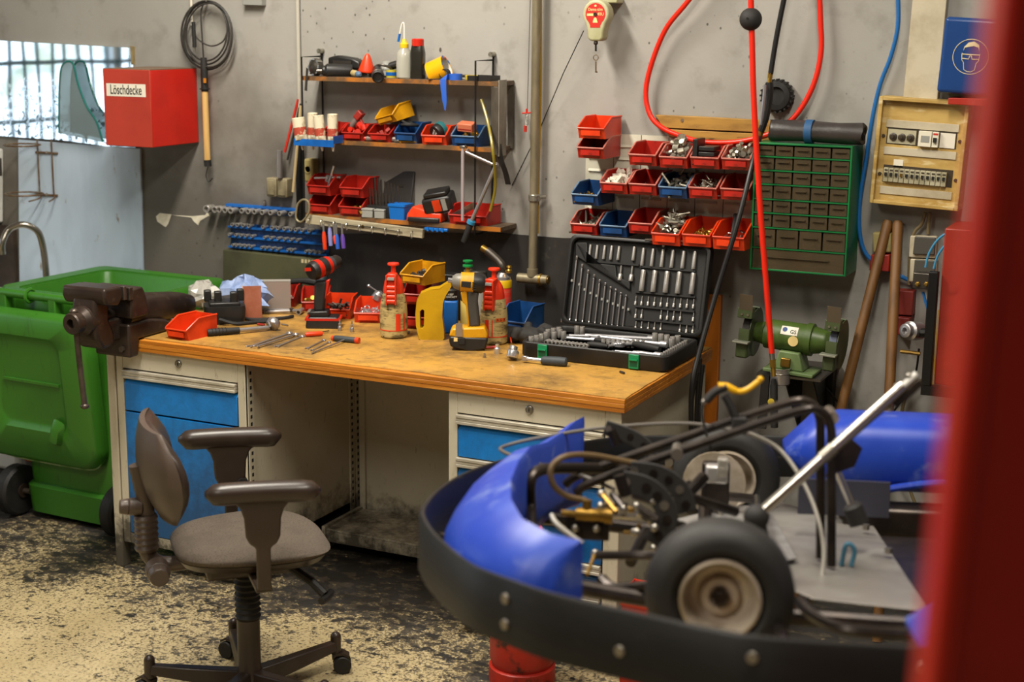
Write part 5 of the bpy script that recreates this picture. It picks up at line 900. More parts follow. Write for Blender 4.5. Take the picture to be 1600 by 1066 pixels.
# inspection lamp and coiled cable
il = thing('inspection_lamp', 'hanging inspection lamp with black grip and long cream tube', 'lamp', (W(325, 260, .05).x, WY - .05, W(325, 260, .05).z))
q = [W(*p, .05) for p in ((318, 90), (319, 108), (320, 143), (324, 250), (325, 260))]
mat('lamp_cream', 'c8a468', .3, c2='b08a4c', scale=8, stretch=(2, 2, .3)); bar([q[1], q[2]], .014, 14).obj('grip', MATS['grip_black'], il, w=True); bar([q[0], q[1]], [.012, .014], 12).obj('gland', MATS['rubber_soft'], il, w=True); bar([q[2] - Vector((0, 0, -.012)), q[2] - Vector((0, 0, -.008))], .02, 14).obj('collar', MATS['grip_black'], il, w=True); bar([q[2], q[3]], .0125, 14).obj('tube', MATS['lamp_cream'], il, w=True); bar([q[3], q[4]], .015, 14).obj('end_cap', MATS['black_plastic'], il, w=True); bar([q[4], W(323, 268, .05), W(322, 276, .05), W(326, 284, .05), W(332, 279, .05)], .0018, 6, 4).obj('hook', MATS['wire_black'], il, w=True); MB().cbox(W(320, 126, .066), .012, .002, .018).obj('badge', mat('badge_orange', 'b5731c', .5), il, w=True)
cc = thing('coiled_cable', 'loops of grey cable hung above the inspection lamp', 'cable', tuple(W(323, 110, .03))); mat('cable_dark', '2f2c29', .5)
for k, (cx, cy, rx, ry) in enumerate(((323, 54, 40, 53), (321, 52, 37, 49), (325, 56, 38, 53), (322, 48, 33, 47), (327, 55, 36, 50))):
    MB().tube([W(cx + rx * math.cos(a), cy + ry * math.sin(a), .03 + .006 * k) for a in [2 * PI * i / 36 for i in range(36)]], .0035, 7, closed=True).obj('loop', MATS['cable_dark'], cc, w=True)
bar([W(300, 45, .05), W(310, 62, .055), W(330, 72, .055), W(348, 65, .05), W(355, 50, .045)], .003, 7, 5).obj('stray_loop', MATS['cable_dark'], cc, w=True); bar([W(318, 92, .05), W(316, 60, .05), W(314, 20, .04), W(320, 2, .03)], .0035, 7, 5).obj('lead', MATS['cable_dark'], cc, w=True); bar([W(302, 34, .06), W(304, 74, .06)], .008, 10).obj('plug', MATS['grip_black'], cc, w=True); bar([W(304, 74, .06), W(305, 84, .06)], .0045, 8).obj('plug_pin', MATS['steel'], cc, w=True); bar([W(322, 0, .001), W(322, 1, .06)], .004).obj('hanger', MATS['steel'], cc, w=True)
solo(bar([UP(298, -10, .012), W(300, 40, .012)], .005, 8), 'white_conduit', MATS['white_card'], 'thin white conduit behind the coiled cable', 'conduit')
t = thing('ceiling_bracket', 'grey metal bracket cut off at the top edge of the picture', 'bracket', tuple(W(400, 8, .03))); slab([(385, -20), (416, -20), (416, 9), (386, 8)], .0, .03).obj('plate', MATS['grey_plastic'], t, w=True, bevel=.002)
# wire soap holder and tap
wh = thing('wire_holder', 'rusty wire bottle holder screwed to the pale board', 'holder', tuple(W(70, 318, .02))); mat('rusty_wire', '6b5138', .5, .6, c2='8a7c66', scale=30)
for px in (60, 82): bar([W(px - 2, 217, .02), W(px, 260, .02), W(px + 2, 300, .02), W(px + 3, 309, .025), W(px - 15 if px == 60 else px - 5, 315, .08)], .0035, 8, 4).obj('upright', MATS['rusty_wire'], wh, w=True)
for (px, py), rx in (((52, 225), .075), ((55, 301), .08)):
    c = W(px + 8, py, .02); MB().tube([(c.x - .02 + rx * math.cos(a), c.y - .075 + rx * .95 * math.sin(a), c.z) for a in [2 * PI * i / 28 for i in range(28)]], .0035, 7, closed=True).obj('ring', MATS['rusty_wire'], wh, w=True)
for py in (238, 304): bar([W(56, py, .015), W(90, py + 2, .015)], .005, 8).obj('cross_bar', MATS['rusty_wire'], wh, w=True); MB().cyl(W(73, py, .02), W(73, py, .012), .006, n=8).obj('screw', MATS['steel'], wh, w=True)
t = thing('gooseneck_tap', 'chrome gooseneck tap rising behind the green bin', 'tap', tuple(W(72, 470, .18))); q = spl([W(3, 393, .30), W(4, 378, .30), W(14, 359, .27), (W(36, 351, .24)), W(58, 361, .2), W(67, 385, .18), W(72, 425, .18), W(75, 480, .18)], 6); MB().tube(q, .0135, 14).obj('spout', mat('old_chrome', '9a948a', .22, .9), t, w=True); MB().tube([q[0], q[0] - Vector((0, 0, .012))], .0155, 14).obj('aerator', MATS['old_chrome'], t, w=True)
bs = W(75, 470, .18); t2 = thing('wash_basin', 'white enamel basin hidden behind the green bin', 'basin', (bs.x, WY, bs.z - .12)); MB().box(bs.x - .5, bs.x + .08, WY - .38, WY - .015, bs.z - .12, bs.z).obj('basin', MATS['white_enamel'], t2, w=True, bevel=.02); t['label'] = 'chrome gooseneck tap rising behind the green bin'
solo(MB().box(bs.x - .35, bs.x - .15, WY - .25, WY - .02, 0, bs.z - .125), 'basin_pedestal', MATS['white_enamel'], 'white pedestal under the basin behind the bin', 'pedestal', bevel=.02)
# ================================================================== pipes and balancer
mat('galvanised', '8a8068', .45, .5, c2='6f6650', scale=16, stretch=(1, 1, .3)); gp = thing('steel_pipe', 'vertical galvanised pipe on the wall between shelf and bins', 'pipe', tuple(W(833, 440, .06)))
bar([UP(839, -30, .05), W(839, -30, .05), W(837, 120, .05), W(834, 330, .05), W(832, 425, .05)], .0155, 14).obj('pipe', MATS['galvanised'], gp, w=True); a, b = W(810, 434, .05), W(856, 438, .05); bar([a, b], .018, 14).obj('tee', MATS['galvanised'], gp, w=True); bar([W(832, 432, .05), W(832, 420, .05)], .02, 14).obj('collar', MATS['galvanised'], gp, w=True); ax = (b - a).normalized(); bar([b, b + ax * .004], .014, 12).obj('nozzle', MATS['brass'], gp, w=True)
bar([b - ax * .03, b - ax * .024], .022, 12).obj('thread_ring', MATS['brass_bright'], gp, w=True); a = W(835, 309, .05); MB().lathe([(.02, -.012), (.0215, -.01), (.0215, .01), (.02, .012)], 14, Matrix.Translation(a)).obj('clamp', MATS['zinc'], gp, w=True); bar([W(843, 309, .05), W(852, 308, .03)], .006).obj('clamp_bolt', MATS['zinc'], gp, w=True)
solo(bar_up([W(845, -20, .03), W(845, 120, .03), W(843, 215, .03), W(841, 300, .03), W(840, 365, .03)], .005, 8, 5), 'yellow_hose', mat('mustard', '9c7c1c', .4), 'thin yellow hose running down behind the steel pipe', 'hose')
sc2 = thing('spring_hanger', 'small red spring hanger on a cord left of the steel pipe', 'spring', tuple(W(822, 206, .03))); bar([UP(830, -20, .03), W(829, -20, .03), W(824, 172, .03)], .0015, 6).obj('cord', MATS['cable_grey'], sc2, w=True); MB().tube([Vector(W(823, 176 + 20 * i / 80, .03)) + Vector((.006 * math.cos(i * .7), .006 * math.sin(i * .7), 0)) for i in range(81)], .0013, 5).obj('spring', MATS['steel'], sc2, w=True); bar([W(823, 170, .03), W(823, 178, .03)], .004).obj('top_eye', MATS['red_plastic'], sc2, w=True); bar([W(816, 177, .03), W(830, 176, .03)], .003).obj('cross_pin', MATS['red_plastic'], sc2, w=True); bar([W(821, 196, .03), W(821, 206, .03)], .0055).obj('end_piece', MATS['red_plastic'], sc2, w=True)
solo(bar([UP(466, -20, .015), W(468, 168, .015)], .0075, 10), 'wall_conduit', mat('conduit_grey', 'a8a498', .5), 'pale grey conduit running down the wall left of the shelf', 'conduit')
mat('balancer_grey', 'a9a684', .42, c2='98956f', scale=9); mat('label_red', 'b8251a', .5); mat('cream_print', 'e2c682', .6)
bc = W(933, 24, .1); bl_ = thing('spring_balancer', 'grey spring balancer with round red label hanging on the wall', 'balancer', (bc.x, WY - .07, W(933, 62, .1).z))
Mw = Matrix.Translation((bc.x, WY - .115, bc.z)) @ R_(PI / 2, 'X')                 # local xy = wall plane, z towards the room
cs_ = .00213; pr = [(22.5 * math.sin(a), -2 + 22.5 * math.cos(a) + 4) for a in [math.radians(-130 + 20 * k) for k in range(14)]] + [(14, -24), (13, -36), (8, -40), (-8, -40), (-13, -36), (-14, -24)]
pr = [(x * cs_, y * cs_) for x, y in pr][::-1]; MB().prism(pr, -.05, .0, Mw).obj('case', MATS['balancer_grey'], bl_, w=True, bevel=.008, seg=3)
pl = [(17 * math.sin(a), 2 + 17 * math.cos(a)) for a in [math.radians(-140 + 20 * k) for k in range(15)]] + [(8.5, -16), (8.5, -19), (-8.5, -19), (-8.5, -16)]
lb = MB().prism([(x * cs_, y * cs_) for x, y in pl][::-1], .0, .0008, Mw).obj('label', MATS['label_red'], bl_, w=True); Mi_ = Matrix.Translation(-Vector(bl_.location)) @ Mw @ T_(0, 0, .0012)
text('Dema-tilm', .0145, MATS['cream_print'], lb, Mi_ @ T_(0, .019, 0), sx=.85); text('40U', .014, MATS['cream_print'], lb, Mi_ @ T_(.019, .004, 0)); MB().box(-.03, -.007, -.002, .006, 0, .0004, Mi_).obj('print_bar', MATS['cream_print'], lb); MB().prism([(-.009, -.024), (.009, -.024), (.005, -.010), (0, -.006), (-.005, -.010)], 0, .0004, Mi_).obj('bell_mark', MATS['cream_print'], lb); MB().prism([(0, .027), (.005, .031), (0, .036), (-.005, .031)], 0, .0004, Mi_).obj('diamond_mark', MATS['cream_print'], lb); MB().lathe([(.006, 0), (.006, .003), (.003, .003), (.003, .001), (0, .001)], 12, Mi_ @ T_(0, .004, 0)).obj('screw', MATS['steel_dark'], lb)
MB().box(bc.x - .05, bc.x + .055, WY - .06, WY - .002, W(933, -8, .05).z - .01, W(933, 5, .05).z).obj('bracket', MATS['balancer_grey'], bl_, w=True, bevel=.004)
q = [W(931, y_, .1) for y_ in (62, 67, 75, 80, 90, 96, 113)]; MB().ball(q[1], .008, 10, 8).obj('rope_stop', MATS['steel_dark'], bl_, w=True); bar([q[0], q[3]], .0035).obj('rope', MATS['wire_black'], bl_, w=True); MB().torus(q[4], .009, .0016, (0, 1, 0), 14, 6).obj('link', MATS['rusty_wire'], bl_, w=True); bar([q[5], q[6], q[6] + Vector((.005, 0, .001))], .003).obj('hook', MATS['rusty_wire'], bl_, w=True)
solo(bar([W(912, 48, .08), W(880, 115, .06), W(842, 205, .018), W(800, 290, .02)], .0018, 6), 'steel_wire', MATS['wire_black'], 'thin taut wire slanting from the balancer down to the shelf', 'wire')
# ================================================================== bins on louvred panel
mat('louvre_grey', 'c2c0ae', .5, 0, c2='acaa98', scale=9); X0, X1 = W(916, 280).x, W(1180, 280).x; zt, zb = W(1050, 213).z, W(1050, 345).z
lp = thing('louvre_panel', 'grey louvred steel panel behind the small parts bins', 'panel', ((X0 + X1) / 2, WY, zb)); MB().box(X0, X1, WY - .008, WY - .001, zb, zt).obj('sheet', MATS['louvre_grey'], lp, w=True)
for r_ in range(6):
    for c in range(6):
        xx = X0 + .012 + c * (X1 - X0 - .01) / 6; z = zt - .035 - r_ * .044
        MB().prism([(0, 0), (.0, -.012), (-.007, -.008)], 0, .072, Matrix(((0, 0, 1, xx), (1, 0, 0, WY - .008), (0, 1, 0, z), (0, 0, 0, 1)))).obj('louvre', MATS['louvre_grey'], lp, w=True)
for c in range(1, 6): xx = X0 + .005 + c * (X1 - X0 - .01) / 6; MB().box(xx - .001, xx + .001, WY - .0086, WY - .008, zb, zt).obj('seam', MATS['slot_black'], lp, w=True)
def wbin(px, py, label, m_, lip, dF=.17, w=.096, h=.072, fill=None, dd=.155):
    p = PY(px, py, WY - dF); t = open_bin(label, (p.x, WY - dF + dd / 2, p.z), 0, w, dd, h, m_, lip, group='bins on the louvred panel')
    if fill:
        kind, n, mm, lab, hh = fill; heap(lab, 'hardware', (p.x, WY - dF + dd * .42, p.z + .004), 0, w * .8, dd * .62, hh, kind, n, mm, int(px))
    return t
wbin(923, 217, 'bright red wall bin, upper of the pair at far left', 'bin_orange', 'bin_orange', h=.07); wbin(922, 248, 'dull red wall bin, lower of the pair at far left', 'bin_red', 'bin_lip', fill=('nut', 12, 'steel_dark', 'few dark nuts in the dull red lower wall bin', .02))
L1 = 'bin_lip'
wbin(1003, 259, 'red wall bin, first from left in the top row of four', 'bin_red', L1, fill=('ring', 6, 'steel', 'few steel rings in the first bin of the top row', .015)); wbin(1051, 263, 'red wall bin heaped with thick steel sleeves in the top row', 'bin_red', L1, fill=('sleeve', 34, 'zinc', 'thick steel sleeves heaped in the second top row bin', .085)); b3 = wbin(1100, 264, 'red wall bin with black plastic blocks in the top row', 'bin_red', L1); wbin(1149, 266, 'red wall bin heaped with small fittings, last in the top row', 'bin_red', L1, fill=('nut', 90, 'zinc', 'small silver fittings heaped in the last top row bin', .075))
p = b3.location; t = thing('plastic_profiles', 'black plastic profile pieces standing in a top row wall bin', 'profile', (p.x - .01, p.y - .02, p.z + .01)); MB().box(-.035, -.018, -.05, .03, .0, .085).obj('tall_piece', MATS['black_plastic'], t, bevel=.002)
for k in range(2): MB().box(-.014, .04, -.05, .02, .03 + .018 * k, .044 + .018 * k).obj('flat_piece', MATS['black_plastic'], t, bevel=.002)
wbin(913, 321, 'blue wall bin with screws, sticking out at far left', 'bin_blue', 'lip_blue', fill=('screw', 22, 'brass_bright', 'brass screws in the far left blue wall bin', .03)); wbin(958, 303, 'red wall bin filled with white plastic caps in the middle row', 'bin_red', L1, fill=('block', 40, 'white_card', 'white plastic caps filling a middle row bin', .06)); wbin(1003, 305, 'nearly empty red wall bin in the middle row', 'bin_red', L1, fill=('screw', 6, 'steel_dark', 'few dark screws in a middle row red bin', .015)); wbin(1050, 310, 'blue wall bin heaped with long bolts in the middle row', 'bin_blue', 'lip_blue', fill=('bolt', 34, 'zinc', 'long bolts heaped in the blue middle row bin', .07)); wbin(1097, 311, 'red wall bin of short bolts in the middle row', 'bin_red', L1, fill=('screw', 46, 'zinc', 'short bolts in a red middle row bin', .05)); wbin(1147, 313, 'red wall bin next to the green cabinet in the middle row', 'bin_red', L1, fill=('screw', 8, 'steel', 'few screws in the last middle row bin', .02))
wbin(911, 367, 'red wall bin of bolt heads, first in the bottom row', 'bin_red', L1, fill=('bolt', 22, 'zinc', 'bolts in the first bottom row bin', .04)); wbin(957, 370, 'blue wall bin in the bottom row', 'bin_blue', 'lip_blue', fill=('nut', 8, 'steel', 'few nuts in the blue bottom row bin', .02)); wbin(1000, 366, 'empty narrow red wall bin in the bottom row', 'bin_red', L1, w=.085)
wbin(1039, 384, 'bright red wall bin overflowing with screws in the bottom row', 'bin_orange', 'bin_orange', .215, fill=('bolt', 90, 'zinc', 'mixed screws overflowing a bright red bottom row bin', .085), dd=.19, h=.078); wbin(1087, 386, 'bright red wall bin with washers in the bottom row', 'bin_orange', 'bin_orange', .215, fill=('ring', 60, 'brass_bright', 'mixed washers in a bright red bottom row bin', .035), dd=.19, h=.078); b6 = wbin(1137, 391, 'bright red wall bin with hose clamps, last in the bottom row', 'bin_orange', 'bin_orange', .22, fill=('ring', 22, 'steel', 'hose clamps in the last bottom row bin', .04), dd=.195, w=.105, h=.082)
p = b6.location; solo(bar([(p.x - .01, p.y - .02, p.z + .03), (p.x - .02, p.y + .04, p.z + .1)], .008, 8), 'hand_file', MATS['grip_black'], 'black tool handle standing in the last bottom row bin', 'handle')
# plank
mat('plank_wood', 'a37a34', .6, c2='7d5a24', scale=4, stretch=(1.2, 4, 7), c3='4d3818', s3=18, l3=.62, h3=.7); pk = thing('wooden_plank', 'rough yellowish split wooden plank above the bins', 'plank', tuple(W(1118, 215, .03))); slab([(1028, 179), (1100, 182), (1208, 188), (1208, 207), (1120, 203), (1040, 199)], .002, .03).obj('upper_half', MATS['plank_wood'], pk, w=True, bevel=.002); slab([(1042, 201), (1120, 205), (1208, 209), (1208, 225), (1110, 218), (1050, 213)], .002, .028).obj('lower_half', MATS['plank_wood'], pk, w=True, bevel=.002); MB().cyl(W(1066, 188, .03), W(1066, 188, .032), .006).obj('knot', MATS['dust_brown'], pk, w=True)
# ================================================================== green drawer cabinet
mat('cab_green', '0d6a34', .38, c2='0a5a2c', scale=8); mat('drawer_clear', '7a6a50', .18, trans=.72); mat('drawer_dark', '3a3126', .4)
D = .15; gx0, gx1 = PY(1175, 325, WY - D).x, PY(1327, 325, WY - D).x; gz1, gz0 = PY(1255, 225.5, WY - D).z, PY(1250, 427, WY - D).z
gc = thing('drawer_organiser', 'green steel cabinet of small clear drawers on the wall', 'cabinet', ((gx0 + gx1) / 2, WY, gz0)); e = .006; Yf = WY - D
for nm, bx_ in (('side_panel', (gx0, gx0 + e, Yf, WY - .002, gz0, gz1)), ('side_panel', (gx1 - e, gx1, Yf, WY - .002, gz0, gz1)), ('top_panel', (gx0 + e, gx1 - e, Yf, WY - .002, gz1 - e, gz1)), ('bottom_panel', (gx0 + e, gx1 - e, Yf, WY - .002, gz0, gz0 + e)), ('back_panel', (gx0 + e, gx1 - e, WY - .006, WY - .002, gz0 + e, gz1 - e))): MB().box(*bx_).obj(nm, MATS['drawer_dark' if nm == 'back_panel' else 'cab_green'], gc, w=True, bevel=.001)
ys = [226.5, 248.4, 270, 292, 315.6, 337.5, 361, 393.7, 429.7]; zs = [gz1 - (gz1 - gz0) * (y_ - ys[0]) / (ys[-1] - ys[0]) for y_ in ys]
for z in zs[1:-1]: MB().box(gx0 + e, gx1 - e, Yf, WY - .006, z - .002, z + .002).obj('divider', MATS['cab_green'], gc, w=True)
rk = random.Random(2)
for r_ in range(8):
    nc = 5 if r_ < 6 else 4 if r_ == 6 else 1; wd2 = (gx1 - gx0 - 2 * e) / nc
    for c in range(nc):
        xa_, xb_ = gx0 + e + c * wd2 + .0028, gx0 + e + (c + 1) * wd2 - .0028; za, zb_ = zs[r_ + 1] + .0035, zs[r_] - .004 - (e if r_ == 0 else 0); rec = rk.uniform(.002, .005)
        m = MB(); m.box(xa_, xb_, Yf + rec, Yf + rec + .002, za, zb_); m.box(xa_, xb_, Yf + rec + .002, WY - .02, za, za + .002); m.box(xa_, xa_ + .0015, Yf + rec + .002, WY - .02, za + .002, zb_ - .006); m.box(xb_ - .0015, xb_, Yf + rec + .002, WY - .02, za + .002, zb_ - .006); dr = m.obj('drawer', MATS['drawer_clear'], gc, w=True)
        hw = (xb_ - xa_) * .34; mx = (xa_ + xb_) / 2; zz_ = za + (zb_ - za) * .62; h_ = MB().box(mx - hw, mx + hw, Yf + rec - .006, Yf + rec, zz_, zz_ + .003).obj('handle', MATS['drawer_clear'], dr); h_.location = -Vector(gc.location)
        m = MB(); nn = 10 if r_ < 7 else 0
        for k in range(nn): m.cyl((rk.uniform(xa_ + .006, xb_ - .006), Yf + .012 + .02 * rk.random(), za + .004), (rk.uniform(xa_ + .006, xb_ - .006), Yf + .03, za + .004 + rk.random() * (zb_ - za) * .5), .003, n=5)
        if r_ == 7:
            for k in range(3): m.cyl((xa_ + .02, Yf + .02 + .012 * k, za + .012 + .01 * k), (xb_ - .03, Yf + .02 + .01 * k, za + .022 + .01 * k), .0035, n=6)
        o = m.obj('contents', MATS['brass' if r_ % 3 else 'steel_dark'] if r_ < 7 else MATS['brass_bright'], dr); o.location = -Vector(gc.location); o['kind'] = 'stuff'
# leather roll on top
rl_ = thing('tool_roll', 'rolled black leather tool wrap with blue strap on the green cabinet', 'tool roll', ((gx0 + gx1) / 2 + .05, Yf + .05, gz1)); mat('leather', '2f2b2a', .38, c2='3c3735', scale=7, bump=.2, bscale=30)
xa_, xb_ = PY(1206, 205, Yf + .05).x - rl_.location.x, PY(1350, 205, Yf + .05).x - rl_.location.x; R = []
for k in range(13):
    t_ = k / 12; R.append([(xa_ + (xb_ - xa_) * t_ + .004 * math.sin(i), .036 * math.cos(2 * PI * i / 18) * (1 + .06 * math.sin(t_ * 9)), .037 + .036 * math.sin(2 * PI * i / 18) * (.94 + .06 * math.cos(t_ * 7 + i))) for i in range(18)])
MB().loft(R).obj('wrap', MATS['leather'], rl_, smooth=60); MB().tube([(xb_ + .0005, .024 * math.cos(a) * (1 - a / 25), .037 + .024 * math.sin(a) * (1 - a / 25)) for a in [k * .4 for k in range(46)]], .0018, 5).obj('spiral_edge', MATS['slot_black'], rl_); xm = xa_ + (xb_ - xa_) * .42; MB().lathe([(.0375, -.012), (.0385, -.012), (.0385, .012), (.0375, .012)], 24, Matrix.Translation((xm, 0, .037)) @ R_(PI / 2, 'Y')).obj('strap', mat('strap_blue', '1c4a74', .6), rl_)
# ================================================================== hoses and air gun
mat('hose_red', 'd4230e', .35); mat('hose_black', '151414', .45)
solo(bar_up([W(1120, -60, .06), W(1092, -20, .06), W(1070, 8, .06), W(1040, 46, .05), (W(1018, 100, .04)), W(1009, 145, .04), W(1016, 180, .045), W(1035, 200, .05), W(1065, 213, .055), W(1100, 222, .055), W(1150, 222, .055), W(1195, 212, .055), W(1225, 197, .055), W(1250, 172, .05), W(1272, 130, .045), W(1283, 80, .04), W(1282, 30, .04), W(1280, -15, .04), W(1276, -60, .04)], .0088, 12, 6, True, True), 'air_hose_loop', MATS['hose_red'], 'long red air hose hanging in a loop across the wall', 'hose')
hs = thing('air_hose', 'straight red air hose with brass coupling hanging before the green cabinet', 'hose', tuple(W(1210, 590, .33))); dh = .33; bar_up([W(1173, -60, dh), W(1173, -15, dh), W(1175, 60, dh), W(1178, 160, dh), W(1186, 300, dh), W(1196, 430, dh), W(1206, 552, dh)], .0092, 12, 5).obj('hose', MATS['hose_red'], hs, w=True); bar([W(1206, 552, dh), W(1207, 562, dh)], .0085, 12).obj('ferrule', MATS['steel'], hs, w=True); bar([W(1207, 562, dh), W(1208, 574, dh)], .0105, 6).obj('coupling_nut', MATS['brass_bright'], hs, w=True); bar([W(1208, 574, dh), W(1209, 588, dh)], .0075, 10).obj('coupling_tail', MATS['brass_bright'], hs, w=True); m = MB(); m.ball(W(1173, 30, dh), .0345, 20, 14); m.obj('hose_stop', MATS['rubber_soft'], hs, w=True); p = W(1168, 29, dh + .033); MB().cyl(p, p + Vector((0, -.002, 0)), .004, n=10).obj('stop_screw', MATS['slot_black'], hs, w=True)
ag = thing('air_gun', 'black air gun with silver lever and brass fitting hanging on its hose', 'air gun', tuple(W(1186, 212, .12))); bar_up([W(1240, -60, .1), W(1228, -15, .1), W(1213, 60, .1), W(1204, 116, .1)], .0085, 10, 4).obj('hose', MATS['hose_black'], ag, w=True); bar([W(1204, 114, .1), W(1203, 122, .1)], .009, 6).obj('nut', MATS['brass_bright'], ag, w=True); bar([W(1203, 122, .1), W(1202, 129, .1)], .007, 10).obj('nipple', MATS['brass_bright'], ag, w=True); bar([W(1202, 129, .1), W(1202, 150, .1), W(1196, 185, .1), W(1189, 205, .1)], [.013] * 4 + [.012] * 5 + [.011] * 4, 10, 4).obj('body', MATS['black_plastic'], ag, w=True); bar([W(1195, 133, .125), W(1193, 160, .13), W(1189, 195, .125)], .0055, 8, 4).obj('lever', MATS['satin'], ag, w=True); bar([W(1189, 205, .1), W(1187, 214, .1)], .009, 10).obj('outlet', MATS['brass'], ag, w=True)
t = thing('ribbed_knob', 'black ribbed rubber wheel mounted on the wall behind the air gun', 'wheel', tuple(W(1212, 175, .05))); c = W(1212, 150, .04); MB().lathe([(.035, 0), (.048, .004), (.052, .012), (.052, .03), (.046, .038), (.03, .04), (.028, .03), (0, .03)], 28, Matrix.Translation((c.x, WY - .002, c.z)) @ R_(PI / 2, 'X')).obj('wheel', MATS['rubber_black'], t, w=True, smooth=40)
for k in range(20): a = 2 * PI * k / 20; MB().box(-.003, .003, .049, .055, .006, .036, Matrix.Translation((c.x, WY - .002, c.z)) @ R_(PI / 2, 'X') @ R_(a, 'Z')).obj('rib', MATS['rubber_black'], t, w=True)
solo(bar([W(1187, 214, .1), W(1176, 255, .22), W(1152, 350, .3), W(1120, 455, .35), W(1093, 550, .42), W(1082, 600, .46), W(1080, 660, .46), W(1084, 780, .44)], .0085, 10, 6), 'black_air_hose', MATS['hose_black'], 'black hose slanting from the air gun down behind the bench corner', 'hose')
for i, (pa_, lab) in enumerate(((((1098, 570), (1092, 640), (1092, 760)), 'leftmost black cable hanging behind the right bench corner'), (((1094, 560), (1088, 650), (1088, 760)), 'middle black cable hanging behind the right bench corner'), (((1090, 580), (1080, 640), (1082, 770)), 'bowed black cable hanging behind the right bench corner'))): solo(bar([W(*pa_[0], .36 + .04 * i), W(*pa_[1], .36 + .04 * i), W(*pa_[2], .36 + .04 * i)], .007, 8, 5), 'hanging_cable', MATS['hose_black'], lab, 'cable', 'cables behind the bench corner')
mat('board_orange', 'a85f18', .45, c2='8a4a10', scale=3, stretch=(5, 5, .6), c3='6d3a0e', s3=9, l3=.6, h3=.72); a, b = W(1095, 462, .06), W(1122, 470, .06); solo(MB().box(a.x, b.x, WY - .03, WY - .006, .0, a.z), 'wooden_board', MATS['board_orange'], 'orange varnished wooden board standing upright by the bench end', 'board', bevel=.003)
mat('hose_blue', '1d5f9e', .35); solo(bar_up([W(1403, -60, .03), W(1403, -15, .03), W(1403, 40, .03), W(1392, 88, .03), W(1376, 130, .03), W(1364, 180, .03), W(1354, 245, .025), W(1344, 310, .02), W(1343, 360, .02), W(1352, 395, .02), W(1375, 415, .02), W(1420, 438, .025)], .0068, 10, 6), 'blue_air_hose', MATS['hose_blue'], 'thin blue air hose running down the wall past the fuse box', 'hose')
# ================================================================== fuse box, pillar, blue cabinet
mat('column_cream', 'b8ae96', .6, c2='a0947a', scale=7); t = solo(slab([(1517, -900), (1567, -900), (1464, 200), (1410, 200)], .002, .04), 'cable_trunking', MATS['column_cream'], 'wide cream trunking board above the fuse box', 'trunking', bevel=.002)
mat('fuse_cream', 'b89a58', .5, c2='9c7c3c', scale=5, stretch=(1, 1, 3), c3='cdbb8c', s3=12, l3=.56, h3=.7); dE = .09; cE = PY(1435, 240, WY - dE); E0 = PY(1370, 150, WY - dE); E1 = PY(1511, 160, WY - dE); E2 = PY(1496, 331, WY - dE); wE = (E1.x - E0.x); hE = E1.z - E2.z + .0
ME = Matrix.Translation((cE.x, WY, cE.z)) @ R_(math.radians(2.2), 'Y'); fx = thing('fuse_box', 'old yellowed open fuse box with two rows of breakers', 'fuse box', (cE.x, WY, cE.z - hE / 2)); fw, fh = wE / 2, hE / 2
def FB(nm, x0, x1, z0, z1, d0, d1, m_, par=None, **k): 
    o = MB().box(x0, x1, -d1, -d0, z0, z1, ME).obj(nm, MATS[m_], fx, w=True, **k)
    if par is not None: o.parent = par
    return o
for x0, x1, z0, z1 in ((-fw, -fw + .012, -fh, fh), (fw - .012, fw, -fh, fh), (-fw + .012, fw - .012, fh - .012, fh), (-fw + .012, fw - .012, -fh, -fh + .012)): FB('frame_side', x0, x1, z0, z1, .004, dE, 'fuse_cream', bevel=.002)
fp = FB('cover_plate', -fw + .012, fw - .012, -fh + .012, fh - .012, .03, dE - .022, 'fuse_cream')
mat('breaker_grey', 'aaa489', .5, c2='8f886c', scale=20); mat('breaker_white', 'd6d0bc', .5)
u = dE - .022
for zc, zh in ((.045, .024), (-.075, .024)): FB('window_recess', -fw + .03, fw - .03, zc - zh, zc + zh + .006, u, u + .001, 'drawer_dark')
for zc in (.085, .0, -.125): FB('cover_band', -fw + .026, fw - .026, zc - .012, zc + .012, u, u + .004, 'column_cream', bevel=.001)
for k in range(3): q = ME @ Vector((-fw + .052 + k * .027, -u - .003, .045)); MB().lathe([(.012, 0), (.012, .006), (.009, .008), (.005, .008), (.004, .012), (0, .012)], 16, Matrix.Translation(q) @ R_(PI / 2, 'X')).obj('screw_fuse', MATS['drawer_dark'], fx, w=True)
FB('fuse_holder', -fw + .034, -fw + .122, .024, .068, u + .001, u + .004, 'breaker_grey'); mt_ = FB('meter', -.006, .034, .022, .07, u + .001, u + .018, 'breaker_white', bevel=.001); FB('meter_screen', .002, .028, .036, .056, u + .018, u + .019, 'grey_plastic', mt_); br_ = FB('main_switch', .036, .055, .022, .07, u + .001, u + .016, 'breaker_white', bevel=.001); FB('toggle', .04, .051, .038, .052, u + .016, u + .024, 'black_plastic', br_); FB('red_tab', .038, .053, .06, .066, u + .016, u + .0165, 'label_red', br_); FB('rating_plate', .058, fw - .034, .022, .068, u + .001, u + .004, 'sticker')
for k in range(12):
    xx = -fw + .034 + k * (2 * fw - .08) / 12; b_ = FB('breaker', xx, xx + (2 * fw - .08) / 12 - .0012, -.097, -.053, u + .001, u + .014, 'breaker_grey', bevel=.001); FB('toggle', xx + .004, xx + .012, -.078, -.068, u + .014, u + .02, 'black_plastic' if k != 3 else 'brass', b_); FB('print', xx + .003, xx + .013, -.063, -.058, u + .014, u + .0145, 'drawer_dark', b_)
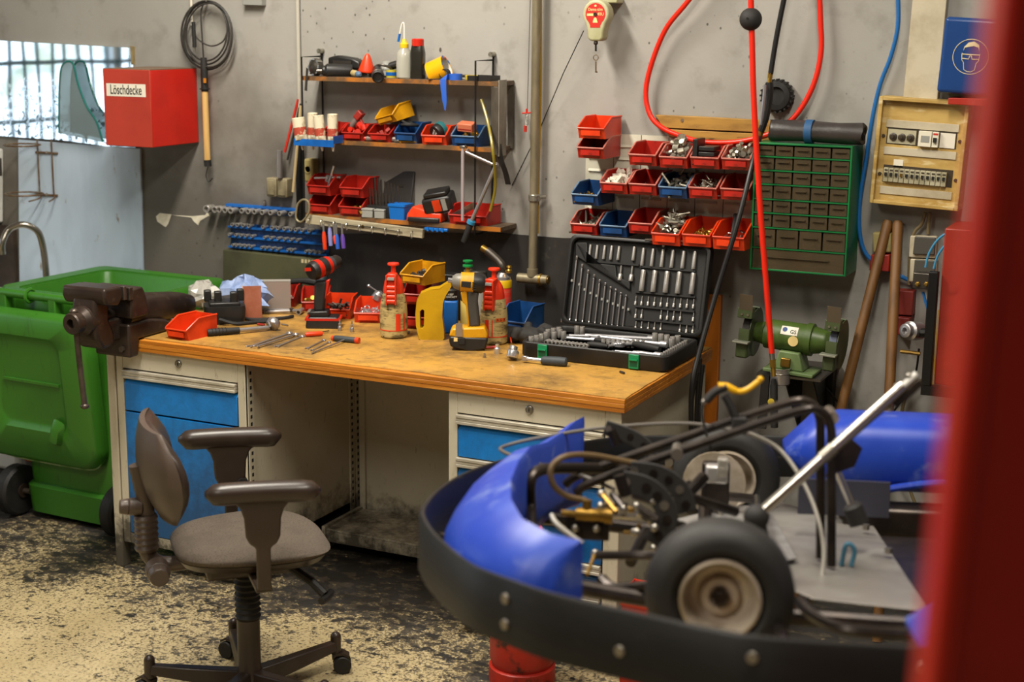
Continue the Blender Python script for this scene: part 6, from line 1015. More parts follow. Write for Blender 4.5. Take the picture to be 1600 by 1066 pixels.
for sx in (-1, 1):
    for zc in (.045, -.075): q = ME @ Vector((sx * (fw - .02), -u - .001, zc)); MB().lathe([(.006, 0), (.005, .003), (0, .003)], 8, Matrix.Translation(q) @ R_(PI / 2, 'X')).obj('cover_screw', MATS['drawer_dark'], fx, w=True)
FB('paper_slip', -fw + .06, -fw + .09, -.05, -.026, u, u + .001, 'sticker')
mat('eye_blue', '143a72', .3, c2='12346a', scale=3); ec = thing('eyewash_box', 'dark blue safety glasses box with white face symbol on the wall', 'box', tuple(PY(1510, 148, WY - .1))); de = .13
q = [PY(x_, y_, WY - de) for x_, y_ in ((1476, 27), (1565, 30), (1552, 150), (1462, 146))]; xs_ = [(v.x, v.z) for v in q]; cx_, cz_ = sum(a for a, _ in xs_) / 4, sum(b for _, b in xs_) / 4; hw_, hh_ = (xs_[1][0] - xs_[0][0]) / 2, (xs_[0][1] - xs_[3][1]) / 2; Me_ = Matrix.Translation((cx_, WY, cz_)) @ R_(math.radians(3.0), 'Y')
MB().prism(rrect(2 * hw_, 2 * hh_, .012), .005, de, Me_ @ R_(PI / 2, 'X')).obj('case', MATS['eye_blue'], ec, w=True, bevel=.012, seg=3)
mat('symbol_cream', 'cdbf98', .6); MS = Me_ @ R_(PI / 2, 'X') @ T_(.006, .0, de + .0005); s_ = .052
def ln(nm, pts, r=.0011): MB().tube([MS @ Vector((x * s_, y * s_, 0)) for x, y in pts], r, 5).obj(nm, MATS['symbol_cream'], ec, w=True)
ln('symbol_ring', [(math.cos(a), math.sin(a)) for a in [2 * PI * k / 40 for k in range(41)]]); ln('face_line', [(-.5, .2), (-.48, -.2), (-.36, -.35), (-.3, -.75), (-.1, -.86), (.1, -.86), (.3, -.75), (.36, -.35), (.48, -.2), (.5, .2)]); ln('goggles', [(-.5, .12), (-.48, -.12), (-.1, -.14), (-.04, .06), (.04, .06), (.1, -.14), (.48, -.12), (.5, .12), (-.5, .12)], .0016); MB().prism([(x * s_, y * s_) for x, y in ((-.45, .3), (-.42, .55), (-.2, .8), (.1, .88), (.4, .7), (.46, .3), (.38, .55), (.1, .62), (-.2, .55), (-.38, .5))], -.0005, .0008, MS).obj('hair_mark', MATS['symbol_cream'], ec, w=True)
solo(slab([(1490, 151), (1580, 153), (1580, 166), (1489, 161)], .03, .12), 'red_shelf_bracket', mat('bracket_red', '9c2414', .45), 'red metal ledge under the dark blue box', 'bracket', bevel=.002)
# ================================================================== right corner: poles, switches, pneumatics
mat('handle_wood', '6d4a22', .55, c2='5a3c1a', scale=6, stretch=(6, 6, .8))
def pole(top, d0, bot, lab):
    a = W(*top, d0); b = PZ(*bot, .01); solo(bar([b, b.lerp(a, .5), a], .0165, 12), 'broom_handle', MATS['handle_wood'], lab, 'pole', 'wooden poles leaning by the fuse box')
pa_ = W(1390, 345, .03); 
def pole2(p0, p1, d0, d1, lab):
    a = W(*p0, d0); b = W(*p1, d1); k = (a.z - .0) / (a.z - b.z); e_ = a + (b - a) * k; solo(bar([e_, e_.lerp(a, .5), a - (a - b).normalized() * .01, a], [.0165, .0165, .0165, .012], 12), 'broom_handle', MATS['handle_wood'], lab, 'pole', 'wooden poles leaning by the fuse box')
pole2((1388, 344), (1314, 640), .03, .16, 'thicker slanting wooden pole leaning below the fuse box'); pole2((1403, 345), (1390, 610), .03, .17, 'nearly upright wooden pole leaning below the fuse box')
t = thing('rotary_switch', 'small red and cream electrical switch behind the wooden poles', 'switch', tuple(W(1380, 420, .03))); slab([(1366, 395), (1395, 395), (1394, 422), (1363, 420)], .002, .05).obj('base', MATS['gun_red'], t, w=True, bevel=.004); slab([(1367, 361), (1396, 362), (1396, 393), (1367, 393)], .002, .04).obj('cover', MATS['old_cream'], t, w=True, bevel=.006)
t = thing('double_socket', 'grey double wall socket with pale rim under the fuse box', 'socket', tuple(W(1445, 440, .03))); mat('socket_grey', '45423c', .5)
for y0, y1 in ((366, 400), (402, 438)): slab([(1426, y0), (1467, y0 + 2), (1465, y1 + 2), (1423, y1)], .002, .04).obj('rim', MATS['column_cream'], t, w=True, bevel=.004); slab([(1430, y0 + 3), (1463, y0 + 5), (1461, y1 - 2), (1427, y1 - 3)], .04, .05).obj('flap', MATS['socket_grey'], t, w=True, bevel=.003)
for i, (q, lab) in enumerate((([(1446, 332), (1440, 350), (1428, 365), (1422, 400), (1420, 445)], 'left grey cable dropping from the fuse box'), ([(1453, 332), (1451, 350), (1450, 366)], 'right grey cable dropping from the fuse box'))): solo(bar([W(*p, .03) for p in q], .0055, 8, 5), 'supply_cable', mat('cable_tan', '6d5f42', .5), lab, 'cable', 'grey cables below the fuse box')
vb = thing('air_valve', 'dark pneumatic valve block with brass plugs and blue tubes', 'valve', tuple(W(1442, 455, .2))); dv = .2; cb = W(1442, 438, dv); MB().cbox(cb, .055, .04, .05).obj('block', MATS['steel_dark'], vb, w=True, bevel=.003)
for px in (1434, 1448): q = W(px, 444, dv + .02); MB().lathe([(.008, 0), (.008, .006), (.005, .008), (.004, .012)], 6, Matrix.Translation(q) @ R_(PI / 2, 'X')).obj('plug', MATS['brass_bright'], vb, w=True)
mat('tube_cyan', '3f86ac', .3); bar([W(1446, 418, dv), W(1452, 395, dv), W(1468, 372, dv), W(1490, 362, dv), W(1512, 372, dv), W(1516, 400, dv)], .0035, 8, 5).obj('blue_tube', MATS['tube_cyan'], vb, w=True); bar([W(1459, 420, dv), W(1466, 398, dv), W(1482, 378, dv), W(1500, 368, dv), W(1520, 385, dv)], .0035, 8, 5).obj('blue_tube', MATS['tube_cyan'], vb, w=True); bar([W(1442, 456, dv), W(1447, 475, dv), W(1452, 490, dv)], .0045, 8, 4).obj('lower_tube', MATS['hose_blue'], vb, w=True)
rm = thing('tyre_machine', 'red machine in a black steel frame at the right, behind the red post', 'machine', tuple(PY(1480, 900, WY - .3))); rm.location.z = 0; rm.matrix_basis = Matrix.Translation(rm.location)
xm0, xm1 = PY(1446, 500, WY - .25).x, PY(1600, 500, WY - .25).x + .1; zt_, zb2 = PY(1450, 425, WY - .25).z, PY(1446, 603, WY - .25).z
MB().box(xm0, xm0 + .028, WY - .25, WY - .22, zb2 - .0, zt_).obj('frame_post', MATS['wire_black'], rm, w=True, bevel=.002); MB().box(xm0, xm1, WY - .25, WY - .22, zb2 - .03, zb2).obj('frame_foot', MATS['wire_black'], rm, w=True); MB().box(xm0 + .034, xm1, WY - .22, WY - .02, zb2, PY(1470, 355, WY - .2).z).obj('red_cabinet', mat('machine_red', '8c2414', .45, c2='742010', scale=7), rm, w=True, bevel=.004); MB().box(xm0 + .03, xm0 + .033, WY - .222, WY - .219, zb2, zt_ - .12).obj('yellow_line', mat('line_yellow', 'c0900c', .5), rm, w=True)
MB().box(xm0 + .1, xm0 + .13, WY - .2, WY - .17, 0, zb2 - .03).obj('leg', MATS['wire_black'], rm, w=True); MB().box(xm1 - .13, xm1 - .1, WY - .2, WY - .17, 0, zb2 - .03).obj('leg', MATS['wire_black'], rm, w=True)
for i, z in enumerate((zt_ - .05, zb2 + .06)): MB().lathe([(.016, 0), (.016, .004), (.01, .004), (.01, .007), (0, .007)], 14, Matrix.Translation((xm0 + .07, WY - .22, z)) @ R_(PI / 2, 'X')).obj('bolt_boss', MATS['machine_red'], rm, w=True)
c = W(1421, 517, .22); m = MB(); Mc_ = frame(c, (-.45, -.85, .12), (0, 0, 1)); m.lathe([(.028, -.05), (.03, -.02), (.03, .0), (.022, .004), (.022, .022), (.019, .024), (.010, .024), (.010, .01), (0, .01)], 20, Mc_ @ R_(PI / 2, 'Y')); m.obj('air_spigot', MATS['satin'], rm, w=True, smooth=40); bar([W(1407, 549, .22), W(1438, 553, .22)], .0065, 8).obj('brass_pipe', MATS['brass'], rm, w=True); bar([W(1424, 520, .2), W(1450, 520, .22)], .014, 8).obj('spigot_arm', MATS['wire_black'], rm, w=True)
t = thing('red_bracket_box', 'small dull red metal box on the wall behind the poles', 'box', tuple(W(1415, 515, .05))); slab([(1406, 450), (1432, 452), (1430, 490), (1404, 488)], .002, .05).obj('upper_box', mat('dull_red', '6d2018', .55), t, w=True, bevel=.003); slab([(1404, 490), (1428, 492), (1426, 520), (1400, 516)], .002, .07).obj('lower_box', MATS['dull_red'], t, w=True, bevel=.003)
for i, (q, lab, mm, r_) in enumerate((([(1450, 588), (1428, 605), (1412, 630), (1408, 680), (1420, 760), (1450, 830)], 'tan cable curving down behind the blue side pod', 'cable_tan', .0055), ([(1436, 545), (1430, 585), (1412, 620), (1395, 645)], 'thin black cable curving beside the upright pole', 'hose_black', .0035), ([(1285, 600), (1310, 630), (1345, 690), (1400, 760)], 'thin dark cable drooping from the bench grinder', 'hose_black', .004))): solo(bar([W(*p, .06) for p in q], r_, 8, 5), 'loose_cable', MATS[mm], lab, 'cable')
# ================================================================== bench grinder
mat('grinder_green', '435824', .4, c2='384a1c', scale=7, c3='2f3f18', s3=20, l3=.6, h3=.72); mat('guard_green', '3f4a2c', .45, c2='333a24', scale=8); mat('base_green', '66794c', .5, c2='566a40', scale=8); mat('stone_grey', '5a6070', .8); mat('stone_dark', '2b2825', .8); mat('shield_brown', '5c5040', .3, alpha=.8)
gd = .2; gA, gB = W(1182, 516, gd), W(1299, 538, gd); gM = frame((gA + gB) / 2, (gB.x - gA.x, 0, (gB.z - gA.z) * .55), (0, 0, 1)); gl = (gB - gA).length
gr = thing('bench_grinder', 'green double-wheel bench grinder on a wall bracket', 'grinder', (gM.translation.x, WY - gd, W(1240, 590, gd).z)); RX = R_(PI / 2, 'Y')
gl2 = gl / 2; MB().lathe([(.032, -gl2), (.038, -gl2 + .03), (.048, -gl2 + .035), (.048, gl2 * .35), (.053, gl2 * .36), (.053, gl2 * .52), (.045, gl2 * .54), (.033, gl2)], 28, gM @ RX).obj('motor', MATS['grinder_green'], gr, w=True, smooth=40)
for s, sm_ in ((-1, 'stone_dark'), (1, 'stone_grey')):
    cx2 = s * (gl2 + .018); MB().lathe([(.01, -.012), (.066, -.012), (.068, -.010), (.068, .010), (.066, .012), (.01, .012)], 32, gM @ T_(cx2, 0, 0) @ RX).obj('grinding_wheel', MATS[sm_], gr, w=True, smooth=40)
    prof = [(math.cos(a) * .08, math.sin(a) * .08) for a in [math.radians(75 - 15 * k) for k in range(19)]]   # wraps the back of the wheel (local yz)
    MB().ribbon([gM @ Vector((cx2, y_, z_)) for y_, z_ in prof], gM.to_3x3() @ Vector((.034, 0, 0)), .004).obj('wheel_guard', MATS['guard_green'], gr, w=True); MB().lathe([(.02, -.001), (.078, -.001), (.078, .001), (.02, .001)], 28, gM @ T_(cx2 + (.017 if s > 0 else .017), 0, 0) @ RX).obj('guard_cheek', MATS['guard_green'], gr, w=True)
    MB().box(-.027, .022, -.08, -.045, .055, .088, gM @ T_(cx2, 0, 0)).obj('shield_clamp', MATS['guard_green'], gr, w=True, bevel=.002); MB().box(-.022, .022, -.062, -.06, .085, .15, gM @ T_(cx2, .0, 0) @ R_(.2, 'X')).obj('eye_shield', MATS['shield_brown'], gr, w=True); MB().box(-.03, .022, -.105, -.07, -.012, -.006, gM @ T_(cx2, 0, -.012)).obj('tool_rest', mat('rest_steel', '8a8a7c', .45, .5), gr, w=True, bevel=.001); MB().box(-.022, .018, -.088, -.03, -.075, -.02, gM @ T_(cx2, 0, 0)).obj('rest_bracket', MATS['guard_green'], gr, w=True, bevel=.006)
    for bx_ in (-.012, .008): MB().cyl((bx_, -.08, .068), (bx_, -.083, .068), .004, n=8, M=gM @ T_(cx2, 0, 0)).obj('clamp_bolt', MATS['steel'], gr, w=True)
MB().prism([(-.045, -.1), (.055, -.1), (.035, -.04), (-.03, -.04)], -.035, .05, gM @ R_(PI / 2, 'X')).obj('pedestal', MATS['base_green'], gr, w=True, bevel=.004); MB().box(-.075, .09, -.065, .06, -.112, -.1, gM).obj('foot_plate', MATS['base_green'], gr, w=True, bevel=.003); MB().box(-.02, .012, -.06, -.05, -.09, -.06, gM).obj('switch', MATS['brass'], gr, w=True, bevel=.003)
def stick(nm, w_, h_, cx2, a0, m_): 
    o = MB(); st = []
    for k in range(7): a = a0 + (k / 6 - .5) * h_ / .0482; st.append([gM @ Vector((cx2 + sx * w_ / 2, -.0484 * math.cos(a) * rr_, .0484 * math.sin(a) * rr_)) for sx, rr_ in ((-1, 1.), (1, 1.), (1, 1.01), (-1, 1.01))])
    return o.loft(st).obj(nm, MATS[m_], gr, w=True)
sk = stick('sticker', .055, .03, -.005, .62, 'sticker'); text('GS', .017, MATS['ink_black'], sk, Matrix.Translation(-Vector(gr.location)) @ gM @ R_(-.62, 'X') @ T_(.008, -.0492, -.004) @ R_(PI / 2, 'X')); MB().lathe([(.008, 0), (.008, .0008), (0, .0008)], 18, gM @ R_(-.62, 'X') @ T_(-.02, -.0488, .002) @ R_(PI / 2, 'X')).obj('blue_mark', MATS['eye_blue'], gr, w=True); MB().lathe([(.0165, -.002), (.0165, .0012), (0, .0012)], 22, gM @ R_(-.02, 'X') @ T_(.012, -.0488, -.004) @ R_(PI / 2, 'X')).obj('round_sticker', MATS['cream_print'], gr, w=True)
gk = thing('grinder_bracket', 'dark steel wall bracket carrying the bench grinder', 'bracket', (gM.translation.x, WY - .1, gM.translation.z - .4)); zf = gM.translation.z - .113
MB().box(gM.translation.x - .1, gM.translation.x + .11, WY - gd - .06, WY - .002, zf - .012, zf - .004).obj('shelf', MATS['steel_dark'], gk, w=True)
for s in (-.02, .075): MB().prism([(WY - .004, zf - .012), (WY - gd - .03, zf - .012), (WY - .004, zf - .25)], s, s + .006, Matrix(((0, 0, 1, gM.translation.x), (1, 0, 0, 0), (0, 1, 0, 0), (0, 0, 0, 1)))).obj('gusset', MATS['wire_black'], gk, w=True)
MB().box(gM.translation.x + .055, gM.translation.x + .10, WY - .05, WY - .004, zf - .33, zf - .02).obj('wall_bar', MATS['wire_black'], gk, w=True)
cu = W(1219, 590, .26); t = thing('tin_can', 'small open tin can under the red hose coupling', 'can', (cu.x, cu.y, cu.z - .02)); MB().lathe([(.03, 0), (.032, .002), (.032, .05), (.034, .052), (.032, .053), (.030, .05), (.029, .004), (0, .004)], 24).obj('can', MATS['satin'], t, smooth=40); MB().torus((0, 0, .036), .0325, .0012).obj('bead', MATS['steel'], t); MB().box(-.03, .03, .0, .045, -.006, 0).obj('holder', MATS['wire_black'], t)
a, b = W(1209, 592, .3), W(1210, 668, .3); t = thing('tyre_inflator', 'black hand grip of an air tool hanging below the brass coupling', 'air tool', tuple(b)); bar([a, a.lerp(b, .15), b], [.007, .0125, .012], 12).obj('grip', MATS['grip_black'], t, w=True); q = W(1205, 628, .315); MB().lathe([(.011, 0), (.011, .003), (.007, .004), (0, .004)], 14, Matrix.Translation(q) @ R_(PI / 2, 'X')).obj('gauge', MATS['tin_yellow'], t, w=True); a = W(1200, 600, .27); MB().prism([(-.02, .03), (.005, .03), (.0, -.15), (-.03, -.15)], -.006, .006, Matrix.Translation(a) @ R_(PI / 2, 'X')).obj('back_plate', MATS['black_plastic'], t, w=True)
# ================================================================== red post close to the camera
mat('post_red', '960a02', .5, c2='880902', scale=3); mat('post_edge_lit', 'c0200a', .4, c2='b01c08', scale=4); DP = .8; A = Vector(CAMPOS + _ray(1550, 200) * DP); B = PY(1474, 900, A.y); ud = (A - B).normalized(); top_ = A + ud * (2.9 - A.z) / ud.z; bot = A - ud * A.z / ud.z  # brighter red of the edge paints in the light falling on it
px_ = Vector((1, .3, 0)); px_ = (px_ - ud * px_.dot(ud)).normalized(); pm = frame(bot, px_, ud); Lp = (top_ - bot).length; rp_ = thing('steel_post', 'dark red painted steel post close to the camera at the right', 'post', tuple(bot))
MB().box(.010, .2, 0, .006, .009, Lp, pm).obj('face_plate', MATS['post_red'], rp_, w=True, bevel=.002); MB().box(-.004, .010, -.002, .05, .009, Lp, pm).obj('edge_strip', MATS['post_edge_lit'], rp_, w=True, bevel=.004); MB().box(-.04, .22, -.03, .12, .0, .008, Matrix.Translation(bot)).obj('foot', MATS['post_red'], rp_, w=True)
# ================================================================== things lying on the worktop
from mathutils.geometry import tessellate_polygon
FC = -CY                                                       # turn that squares a thing to the viewer side of the room
XZ = R_(PI / 2, 'X')                                           # prism outline (x, z) with its thickness towards -y
def BP(px, py, z=BT): return PZ(px, py, z)
def prism_hole(outer, hole, z0, z1, M=None):
    loops = [[Vector((x, y, 0)) for x, y in outer], [Vector((x, y, 0)) for x, y in hole]]; tris = tessellate_polygon(loops); P = [v for l in loops for v in l]; n = len(P); m = MB()
    f = [tuple(t) for t in tris] + [tuple(n + i for i in t)[::-1] for t in tris]
    for off, l in ((0, len(outer)), (len(outer), len(hole))): f += [(off + i, off + (i + 1) % l, n + off + (i + 1) % l, n + off + i) for i in range(l)]
    return m.add([(v.x, v.y, z0) for v in P] + [(v.x, v.y, z1) for v in P], f, M)
class OUT:                                                     # outline measured in photo pixels about a base pixel, at real size
    def __init__(s, px, py, base): s.px, s.py = px, py; s.k = float((CM @ (np.array(base) - CAMPOS))[2]) / CF
    def __call__(s, *pts): return [((x - s.px) * s.k, (s.py - y) * s.k * 1.04) for x, y in pts]
def wrench_parts(t, L_, w, M, mm='chrome'):                    # combination wrench along local x, ring end at +x
    MB().loft([[(x, -a, -.002), (x, a, -.002), (x, a, .002), (x, -a, .002)] for x, a in ((-L_ / 2 + w, w * .38), (0, w * .3), (L_ / 2 - w * .8, w * .38))], M).obj('shaft', MATS[mm], t, bevel=.0008)
    MB().torus((L_ / 2, 0, 0), w * .72, w * .3, (0, 0, 1), 14, 6, M).obj('ring_end', MATS[mm], t)
    c = [(-.2, .62), (.6, .55), (1.1, 1.0), (.9, 1.15), (.2, 1.1), (-.5, .75), (-.95, .3), (-.95, -.3), (-.5, -.75), (.2, -1.1), (.9, -1.15), (1.1, -1.0), (.6, -.55), (-.2, -.62)]
    MB().prism([(-L_ / 2 - x * w * .8 + w * .2, y * w * .8) for x, y in c], -.0028, .0028, M).obj('open_end', MATS[mm], t, bevel=.0006)
# --- tool case ---------------------------------------------------------------------
cx0, cx1, cy0, cy1 = -2.045, -1.54, 4.315, 4.622; mat('case_black', '141312', .5, c2='1b1a19', scale=9); mat('case_inner', '121110', .6, c2='191817', scale=12); mat('latch_green', '0e7a4c', .35)
tc_ = thing('tool_case', 'open black socket set case with green latches on the worktop', 'tool case', ((cx0 + cx1) / 2, (cy0 + cy1) / 2, BT)); cw = cx1 - cx0; cd = cy1 - cy0
m = MB(); o_ = lambda s, z: [(x, y, z) for x, y in rrect(cw - 2 * s, cd - 2 * s, .025, 4)]; m.loft([o_(.006, 0), o_(0, .008), o_(0, .05), o_(.003, .053), o_(.01, .053), o_(.013, .047), o_(.013, .034)]); m.obj('base_tray', MATS['case_black'], tc_, smooth=40)
for px in (848, 991):
    x = PY(px, 555, cy0).x - tc_.location.x; l = MB().box(x - .017, x + .017, -cd / 2 - .006, -cd / 2, .004, .05).obj('latch', MATS['latch_green'], tc_, bevel=.002); MB().box(x - .012, x + .012, -cd / 2 - .0068, -cd / 2 - .006, .012, .028).obj('latch_recess', mat('latch_dark', '0a4a30', .4), l); MB().box(x - .014, x + .014, -cd / 2 - .012, -cd / 2 - .006, .032, .036).obj('latch_lip', MATS['latch_green'], l)
LO = Vector((cx0, cy1 + .012, BT + .055)); tl = math.radians(14); LM = Matrix.Translation(LO) @ R_(PI / 2 - tl, 'X'); LN = LM.to_3x3() @ Vector((0, 0, 1)); LI = LM.inverted(); lh = .308   # lid: local x right, y up the lid, z to the room
m = MB(); r2 = lambda s, z: [(x + cw / 2, y + lh / 2, z) for x, y in rrect(cw - 2 * s, lh - 2 * s, .025, 4)]; m.loft([r2(.006, -.045), r2(0, -.038), r2(0, -.002), r2(.003, .0), r2(.009, .0), r2(.012, -.004), r2(.012, -.022)], LM); m.obj('lid', MATS['case_black'], tc_, w=True, smooth=40)
m = MB(); m.box(.02, cw - .02, .015, lh - .015, -.0225, -.0205, LM); ins = m.obj('lid_insert', MATS['case_inner'], tc_, w=True)
def LP(px, py, h=0.): q = LI @ PL(px, py, LO + LN * (-.015 + h), LN); return q
def zx(x, y): return 865 + x / 6.667, 370 + y / 6.667
sh_ = [LP(*zx(x, y)) for x, y in ((235, 60), (355, 60), (355, 265), (650, 300), (660, 420), (800, 470), (800, 560), (230, 200))]; MB().prism([(q.x, q.y) for q in sh_][::-1], -.0205, -.010, LM).obj('raised_land', MATS['case_inner'], tc_, w=True, bevel=.003)
for (xa_, ya_), (xb_, yb_) in (((365, 265), (890, 285)), ((900, 320), (1480, 350)), ((850, 590), (1480, 615)), ((850, 735), (1470, 770)), ((850, 870), (1470, 905))):
    a, b = LP(*zx(xa_, ya_)), LP(*zx(xb_, yb_)); MB().box(a.x, b.x, (a.y + b.y) / 2 - .003, (a.y + b.y) / 2 + .003, -.0205, -.012, LM).obj('lid_rib', MATS['case_inner'], tc_, w=True)
bx_ = [125, 205, 265, 330, 395, 455, 515, 573, 627, 682, 737]; ty_ = [150, 215, 300, 360, 405, 460, 490, 530, 555, 590, 615]
for i in range(11):
    a, b = LP(*zx(bx_[i] + 3, ty_[i])), LP(*zx(bx_[i], 868 + i * 7.5)); L_ = a.y - b.y; c = LM @ Vector(((a.x + b.x) / 2, (a.y + b.y) / 2, -.013)); w_ = .0095 - i * .00042
    t = thing('combination_wrench', '%s combination wrench from the left in the case lid' % ORD[i], 'wrench', tuple(c), 0, 'wrenches in the case lid'); Mw_ = Matrix.Translation(c).inverted() @ LM @ Matrix.Translation(((a.x + b.x) / 2, (a.y + b.y) / 2, -.013)) @ R_(-PI / 2, 'Z') @ R_(1.15, 'X'); wrench_parts(t, L_, w_, Mw_, 'satin')
    MB().box(b.x + .006, b.x + .012, a.y - L_ * .42 - .004, a.y - L_ * .42 + .004, -.0205, -.008, LM).obj('wrench_clip', MATS['grey_plastic'], tc_, w=True)
k_ = 0
def lid_sock(x, y0, y1, r_, lab, grp):
    a, b = LP(*zx(x, y0)), LP(*zx(x, y1)); L_ = abs(a.y - b.y); M = LM @ Matrix.Translation(((a.x + b.x) / 2, min(a.y, b.y), -.0195 + r_)) @ R_(-PI / 2, 'X'); put_mesh(socket_mesh(r_, round(L_, 3), round(r_ * 1.05, 4)), 'deep_socket', M, lab, 'socket', grp)
for i, x in enumerate((378, 450, 527, 600, 677, 835)): lid_sock(x, 80 + i * 5, 225 + i * 5, .0042 + .0002 * i, '%s slim deep socket from the left in the top row of the case lid' % ORD[i], 'slim sockets in the case lid')
for i, x in enumerate((930, 1030, 1133, 1237, 1350, 1467)): lid_sock(x, 118 + i * 7, 305 + i * 7, .0056 + .0002 * i, '%s thick deep socket in the upper right of the case lid' % ORD[i], 'thick upper sockets in the case lid')
for i, x in enumerate((930, 1050, 1178, 1305, 1450)): lid_sock(x, 345 + i * 8, 570 + i * 8, .0085, '%s large deep socket in the second row of the case lid' % ORD[i], 'large sockets in the case lid')
BIT = {}
def bit(x, y0, y1, r_, lab, grp):
    a, b = LP(*zx(x, y0)), LP(*zx(x, y1)); L_ = round(abs(a.y - b.y), 3); k = (L_, r_)
    if k not in BIT:
        m = MB(); m.lathe([(r_ * .6, 0), (r_, .001), (r_, L_ * .4), (r_ * .8, L_ * .45), (r_ * .38, L_ * .5), (r_ * .38, L_)], 10); o = m.obj('bit', MATS['socket_chrome']); BIT[k] = o.data; bpy.data.objects.remove(o)
    put_mesh(BIT[k], 'bit_socket', LM @ Matrix.Translation(((a.x + b.x) / 2, min(a.y, b.y), -.0195 + r_)) @ R_(-PI / 2, 'X'), lab, 'bit socket', grp)
for i, x in enumerate((700, 815)): bit(x, 300 + 8 * i, 460 + 8 * i, .0075, '%s short bit socket above the wrench tips in the case lid' % ('left', 'right')[i], 'bit socket pair in the case lid')
for nm, y0, xs_ in (('upper', 615, [855, 918, 985, 1050, 1118, 1185, 1253, 1322, 1390, 1457]), ('middle', 750, [855, 918, 1118, 1185, 1250, 1320, 1455]), ('bottom', 880, [855, 915, 985, 1050, 1115, 1315, 1385, 1450])):
    for i, x in enumerate(xs_): dy = (x - 855) * .06; bit(x, y0 + dy, y0 + 100 + dy, .0042, '%s small bit socket from the left in the %s bit row of the case lid' % (ORD[i], nm), 'bits in the %s row of the case lid' % nm)
# tray contents
def zt2(x, y): return 800 + x / 5.333, 500 + y / 5.333
TZ = BT + .042
def TP(x, y, z=TZ): return PZ(*zt2(x, y), z)
MB().box(-cw / 2 + .016, cw / 2 - .016, -cd / 2 + .016, cd / 2 - .016, .012, .034).obj('tray_insert', MATS['case_inner'], tc_)
def rodthing(nm, lab, cat, p0, p1, r_, mm, head=None, grp=None):
    a, b = TP(*p0), TP(*p1); a.z = b.z = BT + .035 + r_; t = thing(nm, lab, cat, tuple((a + b) / 2), 0, grp); t.location.z = BT + .035; t.matrix_basis = Matrix.Translation(t.location); bar([a, b], r_, 12).obj('shaft', MATS[mm], t, w=True); d_ = (b - a).normalized(); bar([b, b + d_ * .022], r_ * 1.5, 12).obj('socket_end', MATS[mm], t, w=True); bar([a - d_ * .012, a], r_ * .8, 4).obj('square_drive', MATS[mm], t, w=True); return t
rodthing('extension_rod', 'long chrome extension bar at the back of the case tray', 'extension', (610, 132), (1130, 158), .0075, 'chrome'); rodthing('extension_rod', 'longest chrome extension bar lying across the case tray', 'extension', (745, 150), (1240, 208), .0085, 'chrome'); rodthing('extension_rod', 'short chrome extension near the left of the case tray', 'extension', (475, 130), (660, 135), .006, 'chrome'); rodthing('extension_rod', 'short chrome extension behind the front socket row', 'extension', (460, 148), (660, 162), .006, 'chrome'); rodthing('sliding_t_bar', 'chrome sliding bar at the front right of the case tray', 't-bar', (860, 262), (1010, 275), .006, 'chrome'); rodthing('sliding_t_bar', 'second chrome bar at the front right corner of the case tray', 't-bar', (1045, 275), (1190, 295), .0075, 'chrome')
for lab, p0, p1, pe, r_ in (('black-gripped ratchet in the middle of the case tray', (630, 212), (800, 232), (870, 215), .011), ('large black-gripped ratchet in the right of the case tray', (1230, 262), (1010, 215), (900, 218), .013), ('small red-marked ratchet at the back of the case tray', (690, 170), (820, 190), (850, 200), .009)):
    a, b, e_ = TP(*p0), TP(*p1), TP(*pe); a.z = b.z = e_.z = BT + .035 + r_; t = thing('ratchet', lab, 'ratchet', tuple((a + b) / 2)); t.location.z = BT + .035; t.matrix_basis = Matrix.Translation(t.location); bar([a, a.lerp(b, .3), a.lerp(b, .7), b], [r_ * .7, r_, r_, r_ * .6], 12).obj('grip', MATS['grip_black'], t, w=True); bar([b, e_], r_ * .45, 10).obj('shaft', MATS['chrome'], t, w=True); MB().cyl(e_ - Vector((0, 0, r_ * .6)), e_ + Vector((0, 0, r_ * .5)), r_ * 1.3, n=16).obj('head', MATS['chrome'], t, w=True, bevel=.001)
for i in range(13):
    f = i / 12; p = TP(262 + 345 * f, 208 + 40 * f); r_ = .0058 + .0018 * f; put_mesh(socket_mesh(round(r_, 4), .024), 'socket', Matrix.Translation((p.x, p.y + .012, BT + .0345 + r_)) @ R_(PI / 2, 'X'), '%s socket from the left in the front row of the case tray' % ORD[i], 'socket', 'front row sockets in the case tray')
for i in range(11):
    f = i / 10; p = TP(300 + 330 * f, 178 + 38 * f); put_mesh(socket_mesh(.0072, .03), 'socket', Matrix.Translation((p.x, p.y + .012, BT + .0345 + .0072)) @ R_(PI / 2, 'X'), '%s socket from the left in the second row of the case tray' % ORD[i], 'socket', 'second row sockets in the case tray')
for i in range(9):
    f = i / 8; p = TP(760 + 330 * f, 205 + 10 * f); put_mesh(socket_mesh(.0065, .026), 'socket', Matrix.Translation((p.x, p.y, BT + .0345)), '%s upright socket from the left between the tray ratchets' % ORD[i], 'socket', 'sockets between the tray ratchets')
for i in range(11):
    f = i / 10; p = TP(1255 + 190 * f, 305 - 105 * f); put_mesh(socket_mesh(.0062, .02), 'socket', Matrix.Translation((p.x, p.y, BT + .0345)), '%s socket from the front along the right side of the case tray' % ORD[i], 'socket', 'side row sockets in the case tray')
for i, (x, y) in enumerate(((160, 188), (205, 178), (245, 165), (285, 150), (300, 128), (345, 118), (390, 110), (430, 145), (400, 128), (350, 150), (540, 100), (585, 105))):
    p = TP(x, y); put_mesh(socket_mesh(.0088, .028), 'socket', Matrix.Translation((p.x, p.y, BT + .0345)), '%s loose upright socket from the front at the left of the case tray' % ORD[i], 'socket', 'upright sockets at the left of the case tray')
